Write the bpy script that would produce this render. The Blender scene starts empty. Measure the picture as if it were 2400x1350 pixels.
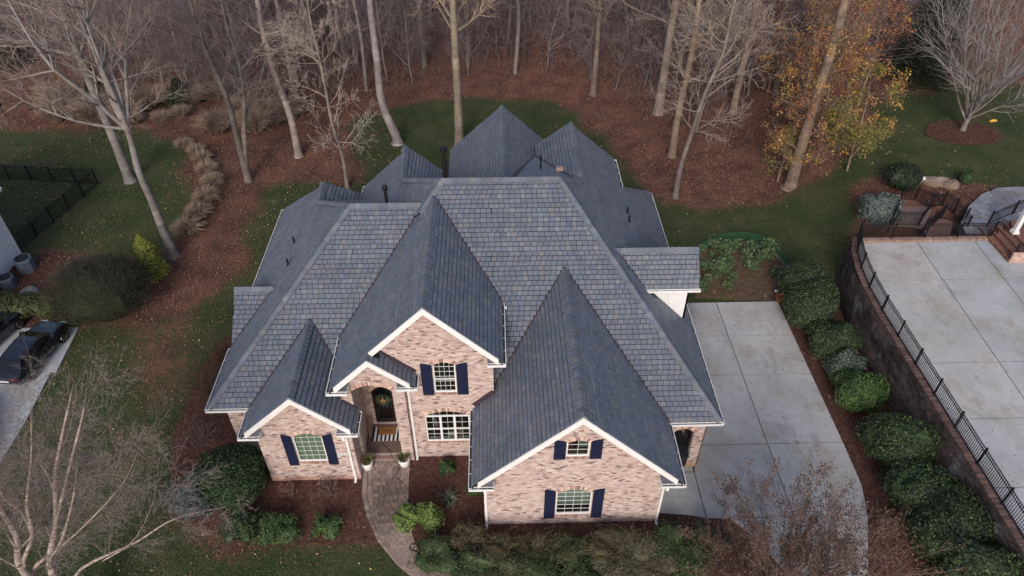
import bpy, math, random
import numpy as np

random.seed(11)
rng = np.random.default_rng(11)
scene = bpy.context.scene
COL = scene.collection

# ------------------------------------------------------------------ camera, sky, sun, exposure
CAM_H, FPX, PITCH, YAW = 30.0, 1670.0, math.radians(40.7), math.radians(1.5)
cam_data = bpy.data.cameras.new("camera")
cam_data.sensor_width = 36.0
cam_data.lens = FPX / 2400.0 * 36.0
cam_data.clip_start, cam_data.clip_end = 0.5, 3000.0
cam = bpy.data.objects.new("camera", cam_data)
COL.objects.link(cam)
cam.location = (0, 0, CAM_H)
cam.rotation_euler = (math.pi / 2 - PITCH, 0, -YAW)
scene.camera = cam

SUN_EL, SUN_AZ = math.radians(30), math.radians(190)      # from behind the camera, a little to its left
world = bpy.data.worlds.new("World")
scene.world = world
world.use_nodes = True
wn = world.node_tree
sky = wn.nodes.new("ShaderNodeTexSky")
sky.sky_type = 'NISHITA'
sky.sun_disc = False
sky.sun_elevation = SUN_EL
sky.sun_rotation = SUN_AZ
sky.air_density, sky.dust_density, sky.ozone_density = 1.0, 3.0, 1.0
bg = wn.nodes["Background"]
bg.inputs["Strength"].default_value = 0.12
wn.links.new(sky.outputs[0], bg.inputs["Color"])

sun_data = bpy.data.lights.new("sun", 'SUN')
sun_data.energy = 1.15
sun_data.angle = math.radians(17)
sun_data.color = (1.0, 0.95, 0.92)
sun = bpy.data.objects.new("sun", sun_data)
COL.objects.link(sun)
sun.location = (-10, -40, 40)
sdir = (math.sin(SUN_AZ) * math.cos(SUN_EL), math.cos(SUN_AZ) * math.cos(SUN_EL), math.sin(SUN_EL))
from mathutils import Vector
sun.rotation_euler = Vector(sdir).to_track_quat('Z', 'Y').to_euler()

scene.view_settings.view_transform = 'Standard'
scene.view_settings.look = 'None'
scene.view_settings.gamma = 1.0
scene.view_settings.use_curve_mapping = False
scene.view_settings.exposure = 0.52
scene.render.engine = 'CYCLES'
scene.cycles.max_bounces = 5
scene.cycles.diffuse_bounces = 3
scene.cycles.transparent_max_bounces = 6

# ------------------------------------------------------------------ measuring helpers
_fw = np.array([math.sin(YAW) * math.cos(PITCH), math.cos(YAW) * math.cos(PITCH), -math.sin(PITCH)])
_rt = np.array([math.cos(YAW), -math.sin(YAW), 0.0])
_up = np.cross(_rt, _fw)
EYE = np.array([0, 0, CAM_H])


def at(px, py, z=0.0):
    """world point at height z that the photograph shows at this place (surveying helper)"""
    r = _fw * FPX + _rt * (px - 1200) + _up * (675 - py)
    return EYE + r * ((z - CAM_H) / r[2])


def sstep(a, b, x):
    t = np.clip((np.asarray(x, float) - a) / (b - a), 0, 1)
    return t * t * (3 - 2 * t)


def ground_z(x, y):
    h = 2.85 * sstep(20.5, 27.5, x) * sstep(34.0, 40.0, y)
    h = h + 0.7 * sstep(60, 75, y) * np.sin(np.asarray(x) * 0.13 + 1)
    return h


def at_ground(px, py):
    z = 0.0
    for _ in range(25):
        p = at(px, py, z)
        z = 0.5 * z + 0.5 * float(ground_z(p[0], p[1]))
    return np.array([p[0], p[1], float(ground_z(p[0], p[1]))])


def S(r, g, b):
    f = lambda v: (v / 255 / 12.92) if v <= 10.3 else ((v / 255 + 0.055) / 1.055) ** 2.4
    return (f(r), f(g), f(b))


def vary(c, a=0.12, h=0.04):
    k = 1 + random.uniform(-a, a)
    return tuple(max(0.0, v * k * (1 + random.uniform(-h, h))) for v in c)


def vnoise(x, y, s, seed=0):
    """smooth value noise, vectorised, about 0..1"""
    x = np.asarray(x, float) / s + seed * 17.13
    y = np.asarray(y, float) / s + seed * 7.77
    xi, yi = np.floor(x), np.floor(y)
    fx, fy = x - xi, y - yi
    fx, fy = fx * fx * (3 - 2 * fx), fy * fy * (3 - 2 * fy)
    hsh = lambda i, j: np.modf(np.abs(np.sin(i * 127.1 + j * 311.7) * 43758.5453))[0]
    a, b, c, d = hsh(xi, yi), hsh(xi + 1, yi), hsh(xi, yi + 1), hsh(xi + 1, yi + 1)
    return (a * (1 - fx) + b * fx) * (1 - fy) + (c * (1 - fx) + d * fx) * fy


def fbm(x, y, s, seed=0):
    return 0.5 * vnoise(x, y, s, seed) + 0.3 * vnoise(x, y, s / 2.1, seed + 1) + 0.2 * vnoise(x, y, s / 4.3, seed + 2)


def inpoly(x, y, poly):
    x, y = np.asarray(x, float), np.asarray(y, float)
    r = np.zeros(x.shape, bool)
    n = len(poly)
    for i in range(n):
        x0, y0 = poly[i][0], poly[i][1]
        x1, y1 = poly[(i + 1) % n][0], poly[(i + 1) % n][1]
        if y0 == y1:
            continue
        c = ((y0 > y) != (y1 > y)) & (x < (x1 - x0) * (y - y0) / (y1 - y0) + x0)
        r ^= c
    return r


# ------------------------------------------------------------------ materials
def mat(name, col=None, rough=0.75, noise=None, bump=None, attr=False, metallic=0.0, spec=0.3, coat=0.0, backface=None):
    m = bpy.data.materials.new(name)
    m.use_nodes = True
    nt = m.node_tree
    b = nt.nodes["Principled BSDF"]
    b.inputs["Roughness"].default_value = rough
    b.inputs["Metallic"].default_value = metallic
    b.inputs["Specular IOR Level"].default_value = spec
    b.inputs["Coat Weight"].default_value = coat
    tc = nt.nodes.new("ShaderNodeTexCoord")
    geo = nt.nodes.new("ShaderNodeNewGeometry")
    if attr:
        a = nt.nodes.new("ShaderNodeAttribute")
        a.attribute_name = "tint"
        out = a.outputs["Color"]
    else:
        rgb = nt.nodes.new("ShaderNodeRGB")
        rgb.outputs[0].default_value = (*col, 1)
        out = rgb.outputs[0]
    if noise:
        sc, lo, hi = noise
        for s_, wgt in ((sc, 1.0), (sc * 6.3, 0.6)):
            n = nt.nodes.new("ShaderNodeTexNoise")
            n.inputs["Scale"].default_value = s_
            n.inputs["Detail"].default_value = 5
            n.inputs["Roughness"].default_value = 0.65
            nt.links.new(geo.outputs["Position"], n.inputs["Vector"])
            mr = nt.nodes.new("ShaderNodeMapRange")
            mr.inputs["From Min"].default_value = 0.3
            mr.inputs["From Max"].default_value = 0.7
            mr.inputs["To Min"].default_value = 1 - (1 - lo) * wgt
            mr.inputs["To Max"].default_value = 1 + (hi - 1) * wgt
            nt.links.new(n.outputs["Fac"], mr.inputs["Value"])
            mx = nt.nodes.new("ShaderNodeVectorMath")
            mx.operation = 'SCALE'
            nt.links.new(out, mx.inputs[0])
            nt.links.new(mr.outputs[0], mx.inputs["Scale"])
            out = mx.outputs[0]
    nt.links.new(out, b.inputs["Base Color"])
    if bump:
        sc, st = bump
        n = nt.nodes.new("ShaderNodeTexNoise")
        n.inputs["Scale"].default_value = sc
        n.inputs["Detail"].default_value = 4
        nt.links.new(geo.outputs["Position"], n.inputs["Vector"])
        bp = nt.nodes.new("ShaderNodeBump")
        bp.inputs["Strength"].default_value = st
        bp.inputs["Distance"].default_value = 0.03
        nt.links.new(n.outputs["Fac"], bp.inputs["Height"])
        nt.links.new(bp.outputs[0], b.inputs["Normal"])
    return m


M = {}
M['slate'] = mat('slate_shingle', attr=True, rough=0.5, noise=(1.1, 0.86, 1.14), bump=(60, 0.25), spec=0.5)
M['underlay'] = mat('roof_underlay', S(34, 34, 40), rough=0.9, noise=(5, 0.8, 1.2))
M['flashing'] = mat('painted_flashing', S(62, 52, 60), rough=0.5, noise=(4, 0.8, 1.2))
M['brick'] = mat('brick', attr=True, rough=0.88, noise=(14, 0.84, 1.15), bump=(90, 0.3))
M['mortar'] = mat('mortar', S(186, 175, 170), rough=0.95, noise=(6, 0.8, 1.12))
M['white'] = mat('white_paint', S(224, 223, 224), rough=0.55, noise=(3, 0.93, 1.03))
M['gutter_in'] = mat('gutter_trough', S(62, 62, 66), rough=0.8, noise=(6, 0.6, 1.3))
M['navy'] = mat('navy_paint', S(30, 35, 62), rough=0.5, noise=(5, 0.85, 1.1))
M['glass'] = mat('window_glass', S(12, 13, 15), rough=0.05, spec=0.6, noise=(1.2, 0.5, 1.5))
M['blind'] = mat('window_blind', attr=True, rough=0.5)
M['iron'] = mat('black_iron', S(22, 21, 24), rough=0.45, spec=0.4, noise=(8, 0.8, 1.2))
M['dark_wood'] = mat('dark_door', S(34, 26, 24), rough=0.4, noise=(6, 0.7, 1.3))
M['tint'] = mat('tinted', attr=True, rough=0.8, noise=(7, 0.85, 1.12))
M['tint_gloss'] = mat('tinted_gloss', attr=True, rough=0.35, spec=0.4, noise=(5, 0.92, 1.06))
M['leaf'] = mat('leaf', attr=True, rough=0.55, spec=0.25, noise=(2.0, 0.75, 1.25))
M['dry_leaf'] = mat('dry_leaf', attr=True, rough=0.8, spec=0.1)
M['bark'] = mat('bark', attr=True, rough=0.9, noise=(2.2, 0.68, 1.28), bump=(14, 0.7))
M['twig'] = mat('twig', attr=True, rough=0.9)
M['concrete'] = mat('concrete', attr=True, rough=0.85, noise=(0.42, 0.82, 1.10), bump=(40, 0.15))


def weather(m, stops):
    """stains: blotches of another colour with their own shapes over the base colour"""
    nt = m.node_tree
    b = nt.nodes["Principled BSDF"]
    src = b.inputs["Base Color"].links[0].from_socket
    geo = nt.nodes.new("ShaderNodeNewGeometry")
    for vec_scale, sc, lo, hi, col, amt in stops:
        mp = nt.nodes.new("ShaderNodeMapping")
        mp.inputs["Scale"].default_value = vec_scale
        mp.inputs["Location"].default_value = (sc * 3.1, sc * 1.7, 0)
        nt.links.new(geo.outputs["Position"], mp.inputs[0])
        n = nt.nodes.new("ShaderNodeTexNoise")
        n.inputs["Scale"].default_value = sc
        n.inputs["Detail"].default_value = 7
        n.inputs["Roughness"].default_value = 0.72
        nt.links.new(mp.outputs[0], n.inputs["Vector"])
        r = nt.nodes.new("ShaderNodeMapRange")
        r.inputs["From Min"].default_value, r.inputs["From Max"].default_value = lo, hi
        r.inputs["To Max"].default_value = amt
        nt.links.new(n.outputs["Fac"], r.inputs["Value"])
        mx = nt.nodes.new("ShaderNodeMixRGB")
        mx.inputs[2].default_value = (*col, 1)
        nt.links.new(r.outputs[0], mx.inputs[0])
        nt.links.new(src, mx.inputs[1])
        src = mx.outputs[0]
    nt.links.new(src, b.inputs["Base Color"])


weather(M['concrete'], [((1, 1, 1), 0.33, 0.50, 0.68, S(150, 138, 120), 0.75), ((1, .35, 1), 0.8, 0.55, 0.70, S(108, 104, 102), 0.6),
                        ((1, 1, 1), 2.6, 0.62, 0.72, S(88, 84, 80), 0.7), ((.5, 1, 1), 0.22, 0.5, 0.75, S(198, 198, 200), 0.5)])
weather(M['slate'], [((1, .25, .25), 1.3, 0.56, 0.74, S(74, 78, 84), 0.45), ((1, 1, 1), 0.4, 0.5, 0.72, S(120, 118, 118), 0.30)])
weather(M['brick'], [((1, 1, .6), 0.7, 0.56, 0.74, S(122, 104, 98), 0.28), ((1, 1, 1), 0.45, 0.55, 0.75, S(206, 192, 186), 0.35)])
weather(M['white'], [((1.5, 1.5, .5), 1.2, 0.55, 0.78, S(176, 172, 164), 0.35)])
M['mulch'] = mat('mulch', S(82, 58, 51), rough=1.0, noise=(5, 0.5, 1.6), bump=(22, 1.0), spec=0.1)
M['car_paint'] = mat('car_paint', S(26, 27, 38), rough=0.25, spec=0.5, coat=0.6, noise=(1.5, 0.9, 1.1))
M['tyre'] = mat('tyre', S(18, 18, 19), rough=0.85, noise=(9, 0.8, 1.2))
M['chrome'] = mat('chrome', S(190, 192, 196), rough=0.2, metallic=1.0, noise=(4, 0.9, 1.05))
M['plastic'] = mat('bin_plastic', S(38, 40, 46), rough=0.55, noise=(4, 0.8, 1.2))


# ------------------------------------------------------------------ mesh building
class MB:
    def __init__(s):
        s.V, s.F, s.C = [], [], []
        s.bulk = []

    def add(s, vs, fs, col=None):
        o = len(s.V)
        s.V.extend([tuple(map(float, v)) for v in vs])
        for f in fs:
            s.F.append(tuple(i + o for i in f))
            s.C.append(col)

    def box(s, x0, y0, z0, x1, y1, z1, col=None):
        v = [(x0, y0, z0), (x1, y0, z0), (x1, y1, z0), (x0, y1, z0), (x0, y0, z1), (x1, y0, z1), (x1, y1, z1), (x0, y1, z1)]
        s.add(v, [(3, 2, 1, 0), (4, 5, 6, 7), (0, 1, 5, 4), (1, 2, 6, 5), (2, 3, 7, 6), (3, 0, 4, 7)], col)

    def bar(s, a, b, w, h, col=None, up=(0, 0, 1)):
        """box beam from a to b, w across, h along up"""
        a, b, up = np.array(a, float), np.array(b, float), np.array(up, float)
        t = b - a
        t /= np.linalg.norm(t)
        sd = np.cross(t, up)
        if np.linalg.norm(sd) < 1e-6:
            sd = np.array([1.0, 0, 0])
        sd /= np.linalg.norm(sd)
        u = np.cross(sd, t)
        v = []
        for p in (a, b):
            for i, j in ((-1, -1), (1, -1), (1, 1), (-1, 1)):
                v.append(p + sd * w / 2 * i + u * h / 2 * j)
        s.add(v, [(0, 3, 2, 1), (4, 5, 6, 7), (0, 1, 5, 4), (1, 2, 6, 5), (2, 3, 7, 6), (3, 0, 4, 7)], col)

    def prism(s, poly, vec, col=None):
        """polygon (3-D points, counter-clockwise seen from outside, the side vec points away from) extruded by vec"""
        n = len(poly)
        vec = np.array(vec, float)
        p = [np.array(q, float) for q in poly]
        v = p + [q + vec for q in p]
        fs = [tuple(range(n)), tuple(range(2 * n - 1, n - 1, -1))]
        fs += [(i, i + n, (i + 1) % n + n, (i + 1) % n) for i in range(n)]
        s.add(v, fs, col)

    def tube(s, pts, rad, n=6, col=None, cap=True):
        pts = [np.array(p, float) for p in pts]
        m = len(pts)
        V = []
        ref = np.array([0.31, 0.77, 0.2])
        for i, p in enumerate(pts):
            t = pts[min(i + 1, m - 1)] - pts[max(i - 1, 0)]
            t /= np.linalg.norm(t) + 1e-9
            a = np.cross(t, ref)
            a /= np.linalg.norm(a) + 1e-9
            b = np.cross(t, a)
            r = rad[i] if hasattr(rad, '__len__') else rad
            for k in range(n):
                q = 2 * math.pi * k / n
                V.append(p + r * (a * math.cos(q) + b * math.sin(q)))
        F = []
        for i in range(m - 1):
            for k in range(n):
                F.append((i * n + k, i * n + (k + 1) % n, (i + 1) * n + (k + 1) % n, (i + 1) * n + k))
        if cap:
            F.append(tuple(range(n - 1, -1, -1)))
            F.append(tuple((m - 1) * n + k for k in range(n)))
        s.add(V, F, col)

    def lathe(s, c, prof, n=12, col=None):
        V, F = [], []
        for r, z in prof:
            for k in range(n):
                q = 2 * math.pi * k / n
                V.append((c[0] + r * math.cos(q), c[1] + r * math.sin(q), c[2] + z))
        for i in range(len(prof) - 1):
            for k in range(n):
                F.append((i * n + k, i * n + (k + 1) % n, (i + 1) * n + (k + 1) % n, (i + 1) * n + k))
        F.append(tuple(range(n - 1, -1, -1)))
        F.append(tuple((len(prof) - 1) * n + k for k in range(n)))
        s.add(V, F, col)

    def arrays(s, V, F, C=None):
        """numpy bulk: V (n,3), F (m,k), C (m,3) or None"""
        s.bulk.append((np.asarray(V, float), np.asarray(F, int), C))


def mesh_from(name, mb, m, off=(0, 0, 0), smooth=False):
    me = bpy.data.meshes.new(name)
    Vs, loops, starts, tots, cols = [], [], [], [], []
    nv = nl = 0
    if mb.V:
        Vs.append(np.array(mb.V, float))
        nv = len(mb.V)
        tot = np.array([len(f) for f in mb.F])
        lp = np.array([i for f in mb.F for i in f])
        starts.append(np.concatenate([[0], np.cumsum(tot)[:-1]]))
        tots.append(tot)
        loops.append(lp)
        nl = len(lp)
        cols.append(np.array([c if c is not None else (0.5, 0.5, 0.5) for c in mb.C], float))
    for V, F, C in mb.bulk:
        k = F.shape[1]
        Vs.append(V)
        loops.append((F + nv).ravel())
        starts.append(nl + np.arange(len(F)) * k)
        tots.append(np.full(len(F), k))
        cols.append(np.array(C, float) if C is not None else np.full((len(F), 3), 0.5))
        nv += len(V)
        nl += F.size
    V = np.concatenate(Vs) - np.array(off)
    loops, starts, tots = np.concatenate(loops), np.concatenate(starts), np.concatenate(tots)
    me.vertices.add(len(V))
    me.vertices.foreach_set("co", V.ravel().astype(np.float32))
    me.loops.add(len(loops))
    me.loops.foreach_set("vertex_index", loops.astype(np.int32))
    me.polygons.add(len(starts))
    me.polygons.foreach_set("loop_start", starts.astype(np.int32))
    me.polygons.foreach_set("loop_total", tots.astype(np.int32))
    me.polygons.foreach_set("use_smooth", np.full(len(starts), bool(smooth)))
    c = np.concatenate(cols)
    a = me.attributes.new("tint", 'FLOAT_COLOR', 'FACE')
    a.data.foreach_set("color", np.concatenate([c, np.ones((len(c), 1))], 1).ravel().astype(np.float32))
    me.update(calc_edges=True)
    if m is not None:
        me.materials.append(m)
    return me


def world_off(o):
    v = np.zeros(3)
    while o is not None:
        v += np.array(o.location)
        o = o.parent
    return v


def obj(name, mb, m, parent=None, smooth=False, label=None, kind=None, centre=False):
    """link one mesh object; geometry in mb is in world coordinates"""
    base = world_off(parent) if parent else np.zeros(3)
    loc = np.zeros(3)
    if centre and mb.V:
        loc = np.mean(np.array(mb.V), 0) - base
    me = mesh_from(name, mb, m, base + loc, smooth)
    o = bpy.data.objects.new(name, me)
    COL.objects.link(o)
    o.location = loc
    if parent:
        o.parent = parent
    if label:
        o['label'] = label
    if kind:
        o['kind'] = kind
    return o


def thing(name, label, cat, loc=(0, 0, 0), group=None):
    o = bpy.data.objects.new(name, None)
    COL.objects.link(o)
    o.empty_display_size = 0.3
    o.location = tuple(float(v) for v in loc)
    o['label'] = label
    o['category'] = cat
    if group:
        o['group'] = group
    return o


def tag(o, label, cat, group=None):
    o['label'] = label
    o['category'] = cat
    if group:
        o['group'] = group
    return o


def structure(o):
    o['kind'] = 'structure'
    return o


def dup(root, loc, rotz=0.0, scale=1.0, label=None, group=None):
    r = root.copy()
    COL.objects.link(r)
    r.location = tuple(float(v) for v in loc)
    r.rotation_euler = (0, 0, rotz)
    r.scale = (scale,) * 3 if not hasattr(scale, '__len__') else scale
    if label:
        r['label'] = label
    if group:
        r['group'] = group
    for ch in list(root.children):
        c = ch.copy()
        COL.objects.link(c)
        c.parent = r
        for g in ch.children:
            d = g.copy()
            COL.objects.link(d)
            d.parent = c
    return r


def clip_poly(sub, clip):
    """Sutherland-Hodgman: sub by convex counter-clockwise clip, 2-D tuples"""
    out = sub
    n = len(clip)
    for i in range(n):
        ax, ay = clip[i]
        bx, by = clip[(i + 1) % n]
        ex, ey = bx - ax, by - ay
        src, out = out, []
        if not src:
            return []
        d = [ex * (q[1] - ay) - ey * (q[0] - ax) for q in src]
        for j in range(len(src)):
            k = (j + 1) % len(src)
            if d[j] >= 0:
                out.append(src[j])
            if (d[j] >= 0) != (d[k] >= 0):
                t = d[j] / (d[j] - d[k])
                out.append((src[j][0] + t * (src[k][0] - src[j][0]), src[j][1] + t * (src[k][1] - src[j][1])))
    return out


def ccw(poly):
    a = sum(poly[i][0] * poly[(i + 1) % len(poly)][1] - poly[(i + 1) % len(poly)][0] * poly[i][1] for i in range(len(poly)))
    return list(poly) if a > 0 else list(poly)[::-1]


def area2(poly):
    return 0.5 * abs(sum(poly[i][0] * poly[(i + 1) % len(poly)][1] - poly[(i + 1) % len(poly)][0] * poly[i][1] for i in range(len(poly))))

# ================================================================== THE GROUND
GRASS = [
    [at(*p)[:2] for p in ((-900, 300), (0, 298), (150, 297), (330, 303), (400, 335), (445, 390), (452, 470), (420, 560), (395, 590), (300, 600),
                          (120, 570), (60, 620), (-900, 660))],
    [at(*p)[:2] for p in ((585, 530), (600, 470), (680, 425), (770, 425), (860, 440), (860, 640), (560, 640))],
    [at(*p)[:2] for p in ((815, 300), (860, 262), (1000, 240), (1150, 228), (1290, 232), (1345, 262), (1420, 330), (1480, 420), (1480, 520),
                          (900, 520), (860, 420), (840, 360))],
    [at(*p)[:2] for p in ((1445, 385), (1480, 440), (1560, 480), (1690, 490), (1850, 470), (1960, 455), (2010, 540), (1990, 640), (1850, 720),
                          (1560, 720))],
    [at_ground(*p)[:2] for p in ((2030, 250), (2120, 222), (2250, 205), (2500, 190), (3200, 190), (3200, 620), (2450, 450), (2250, 425), (2060, 420), (1960, 455),
                          (1900, 480), (1960, 380), (2050, 320))],
    [at(*p)[:2] for p in ((130, 790), (330, 760), (480, 690), (560, 650), (620, 620), (600, 800), (520, 960), (420, 1200), (520, 1270), (930, 1270),
                          (1300, 1700), (-900, 1700), (-600, 900))],
]
HARD = []          # plan outlines with nothing scattered on them


def axis_steps(lo, hi, step, far_lo, far_hi):
    core = np.arange(lo, hi + 1e-6, step)
    a, s = [lo], step
    while a[-1] > far_lo:
        s *= 1.5
        a.append(a[-1] - s)
    b, s = [hi], step
    while b[-1] < far_hi:
        s *= 1.5
        b.append(b[-1] + s)
    return np.array(a[:0:-1] + list(core) + b[1:])


gx = axis_steps(-46, 48, 0.4, -400, 400)
gy = axis_steps(8, 92, 0.4, -150, 500)
GX, GY = np.meshgrid(gx, gy)


def leaf_mask(x, y):
    """0 = turf, 1 = leaf litter"""
    wx = x + 2.6 * (fbm(x, y, 3.0, 3) - 0.5) + 1.2 * (vnoise(x, y, 0.9, 8) - 0.5)
    wy = y + 2.6 * (fbm(x, y, 3.0, 5) - 0.5) + 1.2 * (vnoise(x, y, 0.9, 9) - 0.5)
    g = np.zeros(np.shape(x), bool)
    for poly in GRASS:
        g |= inpoly(wx, wy, poly)
    return 1.0 - g.astype(float)


LM = leaf_mask(GX, GY)
K = LM.copy()
for ax in (0, 1) * 7:
    K = (np.roll(K, 1, ax) + np.roll(K, -1, ax) + 2 * K) / 4
LM = K
GZ = ground_z(GX, GY)
# two corner leaf drifts on the side lawn
band = np.exp(-((GX + 20.5 + 0.25 * (GY - 33)) / 2.2) ** 2) * sstep(22, 28, GY) * (1 - sstep(36, 42, GY))
LM = np.clip(LM + 0.75 * band * (fbm(GX, GY, 1.5, 4) + 0.35), 0, 1)
nx, ny = len(gx), len(gy)
V = np.stack([GX.ravel(), GY.ravel(), GZ.ravel() + 0.05 * (fbm(GX.ravel(), GY.ravel(), 1.3, 2) - 0.5) * (np.abs(GX.ravel()) < 60) - 0.02], 1)
i = np.arange(nx - 1)[None, :] + nx * np.arange(ny - 1)[:, None]
F = np.stack([i, i + 1, i + 1 + nx, i + nx], -1).reshape(-1, 4)
gmb = MB()
gmb.arrays(V, F)


def ground_material():
    m = bpy.data.materials.new("lawn_and_leaf_litter")
    m.use_nodes = True
    nt = m.node_tree
    N, L = nt.nodes.new, nt.links.new
    b = nt.nodes["Principled BSDF"]
    b.inputs["Roughness"].default_value = 0.95
    b.inputs["Specular IOR Level"].default_value = 0.1
    geo = N("ShaderNodeNewGeometry")

    def noise(sc, det=4, rough=0.6):
        n = N("ShaderNodeTexNoise")
        n.inputs["Scale"].default_value = sc
        n.inputs["Detail"].default_value = det
        n.inputs["Roughness"].default_value = rough
        L(geo.outputs["Position"], n.inputs["Vector"])
        return n

    def ramp(src, stops):
        r = N("ShaderNodeValToRGB")
        el = r.color_ramp.elements
        while len(el) < len(stops):
            el.new(0.5)
        for e, (p, c) in zip(el, stops):
            e.position = p
            e.color = (*c, 1)
        L(src, r.inputs[0])
        return r
    g1 = ramp(noise(0.35, 6, 0.7).outputs["Fac"], [(0.28, S(80, 97, 64)), (0.46, S(96, 109, 75)), (0.62, S(118, 118, 89)), (0.80, S(138, 118, 96))])
    g2 = ramp(noise(16, 3).outputs["Fac"], [(0.3, S(110, 112, 100)), (0.7, S(215, 215, 205))])
    gm = N("ShaderNodeMixRGB")
    gm.blend_type = 'MULTIPLY'
    gm.inputs[0].default_value = 1.0
    L(g1.outputs[0], gm.inputs[1])
    L(g2.outputs[0], gm.inputs[2])
    l1 = ramp(noise(9, 5, 0.75).outputs["Fac"], [(0.30, S(80, 62, 58)), (0.47, S(122, 92, 83)), (0.60, S(148, 114, 100)), (0.78, S(180, 147, 128))])
    l2 = ramp(noise(0.5, 4).outputs["Fac"], [(0.3, S(165, 160, 165)), (0.7, S(255, 238, 225))])
    lm = N("ShaderNodeMixRGB")
    lm.blend_type = 'MULTIPLY'
    lm.inputs[0].default_value = 1.0
    L(l1.outputs[0], lm.inputs[1])
    L(l2.outputs[0], lm.inputs[2])
    a = N("ShaderNodeAttribute")
    a.attribute_name = "litter"
    nz = noise(3.5, 5, 0.7)
    mm = N("ShaderNodeMath")
    mm.operation = 'ADD'
    L(a.outputs["Fac"], mm.inputs[0])
    ms = N("ShaderNodeMath")
    ms.operation = 'MULTIPLY_ADD'
    ms.inputs[1].default_value = 1.6
    ms.inputs[2].default_value = -0.80
    L(nz.outputs["Fac"], ms.inputs[0])
    L(ms.outputs[0], mm.inputs[1])
    mr = N("ShaderNodeMapRange")
    mr.inputs["From Min"].default_value = 0.25
    mr.inputs["From Max"].default_value = 0.80
    L(mm.outputs[0], mr.inputs["Value"])
    mix = N("ShaderNodeMixRGB")
    L(mr.outputs[0], mix.inputs[0])
    L(gm.outputs[0], mix.inputs[1])
    L(lm.outputs[0], mix.inputs[2])
    L(mix.outputs[0], b.inputs["Base Color"])
    bp = N("ShaderNodeBump")
    bp.inputs["Strength"].default_value = 0.8
    bp.inputs["Distance"].default_value = 0.08
    L(noise(11, 5, 0.7).outputs["Fac"], bp.inputs["Height"])
    L(bp.outputs[0], b.inputs["Normal"])
    return m


ground = structure(obj('ground', gmb, ground_material(), smooth=True))
la = ground.data.attributes.new("litter", 'FLOAT', 'POINT')
la.data.foreach_set("value", LM.ravel().astype(np.float32))


def rough_edge(poly, step=0.25, amp=0.12):
    out = []
    n = len(poly)
    for i in range(n):
        a, b = np.array(poly[i][:2], float), np.array(poly[(i + 1) % n][:2], float)
        k = max(1, int(np.linalg.norm(b - a) / step))
        for j in range(k):
            out.append(a + (b - a) * j / k + rng.normal(0, amp, 2) * 0.5)
    return [tuple(p) for p in out]


from mathutils.geometry import tessellate_polygon


def patch(name, poly, z, m, label=None, mound=0.0):
    pts = [Vector((p[0], p[1], 0)) for p in poly]
    tris = tessellate_polygon([pts])
    mb = MB()
    mb.add([(p[0], p[1], z) for p in poly], [tuple(t) if (Vector(pts[t[1]] - pts[t[0]]).cross(Vector(pts[t[2]] - pts[t[0]])).z > 0) else (t[2], t[1], t[0]) for t in tris])
    o = structure(obj(name, mb, m))
    return o


BED_LEFT = [at(*p)[:2] for p in ((560, 770), (515, 800), (455, 900), (412, 1000), (400, 1110), (430, 1190), (470, 1240), (560, 1272), (700, 1281), (885, 1268),
                                 (857, 1200), (848, 1100), (860, 1040), (700, 900), (620, 800))]
BED_MID = [at(*p)[:2] for p in ((955, 1066), (1110, 1060), (1300, 1150), (1600, 1150), (1640, 1216), (1700, 1240), (1760, 1330), (1850, 1500), (1000, 1500),
                                (1080, 1345), (1030, 1328), (976, 1288), (955, 1230), (957, 1170))]
BED_WALL = [(17.6, 34.2), (17.62, 26.9), (17.6, 21), (17.55, 19.5), (17.2, 18), (16.4, 16), (15.6, 14.2), (15.2, 12), (22, 12), (21.4, 20), (21.3, 29),
            (21.9, 33), (22.6, 37.0), (20.6, 37.0), (19.6, 35.8)]
BED_SIDE = [at(*p)[:2] for p in ((120, 590), (60, 600), (-40, 640), (-60, 760), (160, 775), (330, 720), (320, 640), (240, 600))]
for nm, bp_, zz in (('mulch_bed', BED_LEFT, 0.030), ('mulch_bed', BED_MID, 0.030), ('mulch_bed', BED_WALL, 0.034), ('mulch_bed', BED_SIDE, 0.03)):
    patch(nm, rough_edge(ccw([tuple(p) for p in bp_])), zz, M['mulch'])
c0 = at_ground(2255, 312)
ring = [(c0[0] + 2.9 * math.cos(q) + random.uniform(-.15, .15), c0[1] + 2.0 * math.sin(q)) for q in np.linspace(0, 2 * math.pi, 40)[:-1]]
patch('mulch_bed', ring, c0[2] + 0.05, M['mulch'])

# ------------------------------------------------------------------ driveway: one part per concrete slab
drive = structure(thing('driveway', 'x', 'x', (12, 24, 0)))
del drive['label'], drive['category']


def slab(parent, poly, z0, z1, col=None, gap=0.024, name='slab'):
    c = np.mean(np.array(poly, float), 0)
    p2 = [(p[0] + gap * np.sign(c[0] - p[0]), p[1] + gap * np.sign(c[1] - p[1])) for p in ccw([tuple(q) for q in poly])]
    mb = MB()
    col = col or vary(S(176, 174, 174), 0.06, 0.012)
    mb.prism([(p[0], p[1], z1) for p in p2], (0, 0, z0 - z1), col)
    return obj(name, mb, M['concrete'], parent)


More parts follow.
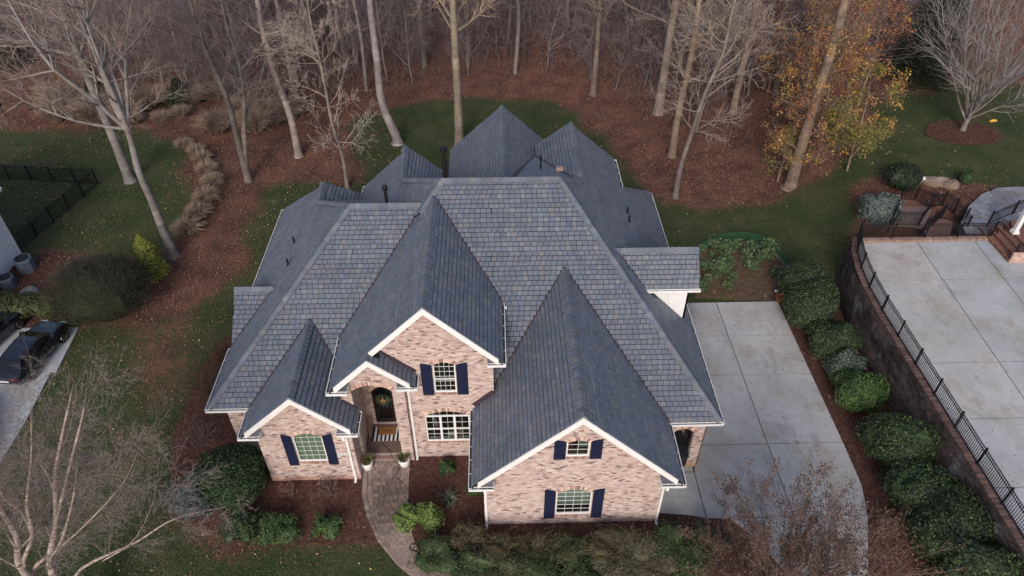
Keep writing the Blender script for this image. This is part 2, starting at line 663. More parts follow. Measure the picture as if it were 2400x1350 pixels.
XE = 17.65
rows = [(33.1, 30.1), (30.1, 26.98), (26.98, 22.2), (22.2, 18.02)]
for a, b in rows:
    lx = 9.0
    slab(drive, [(13.72, a), (13.72, b), (XE if b > 19 else 17.22, b), (XE, a)] if b > 19 else [(13.72, a), (13.72, b), (17.22, b), (17.6, 19.6), (XE, a)], -0.1, 0.05)
    if b > 19:
        slab(drive, [(lx, a), (lx, b), (13.72, b), (13.72, a)], -0.1, 0.05)
    else:
        slab(drive, [(9.58, 20.6), (9.58, b), (13.72, b), (13.72, a), (9.9, a)], -0.1, 0.05)
        slab(drive, [(7.0, 20.6), (7.0, 18.4), (8.9, 18.2), (9.58, 18.02), (9.58, 20.6)], -0.1, 0.05)
slab(drive, [(10.7, 18.02), (11.6, 17.0), (12.4, 15.4), (12.9, 12.5), (15.3, 12.5), (15.7, 14.2), (16.45, 16.05), (17.2, 17.95), (17.22, 18.02)], -0.1, 0.05)
slab(drive, [(7.3, 20.62), (9.56, 20.62), (9.56, 22.6), (7.3, 22.6)], -0.1, 0.05)
HARD += [[(7, 18), (17.6, 18), (17.6, 33.1), (7, 33.1)], [(10.7, 18), (12.9, 12), (15.3, 12), (17.2, 18)]]
jm = MB()
jm.add([(8.9, 18.5, 0.012), (17.3, 18.5, 0.012), (17.5, 33, 0.012), (8.9, 33, 0.012)], [(0, 1, 2, 3)], S(70, 66, 64))
obj('joint_bed', jm, M['concrete'], drive, label='dark joint lines between the driveway slabs')

# ------------------------------------------------------------------ paver walkway: one part per paver
walk = structure(thing('walkway', 'x', 'x', (-5, 18, 0)))
del walk['label'], walk['category']
WL = np.array([(-6.83, 21.72), (-6.85, 21.0), (-6.73, 19.74), (-6.38, 18.58), (-5.69, 17.26), (-4.7, 16.1), (-4.09, 15.59), (-2.6, 14.6), (-0.6, 13.6)])
WR = np.array([(-4.5, 21.72), (-4.55, 21.0), (-4.45, 19.45), (-4.38, 18.3), (-3.9, 16.95), (-2.85, 15.98), (-1.75, 15.5), (-0.6, 15.05), (0.8, 14.6)])


def along(P, t):
    d = np.concatenate([[0], np.cumsum(np.linalg.norm(np.diff(P, axis=0), axis=1))])
    return np.array([np.interp(t * d[-1], d, P[:, 0]), np.interp(t * d[-1], d, P[:, 1])])


HARD.append([tuple(p) for p in WL] + [tuple(p) for p in WR[::-1]])
bmb = MB()
tt = np.linspace(0, 1, 24)
bmb.add([(*along(WL, t), 0.036) for t in tt] + [(*along(WR, t), 0.036) for t in tt], [(i, i + 1, i + 25, i + 24) for i in range(23)], S(62, 52, 48))
obj('sand_bed', bmb, M['tint'], walk)
stain_c = at(905, 1180)[:2]
NR = 50
for r_ in range(NR):
    t0, t1 = r_ / NR + 0.0006, (r_ + 1) / NR - 0.0006
    a0, b0, a1, b1 = along(WL, t0), along(WR, t0), along(WL, t1), along(WR, t1)
    w = np.linalg.norm(b0 - a0)
    cuts = [0.0, 0.11]
    s_ = 0.11 + (0.10 if r_ % 2 else 0.0)
    if r_ % 2:
        cuts.append(s_)
    while s_ < 0.9:
        s_ += random.choice((0.12, 0.16, 0.2)) * 1.75 / max(w, 1.5)
        cuts.append(min(s_, 1.0))
    if cuts[-1] < 1:
        cuts.append(1.0)
    for u0, u1 in zip(cuts[:-1], cuts[1:]):
        if u1 - u0 < 0.03:
            continue
        g = 0.006
        q = [a0 + (b0 - a0) * (u0 + g), a1 + (b1 - a1) * (u0 + g), a1 + (b1 - a1) * (u1 - g), a0 + (b0 - a0) * (u1 - g)]
        c = np.mean(q, 0)
        col = np.array(vary(random.choice((S(156, 138, 130), S(150, 131, 123), S(146, 128, 121), S(162, 142, 132))), 0.07))
        d = np.hypot((c[0] - stain_c[0]) / 1.1, (c[1] - stain_c[1]) / 2.0) + random.uniform(-.25, .25)
        col = col * (1 - 0.55 * float(1 - sstep(0.3, 1.25, d)))
        z1 = 0.062 + random.uniform(0, 0.006)
        mb = MB()
        mb.prism([(p[0], p[1], z1) for p in ccw([tuple(p) for p in q])], (0, 0, -0.03), tuple(col))
        obj('paver', mb, M['brick'], walk, centre=True)

# ================================================================== THE BRICK HOUSE
house = thing('brick_house', 'large pink brick house under a many-gabled slate grey shingle roof', 'house', (0, 26, 0))


def clear_glass():
    m = bpy.data.materials.new("clear_pane")
    m.use_nodes = True
    nt = m.node_tree
    nt.nodes.remove(nt.nodes["Principled BSDF"])
    tr = nt.nodes.new("ShaderNodeBsdfTransparent")
    tr.inputs[0].default_value = (0.75, 0.82, 0.78, 1)
    gl = nt.nodes.new("ShaderNodeBsdfGlossy")
    gl.inputs["Roughness"].default_value = 0.03
    fr = nt.nodes.new("ShaderNodeFresnel")
    fr.inputs[0].default_value = 1.5
    mx = nt.nodes.new("ShaderNodeMixShader")
    nt.links.new(fr.outputs[0], mx.inputs[0])
    nt.links.new(tr.outputs[0], mx.inputs[1])
    nt.links.new(gl.outputs[0], mx.inputs[2])
    nt.links.new(mx.outputs[0], nt.nodes["Material Output"].inputs[0])
    return m


M['clear'] = clear_glass()

BRICKS = [S(188, 168, 162)] * 7 + [S(196, 178, 172)] * 6 + [S(180, 158, 151)] * 6 + [S(206, 191, 186)] * 2 + [S(166, 141, 135)] * 2 + [S(136, 114, 112), S(108, 92, 94)]
ALLBRICK = []      # (pixel size, verts, faces, colour, wall object)
RING = 0.20


def arc_z(o, s, extra=0.0):
    m, h = (o['s0'] + o['s1']) / 2, (o['s1'] - o['s0']) / 2
    k = max(0.0, 1 - ((s - m) / h) ** 2)
    return o['zs'] + (o['zc'] - o['zs'] + extra) * k + (0 if extra else 0)


def half_at(o, z, ring):
    h = (o['s1'] - o['s0']) / 2
    if z <= o['zs']:
        return h
    top = o['zc'] + ring - o['zs']
    t = (z - o['zs']) / max(top, 1e-6)
    return h * math.sqrt(1 - t) + (0.06 if ring else 0) if t < 1 else -1


def poly_span(poly, s):
    """lowest and highest z of the polygon above s"""
    zs = []
    n = len(poly)
    for i in range(n):
        (a, za), (b, zb) = poly[i], poly[(i + 1) % n]
        if a == b:
            if abs(a - s) < 1e-9:
                zs += [za, zb]
            continue
        if min(a, b) - 1e-9 <= s <= max(a, b) + 1e-9:
            zs.append(za + (zb - za) * (s - a) / (b - a))
    return (min(zs), max(zs)) if zs else (0, 0)


def wall_panel(O, d, n, poly, openings=(), thick=0.25, label=None, bricks=True, parent=None, pal=None, stain=None, mort=None, name='wall', zcol=None):
    O, d, n = np.array(O, float), np.array(d, float), np.array(n, float)
    P = lambda s, z, t=0.0: O + d * s + np.array([0, 0, z]) + n * t
    poly = ccw(poly)
    lv = {p[0] for p in poly}
    for o in openings:
        lv |= {o['s0'], o['s1']}
        if o['zc'] > o['zs']:
            lv |= set(np.linspace(o['s0'], o['s1'], 13))
    lv = sorted(lv)
    mb = MB()
    for a, b in zip(lv[:-1], lv[1:]):
        if b - a < 1e-6:
            continue
        e = 1e-7
        (lo0, hi0), (lo1, hi1) = poly_span(poly, a + e), poly_span(poly, b - e)
        cur = (lo0, lo1)
        for o in sorted((o for o in openings if o['s0'] - 1e-6 <= a and b <= o['s1'] + 1e-6), key=lambda o: o['z0']):
            mb.add([P(a, cur[0]), P(b, cur[1]), P(b, o['z0']), P(a, o['z0'])], [(0, 1, 2, 3)])
            cur = (arc_z(o, a), arc_z(o, b))
        mb.add([P(a, cur[0]), P(b, cur[1]), P(b, hi1), P(a, hi0)], [(0, 1, 2, 3)])
    for o in openings:                                   # reveals
        ss = np.linspace(o['s0'], o['s1'], 13)
        path = [(o['s0'], o['z0'])] + [(s, arc_z(o, s)) for s in ss] + [(o['s1'], o['z0'])]
        path.append(path[0])
        for (s0, z0), (s1, z1) in zip(path[:-1], path[1:]):
            mb.add([P(s0, z0), P(s1, z1), P(s1, z1, -o.get('deep', 0.14)), P(s0, z0, -o.get('deep', 0.14))], [(0, 1, 2, 3)])
    w = obj(name, mb, mort or M['mortar'], parent or house, label=label)
    if not bricks:
        return w, P
    pal = pal or BRICKS
    zmin, zmax = min(p[1] for p in poly), max(p[1] for p in poly)
    smin, smax = min(p[0] for p in poly), max(p[0] for p in poly)
    k = 0
    z = zmin
    while z < zmax:
        zm = z + 0.033
        cuts = []
        for o in openings:
            if o['z0'] - 0.13 < zm <= o['z0'] and o.get('sill', True):
                cuts.append((o['s0'] - 0.06, o['s1'] + 0.06))
            elif o['z0'] < zm:
                h = half_at(o, zm, RING if o['zc'] > o['zs'] else 0)
                if h > 0:
                    m_ = (o['s0'] + o['s1']) / 2
                    cuts.append((m_ - h, m_ + h))
        s = smin - (0.107 if k % 2 else 0.0)
        while s < smax:
            seg = [(s, s + 0.205)]
            for c0_, c1_ in cuts:
                nseg = []
                for a, b in seg:
                    if b <= c0_ or a >= c1_:
                        nseg.append((a, b))
                    else:
                        if a < c0_:
                            nseg.append((a, c0_))
                        if b > c1_:
                            nseg.append((c1_, b))
                seg = nseg
            for a, b in seg:
                if b - a < 0.035:
                    continue
                q = clip_poly([(a, z), (b, z), (b, z + 0.066), (a, z + 0.066)], poly)
                if len(q) < 3 or area2(q) < 0.002:
                    continue
                t = 0.011 + random.uniform(0, 0.006)
                col = vary(random.choice(pal), 0.07, 0.015)
                if stain and zm - zmin < stain[0]:
                    kk = 1 - (zm - zmin) / stain[0]
                    col = tuple(c * (1 - 0.75 * kk) + s_ * 0.75 * kk for c, s_ in zip(col, stain[1]))
                add_brick(P, q, t, col, w, n)
            s += 0.214
        z += 0.0765
        k += 1
    for o in openings:
        if o['zc'] > o['zs']:
            m_, h = (o['s0'] + o['s1']) / 2, (o['s1'] - o['s0']) / 2
            num = int(2 * h / 0.082)
            for j in range(num):
                u0, u1 = -1 + 2 * (j + 0.06) / num, -1 + 2 * (j + 0.94) / num
                q = []
                for u, out in ((u0, 0), (u1, 0), (u1, 1), (u0, 1)):
                    s = m_ + u * h
                    zb = arc_z(o, s)
                    if out:
                        sl = -2 * u * (o['zc'] - o['zs']) / h
                        L_ = math.hypot(1, sl)
                        s, zb = s - sl / L_ * (RING + 0.02), zb + (RING + 0.02) / L_
                    q.append((s, zb))
                col = vary(random.choice((S(204, 178, 164), S(188, 156, 144), S(214, 194, 182), S(150, 116, 108))), 0.08)
                add_brick(P, q, 0.024, col, w, n)
        if o.get('sill', True):
            s = o['s0'] - 0.05
            while s < o['s1'] + 0.05:
                add_brick(P, [(s, o['z0'] - 0.12), (s + 0.068, o['z0'] - 0.12), (s + 0.068, o['z0'] - 0.004), (s, o['z0'] - 0.004)], 0.045,
                          vary(random.choice((S(166, 134, 124), S(184, 152, 142), S(140, 106, 100))), 0.08), w, n)
                s += 0.078
    return w, P


def add_brick(P, q, t, col, w, n):
    m = len(q)
    v = [P(s, z, t) for s, z in q] + [P(s, z, -0.002) for s, z in q]
    f = [tuple(range(m))] + [(i, i + m, (i + 1) % m + m, (i + 1) % m) for i in range(m)]
    c = np.mean(v, 0)
    e = EYE - c
    dist = np.linalg.norm(e)
    ALLBRICK.append((area2(q) * max(0.0, float(np.dot(e, n))) / dist ** 3, v, f, col, w))


def op(s0, s1, z0, zs, zc=None, **k):
    return dict(s0=s0, s1=s1, z0=z0, zs=zs, zc=zs if zc is None else zc, **k)


X, NY = (1, 0, 0), (0, -1, 0)
# front walls ---------------------------------------------------------------
Y3, Y1, Y2, YE, YD = 18.0, 20.65, 21.9, 21.6, 23.92
O3 = [op(2.45, 4.06, 0.70, 2.46, 2.74), op(2.74, 3.70, 5.10, 6.04, 6.22)]
wall3, P3 = wall_panel((0, Y3, 0), X, NY, [(-0.78, 0), (7.26, 0), (7.26, 3.6), (7.26, 4.02), (3.25, 7.98), (-0.78, 4.02)], O3, label='gabled brick front of the garage wing')
O1 = [op(-9.60, -8.24, 1.52, 3.42, 3.66)]
wall1, P1 = wall_panel((0, Y1, 0), X, NY, [(-11.2, 0), (-6.88, 0), (-6.88, 4.28), (-9.05, 6.32), (-11.2, 4.30)], O1, stain=(0.42, S(176, 112, 78)), label='gabled brick front of the left bay')
O2 = [op(-2.98, -1.97, 4.86, 6.70, 6.88), op(-3.60, -1.47, 1.22, 3.22, 3.52)]
wall2, P2 = wall_panel((0, Y2, 0), X, NY, [(-4.36, 0), (-0.28, 0), (-0.28, 7.5), (-3.1, 10.3), (-4.36, 9.06)], O2, label='tall brick gable between the entry and the garage')
wall_panel((0, Y2, 0), X, NY, [(-4.36, 6.4), (-4.36, 9.06), (-5.75, 7.68)], label='brick above the entry roof')
OE = [op(-6.74, -4.88, 0.16, 5.42, 5.80, sill=False, deep=0.45)]
wallE, PE = wall_panel((0, YE, 0), X, NY, [(-7.25, 0.16), (-4.34, 0.16), (-4.34, 6.55), (-5.65, 7.7), (-7.25, 6.15)], OE, label='arched brick entry gable')
OD = [op(-6.47, -5.42, 0.18, 2.72, 3.08, sill=False, deep=0.2)]
wallD, PD = wall_panel((0, YD, 0), X, NY, [(-6.9, 0.16), (-4.6, 0.16), (-4.6, 6.0), (-6.9, 6.0)], OD, label='brick wall round the front door')
# sides that face the entry, the pier ends, the left stub, the arched bin bay
wall_panel((-6.88, 20.65, 0), (0, 1, 0), (1, 0, 0), [(0, 0), (3.27, 0), (3.27, 4.2), (0, 4.2)], label='bay side wall facing the entry walk')
wall_panel((-6.88, 21.6, 0), (0, 1, 0), (1, 0, 0), [(0, 4.2), (2.32, 4.2), (2.32, 6.0), (0, 6.0)], label='upper left side of the entry')
wall_panel((-4.87, 23.92, 0), (0, -1, 0), (-1, 0, 0), [(0, 0.16), (2.3, 0.16), (2.3, 6.0), (0, 6.0)], label='inner side of the entry')
wall_panel((-4.34, 21.6, 0), (0, 1, 0), (1, 0, 0), [(0, 0), (0.3, 0), (0.3, 6.4), (0, 6.4)], label='narrow return of the entry wall')
wall_panel((0, 22.5, 0), X, NY, [(-13.15, 0), (-11.2, 0), (-11.2, 3.95), (-13.15, 3.95)], label='low brick wall left of the bay')
OB = [op(8.15, 9.22, 0.0, 2.72, 3.05, sill=False, deep=0.22)]
wall_panel((0, 20.95, 0), X, NY, [(7.26, 0), (9.68, 0), (9.68, 3.35), (7.26, 3.35)], OB, label='arched brick wall of the bin bay', stain=(0.7, S(196, 150, 92)))
wall_panel((9.22, 21.17, 0), (0, 1, 0), (-1, 0, 0), [(0, 0), (0.02, 0), (0.02, 2.7), (0, 2.7)], bricks=False)
wall_panel((-0.28, 21.9, 0), (0, 1, 0), (1, 0, 0), [(0, 3), (4.2, 3), (4.2, 7.2), (0, 7.2)], label='side of the tall gable')
# plain outer walls at the sides and back
WB = []
for (x0, y0), (x1, y1), h in (((-13.15, 38.0), (-13.15, 22.5), 3.9), ((9.75, 20.95), (9.75, 40.0), 3.5), ((9.75, 40.0), (7.2, 40.0), 3.5), ((7.2, 40), (7.2, 41), 6), ((7.2, 40.0), (2.6, 40.0), 6.3), ((-13.15, 38), (-8, 38), 3.9), ((-8, 38.0), (-2.8, 38.0), 5.8), ((-2.8, 38), (-2.8, 42), 5.8), ((-2.8, 42.0), (3.5, 42.0), 5.8), ((3.5, 42), (3.5, 40), 5.8), ((-8, 33), (-8, 38), 5.8), ((-11.2, 22.5), (-11.2, 20.65), 4.1), ((-0.78, 21.9), (-0.78, 18), 3.65), ((7.26, 18), (7.26, 20.95), 3.6), ((8.0, 22.6), (9.4, 22.6), 3.4), ((8.0, 21.0), (8.0, 22.6), 3.4), ((-7.2, 21.6), (-7.2, 24), 6.1)):
    WB.append([(x0, y0, 0), (x1, y1, 0), (x1, y1, h), (x0, y0, h)])


def brick_material():
    m = bpy.data.materials.new("laid_brick")
    m.use_nodes = True
    nt = m.node_tree
    b = nt.nodes["Principled BSDF"]
    b.inputs["Roughness"].default_value = 0.9
    geo = nt.nodes.new("ShaderNodeNewGeometry")
    sx = nt.nodes.new("ShaderNodeSeparateXYZ")
    nt.links.new(geo.outputs["Position"], sx.inputs[0])
    ad = nt.nodes.new("ShaderNodeMath")
    nt.links.new(sx.outputs[0], ad.inputs[0])
    nt.links.new(sx.outputs[1], ad.inputs[1])
    cx = nt.nodes.new("ShaderNodeCombineXYZ")
    nt.links.new(ad.outputs[0], cx.inputs[0])
    nt.links.new(sx.outputs[2], cx.inputs[1])
    t = nt.nodes.new("ShaderNodeTexBrick")
    t.inputs["Color1"].default_value = (*S(190, 158, 148), 1)
    t.inputs["Color2"].default_value = (*S(140, 104, 98), 1)
    t.inputs["Mortar"].default_value = (*S(180, 168, 160), 1)
    t.inputs["Scale"].default_value = 1
    t.inputs["Mortar Size"].default_value = 0.006
    t.inputs["Brick Width"].default_value = 0.214
    t.inputs["Row Height"].default_value = 0.0765
    nt.links.new(cx.outputs[0], t.inputs["Vector"])
    nt.links.new(t.outputs[0], b.inputs["Base Color"])
    return m


M['laid_brick'] = brick_material()
for q in WB:
    wb = MB()
    wb.add(q, [(0, 1, 2, 3)])
    obj('wall', wb, M['laid_brick'], house)

# floor of the entry and its step
fm = MB()
fm.box(-6.88, 21.75, 0.0, -4.88, 23.92, 0.155, S(112, 92, 86))
obj('porch_floor', fm, M['brick'], house)
x = -6.84
while x < -4.95:
    mb = MB()
    mb.box(x, 21.66, 0.07, x + 0.092, 21.9, 0.17, vary(S(150, 116, 104), 0.15))
    obj('step_brick', mb, M['brick'], house, centre=True)
    x += 0.1
fm = MB()
fm.box(-6.8, 21.5, 0.0, -5.06, 23.9, 4.55, S(120, 110, 104))
cl = MB()
cl.box(-6.9, 21.62, 5.9, -4.85, 23.95, 6.0, S(220, 218, 214))
obj('porch_ceiling', cl, M['tint'], house)

# ------------------------------------------------------------------ windows, shutters, door


def window(P, o, cols, rows, fw=0.058, meet=None, units=1, transom=None, blind=None, label=None, inside=()):
    """frame > panes, glazing bars; depth measured back from the wall face"""
    D0, D1 = -0.035, -0.10
    w = None
    ss = list(np.linspace(o['s0'], o['s1'], 13))
    m_, h = (o['s0'] + o['s1']) / 2, (o['s1'] - o['s0']) / 2
    mb = MB()
    outer = [(o['s0'], o['z0'])] + [(s, arc_z(o, s)) for s in ss] + [(o['s1'], o['z0'])]
    inner = [(o['s0'] + fw, o['z0'] + fw * 1.3)]
    for s in ss:
        s2 = m_ + (s - m_) * (h - fw) / h
        inner.append((s2, arc_z(o, s) - fw * 0.62))
    inner.append((o['s1'] - fw, o['z0'] + fw * 1.3))
    n = len(outer)
    for i in range(n):
        j = (i + 1) % n
        a, b, c, d = outer[i], outer[j], inner[j], inner[i]
        mb.add([P(*a, D0), P(*b, D0), P(*c, D0), P(*d, D0)], [(0, 1, 2, 3)])
        mb.add([P(*d, D0), P(*c, D0), P(*c, D1), P(*d, D1)], [(0, 1, 2, 3)])
    i0, i1, j0 = o['s0'] + fw, o['s1'] - fw, o['z0'] + fw * 1.3
    top = lambda s: arc_z(o, m_ + (s - m_) * h / (h - fw)) - fw * 0.62
    posts = [i0 + (i1 - i0) * k / units for k in range(1, units)]
    for s in posts:
        zt = transom if transom else top(s)
        mb.prism([P(s - 0.055, j0, D0 - 0.005), P(s + 0.055, j0, D0 - 0.005), P(s + 0.055, zt, D0 - 0.005), P(s - 0.055, zt, D0 - 0.005)], P(0, 0, 0) - P(0, 0, 0.05))
    bars = [(transom, 0.045)] if transom else []
    if meet:
        bars.append((meet, 0.028))
    for z, hw in bars:
        mb.prism([P(i0, z - hw, D0 - 0.006), P(i1, z - hw, D0 - 0.006), P(i1, z + hw, D0 - 0.006), P(i0, z + hw, D0 - 0.006)], P(0, 0, 0) - P(0, 0, 0.05))
    w = obj('window', mb, M['white'], house, label=label)
    pane = MB()
    ring = [P(*q, -0.085) for q in inner[::-1]]
    pane.add(ring, [tuple(range(len(ring)))])
    obj('pane', pane, M['clear'] if blind or inside else M['glass'], w)
    mu = MB()
    mw = 0.0075
    tz = transom if transom else None
    edges = [i0] + posts + [i1]
    for u in range(units):
        a, b = edges[u] + (0.055 if u else 0), edges[u + 1] - (0.055 if u < units - 1 else 0)
        for c in range(1, cols):
            s = a + (b - a) * c / cols
            zt = tz - 0.045 if tz else top(s)
            mu.prism([P(s - mw, j0, -0.062), P(s + mw, j0, -0.062), P(s + mw, zt, -0.062), P(s - mw, zt, -0.062)], P(0, 0, 0) - P(0, 0, 0.02))
    if tz:
        for c in range(1, 6):
            s = i0 + (i1 - i0) * c / 6
            mu.prism([P(s - mw, tz, -0.062), P(s + mw, tz, -0.062), P(s + mw, top(s), -0.062), P(s - mw, top(s), -0.062)], P(0, 0, 0) - P(0, 0, 0.02))
    zt = (tz - 0.045) if tz else o['zc'] - fw * 0.62
    for r_ in range(1, rows):
        z = j0 + (zt - j0) * r_ / rows
        hw = min(h - fw, max(0.0, half_at(o, z + fw * 0.6, 0) - fw)) if z > o['zs'] - fw else h - fw
        for u in range(units):
            a, b = max(edges[u], m_ - hw), min(edges[u + 1], m_ + hw)
            mu.prism([P(a, z - mw, -0.060), P(b, z - mw, -0.060), P(b, z + mw, -0.060), P(a, z + mw, -0.060)], P(0, 0, 0) - P(0, 0, 0.02))
    obj('glazing_bars', mu, M['white'], w)
    if blind:
        kind, z_lo, c1, c2 = blind
        bm = MB()
        z = j0
        while z < o['zc'] - fw * 0.7:
            hw = min(h - fw, max(0.02, half_at(o, z + 0.03 + fw * 0.6, 0) - fw)) if z > o['zs'] - 0.1 else h - fw
            if z >= z_lo:
                col = vary(c1 if kind == 'slat' else tuple(a_ + (b_ - a_) * (z - z_lo) / max(o['zc'] - z_lo, .1) for a_, b_ in zip(c2, c1)), 0.12)
                bm.add([P(m_ - hw, z, -0.13), P(m_ + hw, z, -0.13), P(m_ + hw, z + 0.052, -0.16), P(m_ - hw, z + 0.052, -0.16)], [(0, 1, 2, 3)], col)
            z += 0.058
        obj('blind', bm, M['blind'], w)
    for a, b, z0, z1, lean, c in inside:  # flat colour patches painted for curtain, room objects and reflections in the glass
        cm = MB()
        cm.add([P(a, z0, -0.16), P(b, z0, -0.16), P(b + lean, z1, -0.19), P(a + lean, z1, -0.19)], [(0, 1, 2, 3)], c)
        obj('interior_patch', cm, M['blind'], w)
    if blind or inside:  # dark sheet close behind the pane is coloured as the unlit room
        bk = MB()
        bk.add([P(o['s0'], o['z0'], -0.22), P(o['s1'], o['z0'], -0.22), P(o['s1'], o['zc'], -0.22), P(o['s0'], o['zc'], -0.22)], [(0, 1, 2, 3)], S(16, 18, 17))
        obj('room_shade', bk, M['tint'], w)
    return w


def shutters(P, o, wd, z0, z1):
    """louvre-less board shutters, arched so the pair would close over the window: inner edge lower"""
    for sgn in (-1, 1):
        inner = o['s0'] - 0.03 if sgn < 0 else o['s1'] + 0.03
        t = None
        nb = 4
        rise = 0.13
        for b in range(nb):
            a0, a1 = inner + sgn * wd * (b + 0.03) / nb, inner + sgn * wd * (b + 0.97) / nb
            zz = lambda s: z1 - rise * (1 - abs(s - inner) / wd) ** 1.5
            q = [(a0, z0), (a1, z0), (a1, zz(a1)), (a0, zz(a0))]
            mb = MB()
            mb.prism([P(*p, 0.055) for p in ccw(q)], P(0, 0, 0) - P(0, 0, 0.022))
            if t is None:
                bd = MB()
                e0, e1 = sorted((inner + sgn * 0.01, inner + sgn * (wd - 0.01)))
                bd.prism([P(e0, z0 + .01, 0.03), P(e1, z0 + .01, 0.03), P(e1, zz(e1) - .02, 0.03), P(e0, zz(e0) - .02, 0.03)], P(0, 0, 0) - P(0, 0, 0.015))
                t = obj('shutter', bd, M['navy'], house)
                for zb in (z0 + 0.28, z1 - 0.42):
                    bt = MB()
                    bt.prism([P(e0, zb - 0.045, 0.078), P(e1, zb - 0.045, 0.078), P(e1, zb + 0.045, 0.078), P(e0, zb + 0.045, 0.078)], P(0, 0, 0) - P(0, 0, 0.022))
                    obj('batten', bt, M['navy'], t)
            obj('plank', mb, M['navy'], t)


window(P3, O3[0], 4, 6, blind=('shade', 1.25, S(150, 166, 162), S(70, 84, 80)), label='wide arched window low in the garage gable')
window(P3, O3[1], 2, 3, inside=((2.78, 3.05, 5.5, 6.15, 0, S(72, 30, 36)), (3.24, 3.62, 5.55, 6.05, .02, S(92, 106, 106)), (2.8, 3.65, 5.16, 5.36, 0, S(62, 52, 44))), label='small arched window high in the garage gable')
window(P1, O1[0], 4, 6, blind=('slat', 0, S(112, 132, 112), S(112, 132, 112)), label='arched window with green slatted blind')
window(P2, O2[0], 4, 6, meet=5.72, inside=((-2.9, -2.05, 5.2, 5.6, 0, S(36, 36, 26)), (-2.2, -2.03, 5.0, 5.7, 0, S(58, 44, 40)), (-2.9, -2.4, 5.9, 6.5, .1, S(34, 38, 30))), label='upstairs arched sash window')
window(P2, O2[1], 2, 4, units=3, transom=3.10, meet=2.12, inside=((-3.16, -3.0, 2.2, 3.0, -.15, S(104, 106, 114)), (-2.62, -2.12, 1.48, 1.72, .05, S(150, 158, 156)), (-3.5, -1.55, 1.30, 1.38, 0, S(110, 118, 118)), (-2.02, -1.9, 1.5, 2.0, 0, S(96, 104, 104)), (-3.2, -2.9, 3.14, 3.34, .1, S(70, 72, 78))), label='triple window under an arched transom')
shutters(P3, O3[0], 0.50, 0.46, 2.78)
shutters(P3, O3[1], 0.50, 4.98, 6.30)
shutters(P2, O2[0], 0.52, 4.74, 6.86)
shutters(P1, O1[0], 0.46, 1.30, 3.62)
# flat patches and a dark sheet stand for the rooms behind the glass; the front door
o = OD[0]
dm = MB()
ss = np.linspace(o['s0'], o['s1'], 13)
outer = [(o['s0'], o['z0'])] + [(s, arc_z(o, s)) for s in ss] + [(o['s1'], o['z0'])]
inner = [(o['s0'] + 0.16, o['z0'] + 0.32)] + [(-5.945 + (s + 5.945) * 0.70, arc_z(o, s) - 0.16) for s in ss] + [(o['s1'] - 0.16, o['z0'] + 0.32)]
for i in range(len(outer)):
    j = (i + 1) % len(outer)
    dm.add([PD(*outer[i], -0.10), PD(*outer[j], -0.10), PD(*inner[j], -0.10), PD(*inner[i], -0.10)], [(0, 1, 2, 3)])
    dm.add([PD(*inner[i], -0.10), PD(*inner[j], -0.10), PD(*inner[j], -0.14), PD(*inner[i], -0.14)], [(0, 1, 2, 3)])
dm.prism([PD(-6.35, 0.42, -0.085), PD(-5.54, 0.42, -0.085), PD(-5.54, 0.445, -0.085), PD(-6.35, 0.445, -0.085)], PD(0, 0, 0) - PD(0, 0, 0.02))
door = obj('door', dm, M['dark_wood'], house, label='dark arched front door with a tall glass light')
gm_ = MB()
gm_.add([PD(*q, -0.13) for q in inner[::-1]], [tuple(range(len(inner)))])
obj('pane', gm_, M['glass'], door)
hm = MB()
hm.bar(PD(-5.5, 1.0, -0.04), PD(-5.5, 1.32, -0.04), 0.03, 0.03)
obj('handle', hm, M['iron'], door)

# ------------------------------------------------------------------ house number tile, in the brick right of the bay window
nm = MB()
nz, ns = 2.02, -7.70
nm.prism([P1(ns, nz - 0.09, 0.03), P1(ns + 0.44, nz - 0.09, 0.03), P1(ns + 0.44, nz + 0.09, 0.03), P1(ns, nz + 0.09, 0.03)], (0, 0.02, 0))
plate = obj('number_plate', nm, M['white'], house)
DIG = {'4': [((0.6, 0), (0.6, 1)), ((0.6, 1), (0, 0.35)), ((0, 0.35), (0.85, 0.35))], '1': [((0.4, 0), (0.4, 1)), ((0.4, 1), (0.15, 0.8))]}
for k, ch in enumerate("4144"):
    mb = MB()
    for (a, b), (c, d) in DIG[ch]:
        A = P1(ns + 0.04 + k * 0.097 + a * 0.07, nz - 0.055 + b * 0.11, 0.036)
        B = P1(ns + 0.04 + k * 0.097 + c * 0.07, nz - 0.055 + d * 0.11, 0.036)
        mb.bar(A, B, 0.014, 0.018, up=(0, 1, 0))
    obj('digit', mb, M['iron'], plate)

# ================================================================== ROOF
# planes as z = a + b x + c y
MF = (3.6 - 0.765 * 20.88, 0, 0.765)
MR = (3.6 + 1.03 * 10.32, -1.03, 0)
ML = (10.92 + 0.94 * 2.7, 0.94, 0)
MBK = (10.92 + 0.6 * 30.5, 0, -0.6)
LF = (4.0 - 0.75 * 21.94, 0, 0.75)
LL = (4.0 + 0.94 * 13.65, 0.94, 0)
LLR = (7.45 - 0.94 * 10.0, -0.94, 0)
LBK = (9.95 + 0.6 * 29.87, 0, -0.6)
CBL = (9.6 - 1.08 * 0.45, 1.08, 0)
CBR = (9.6 + 1.08 * 0.45, -1.08, 0)
MHB = (10.92 + 0.747 * 30.5, 0, -0.747)
BRL = (9.62 - 1.03 * 4.5, 1.03, 0)
BLR = (8.58 - 0.94 * 5.25, -0.94, 0)
CRK = (9.35 + 0.33 * 33.0, 0, -0.33)
BUF = (5.95 - 0.82 * 28.3, 0, 0.82)
BUB = (5.95 + 0.82 * 28.3, 0, -0.82)
DOF = (8.05 - 1.05 * 28.35, 0, 1.05)
DOB = (8.05 + 1.05 * 28.35, 0, -1.05)
G1L = (6.48 + 0.93 * 9.05, 0.93, 0)
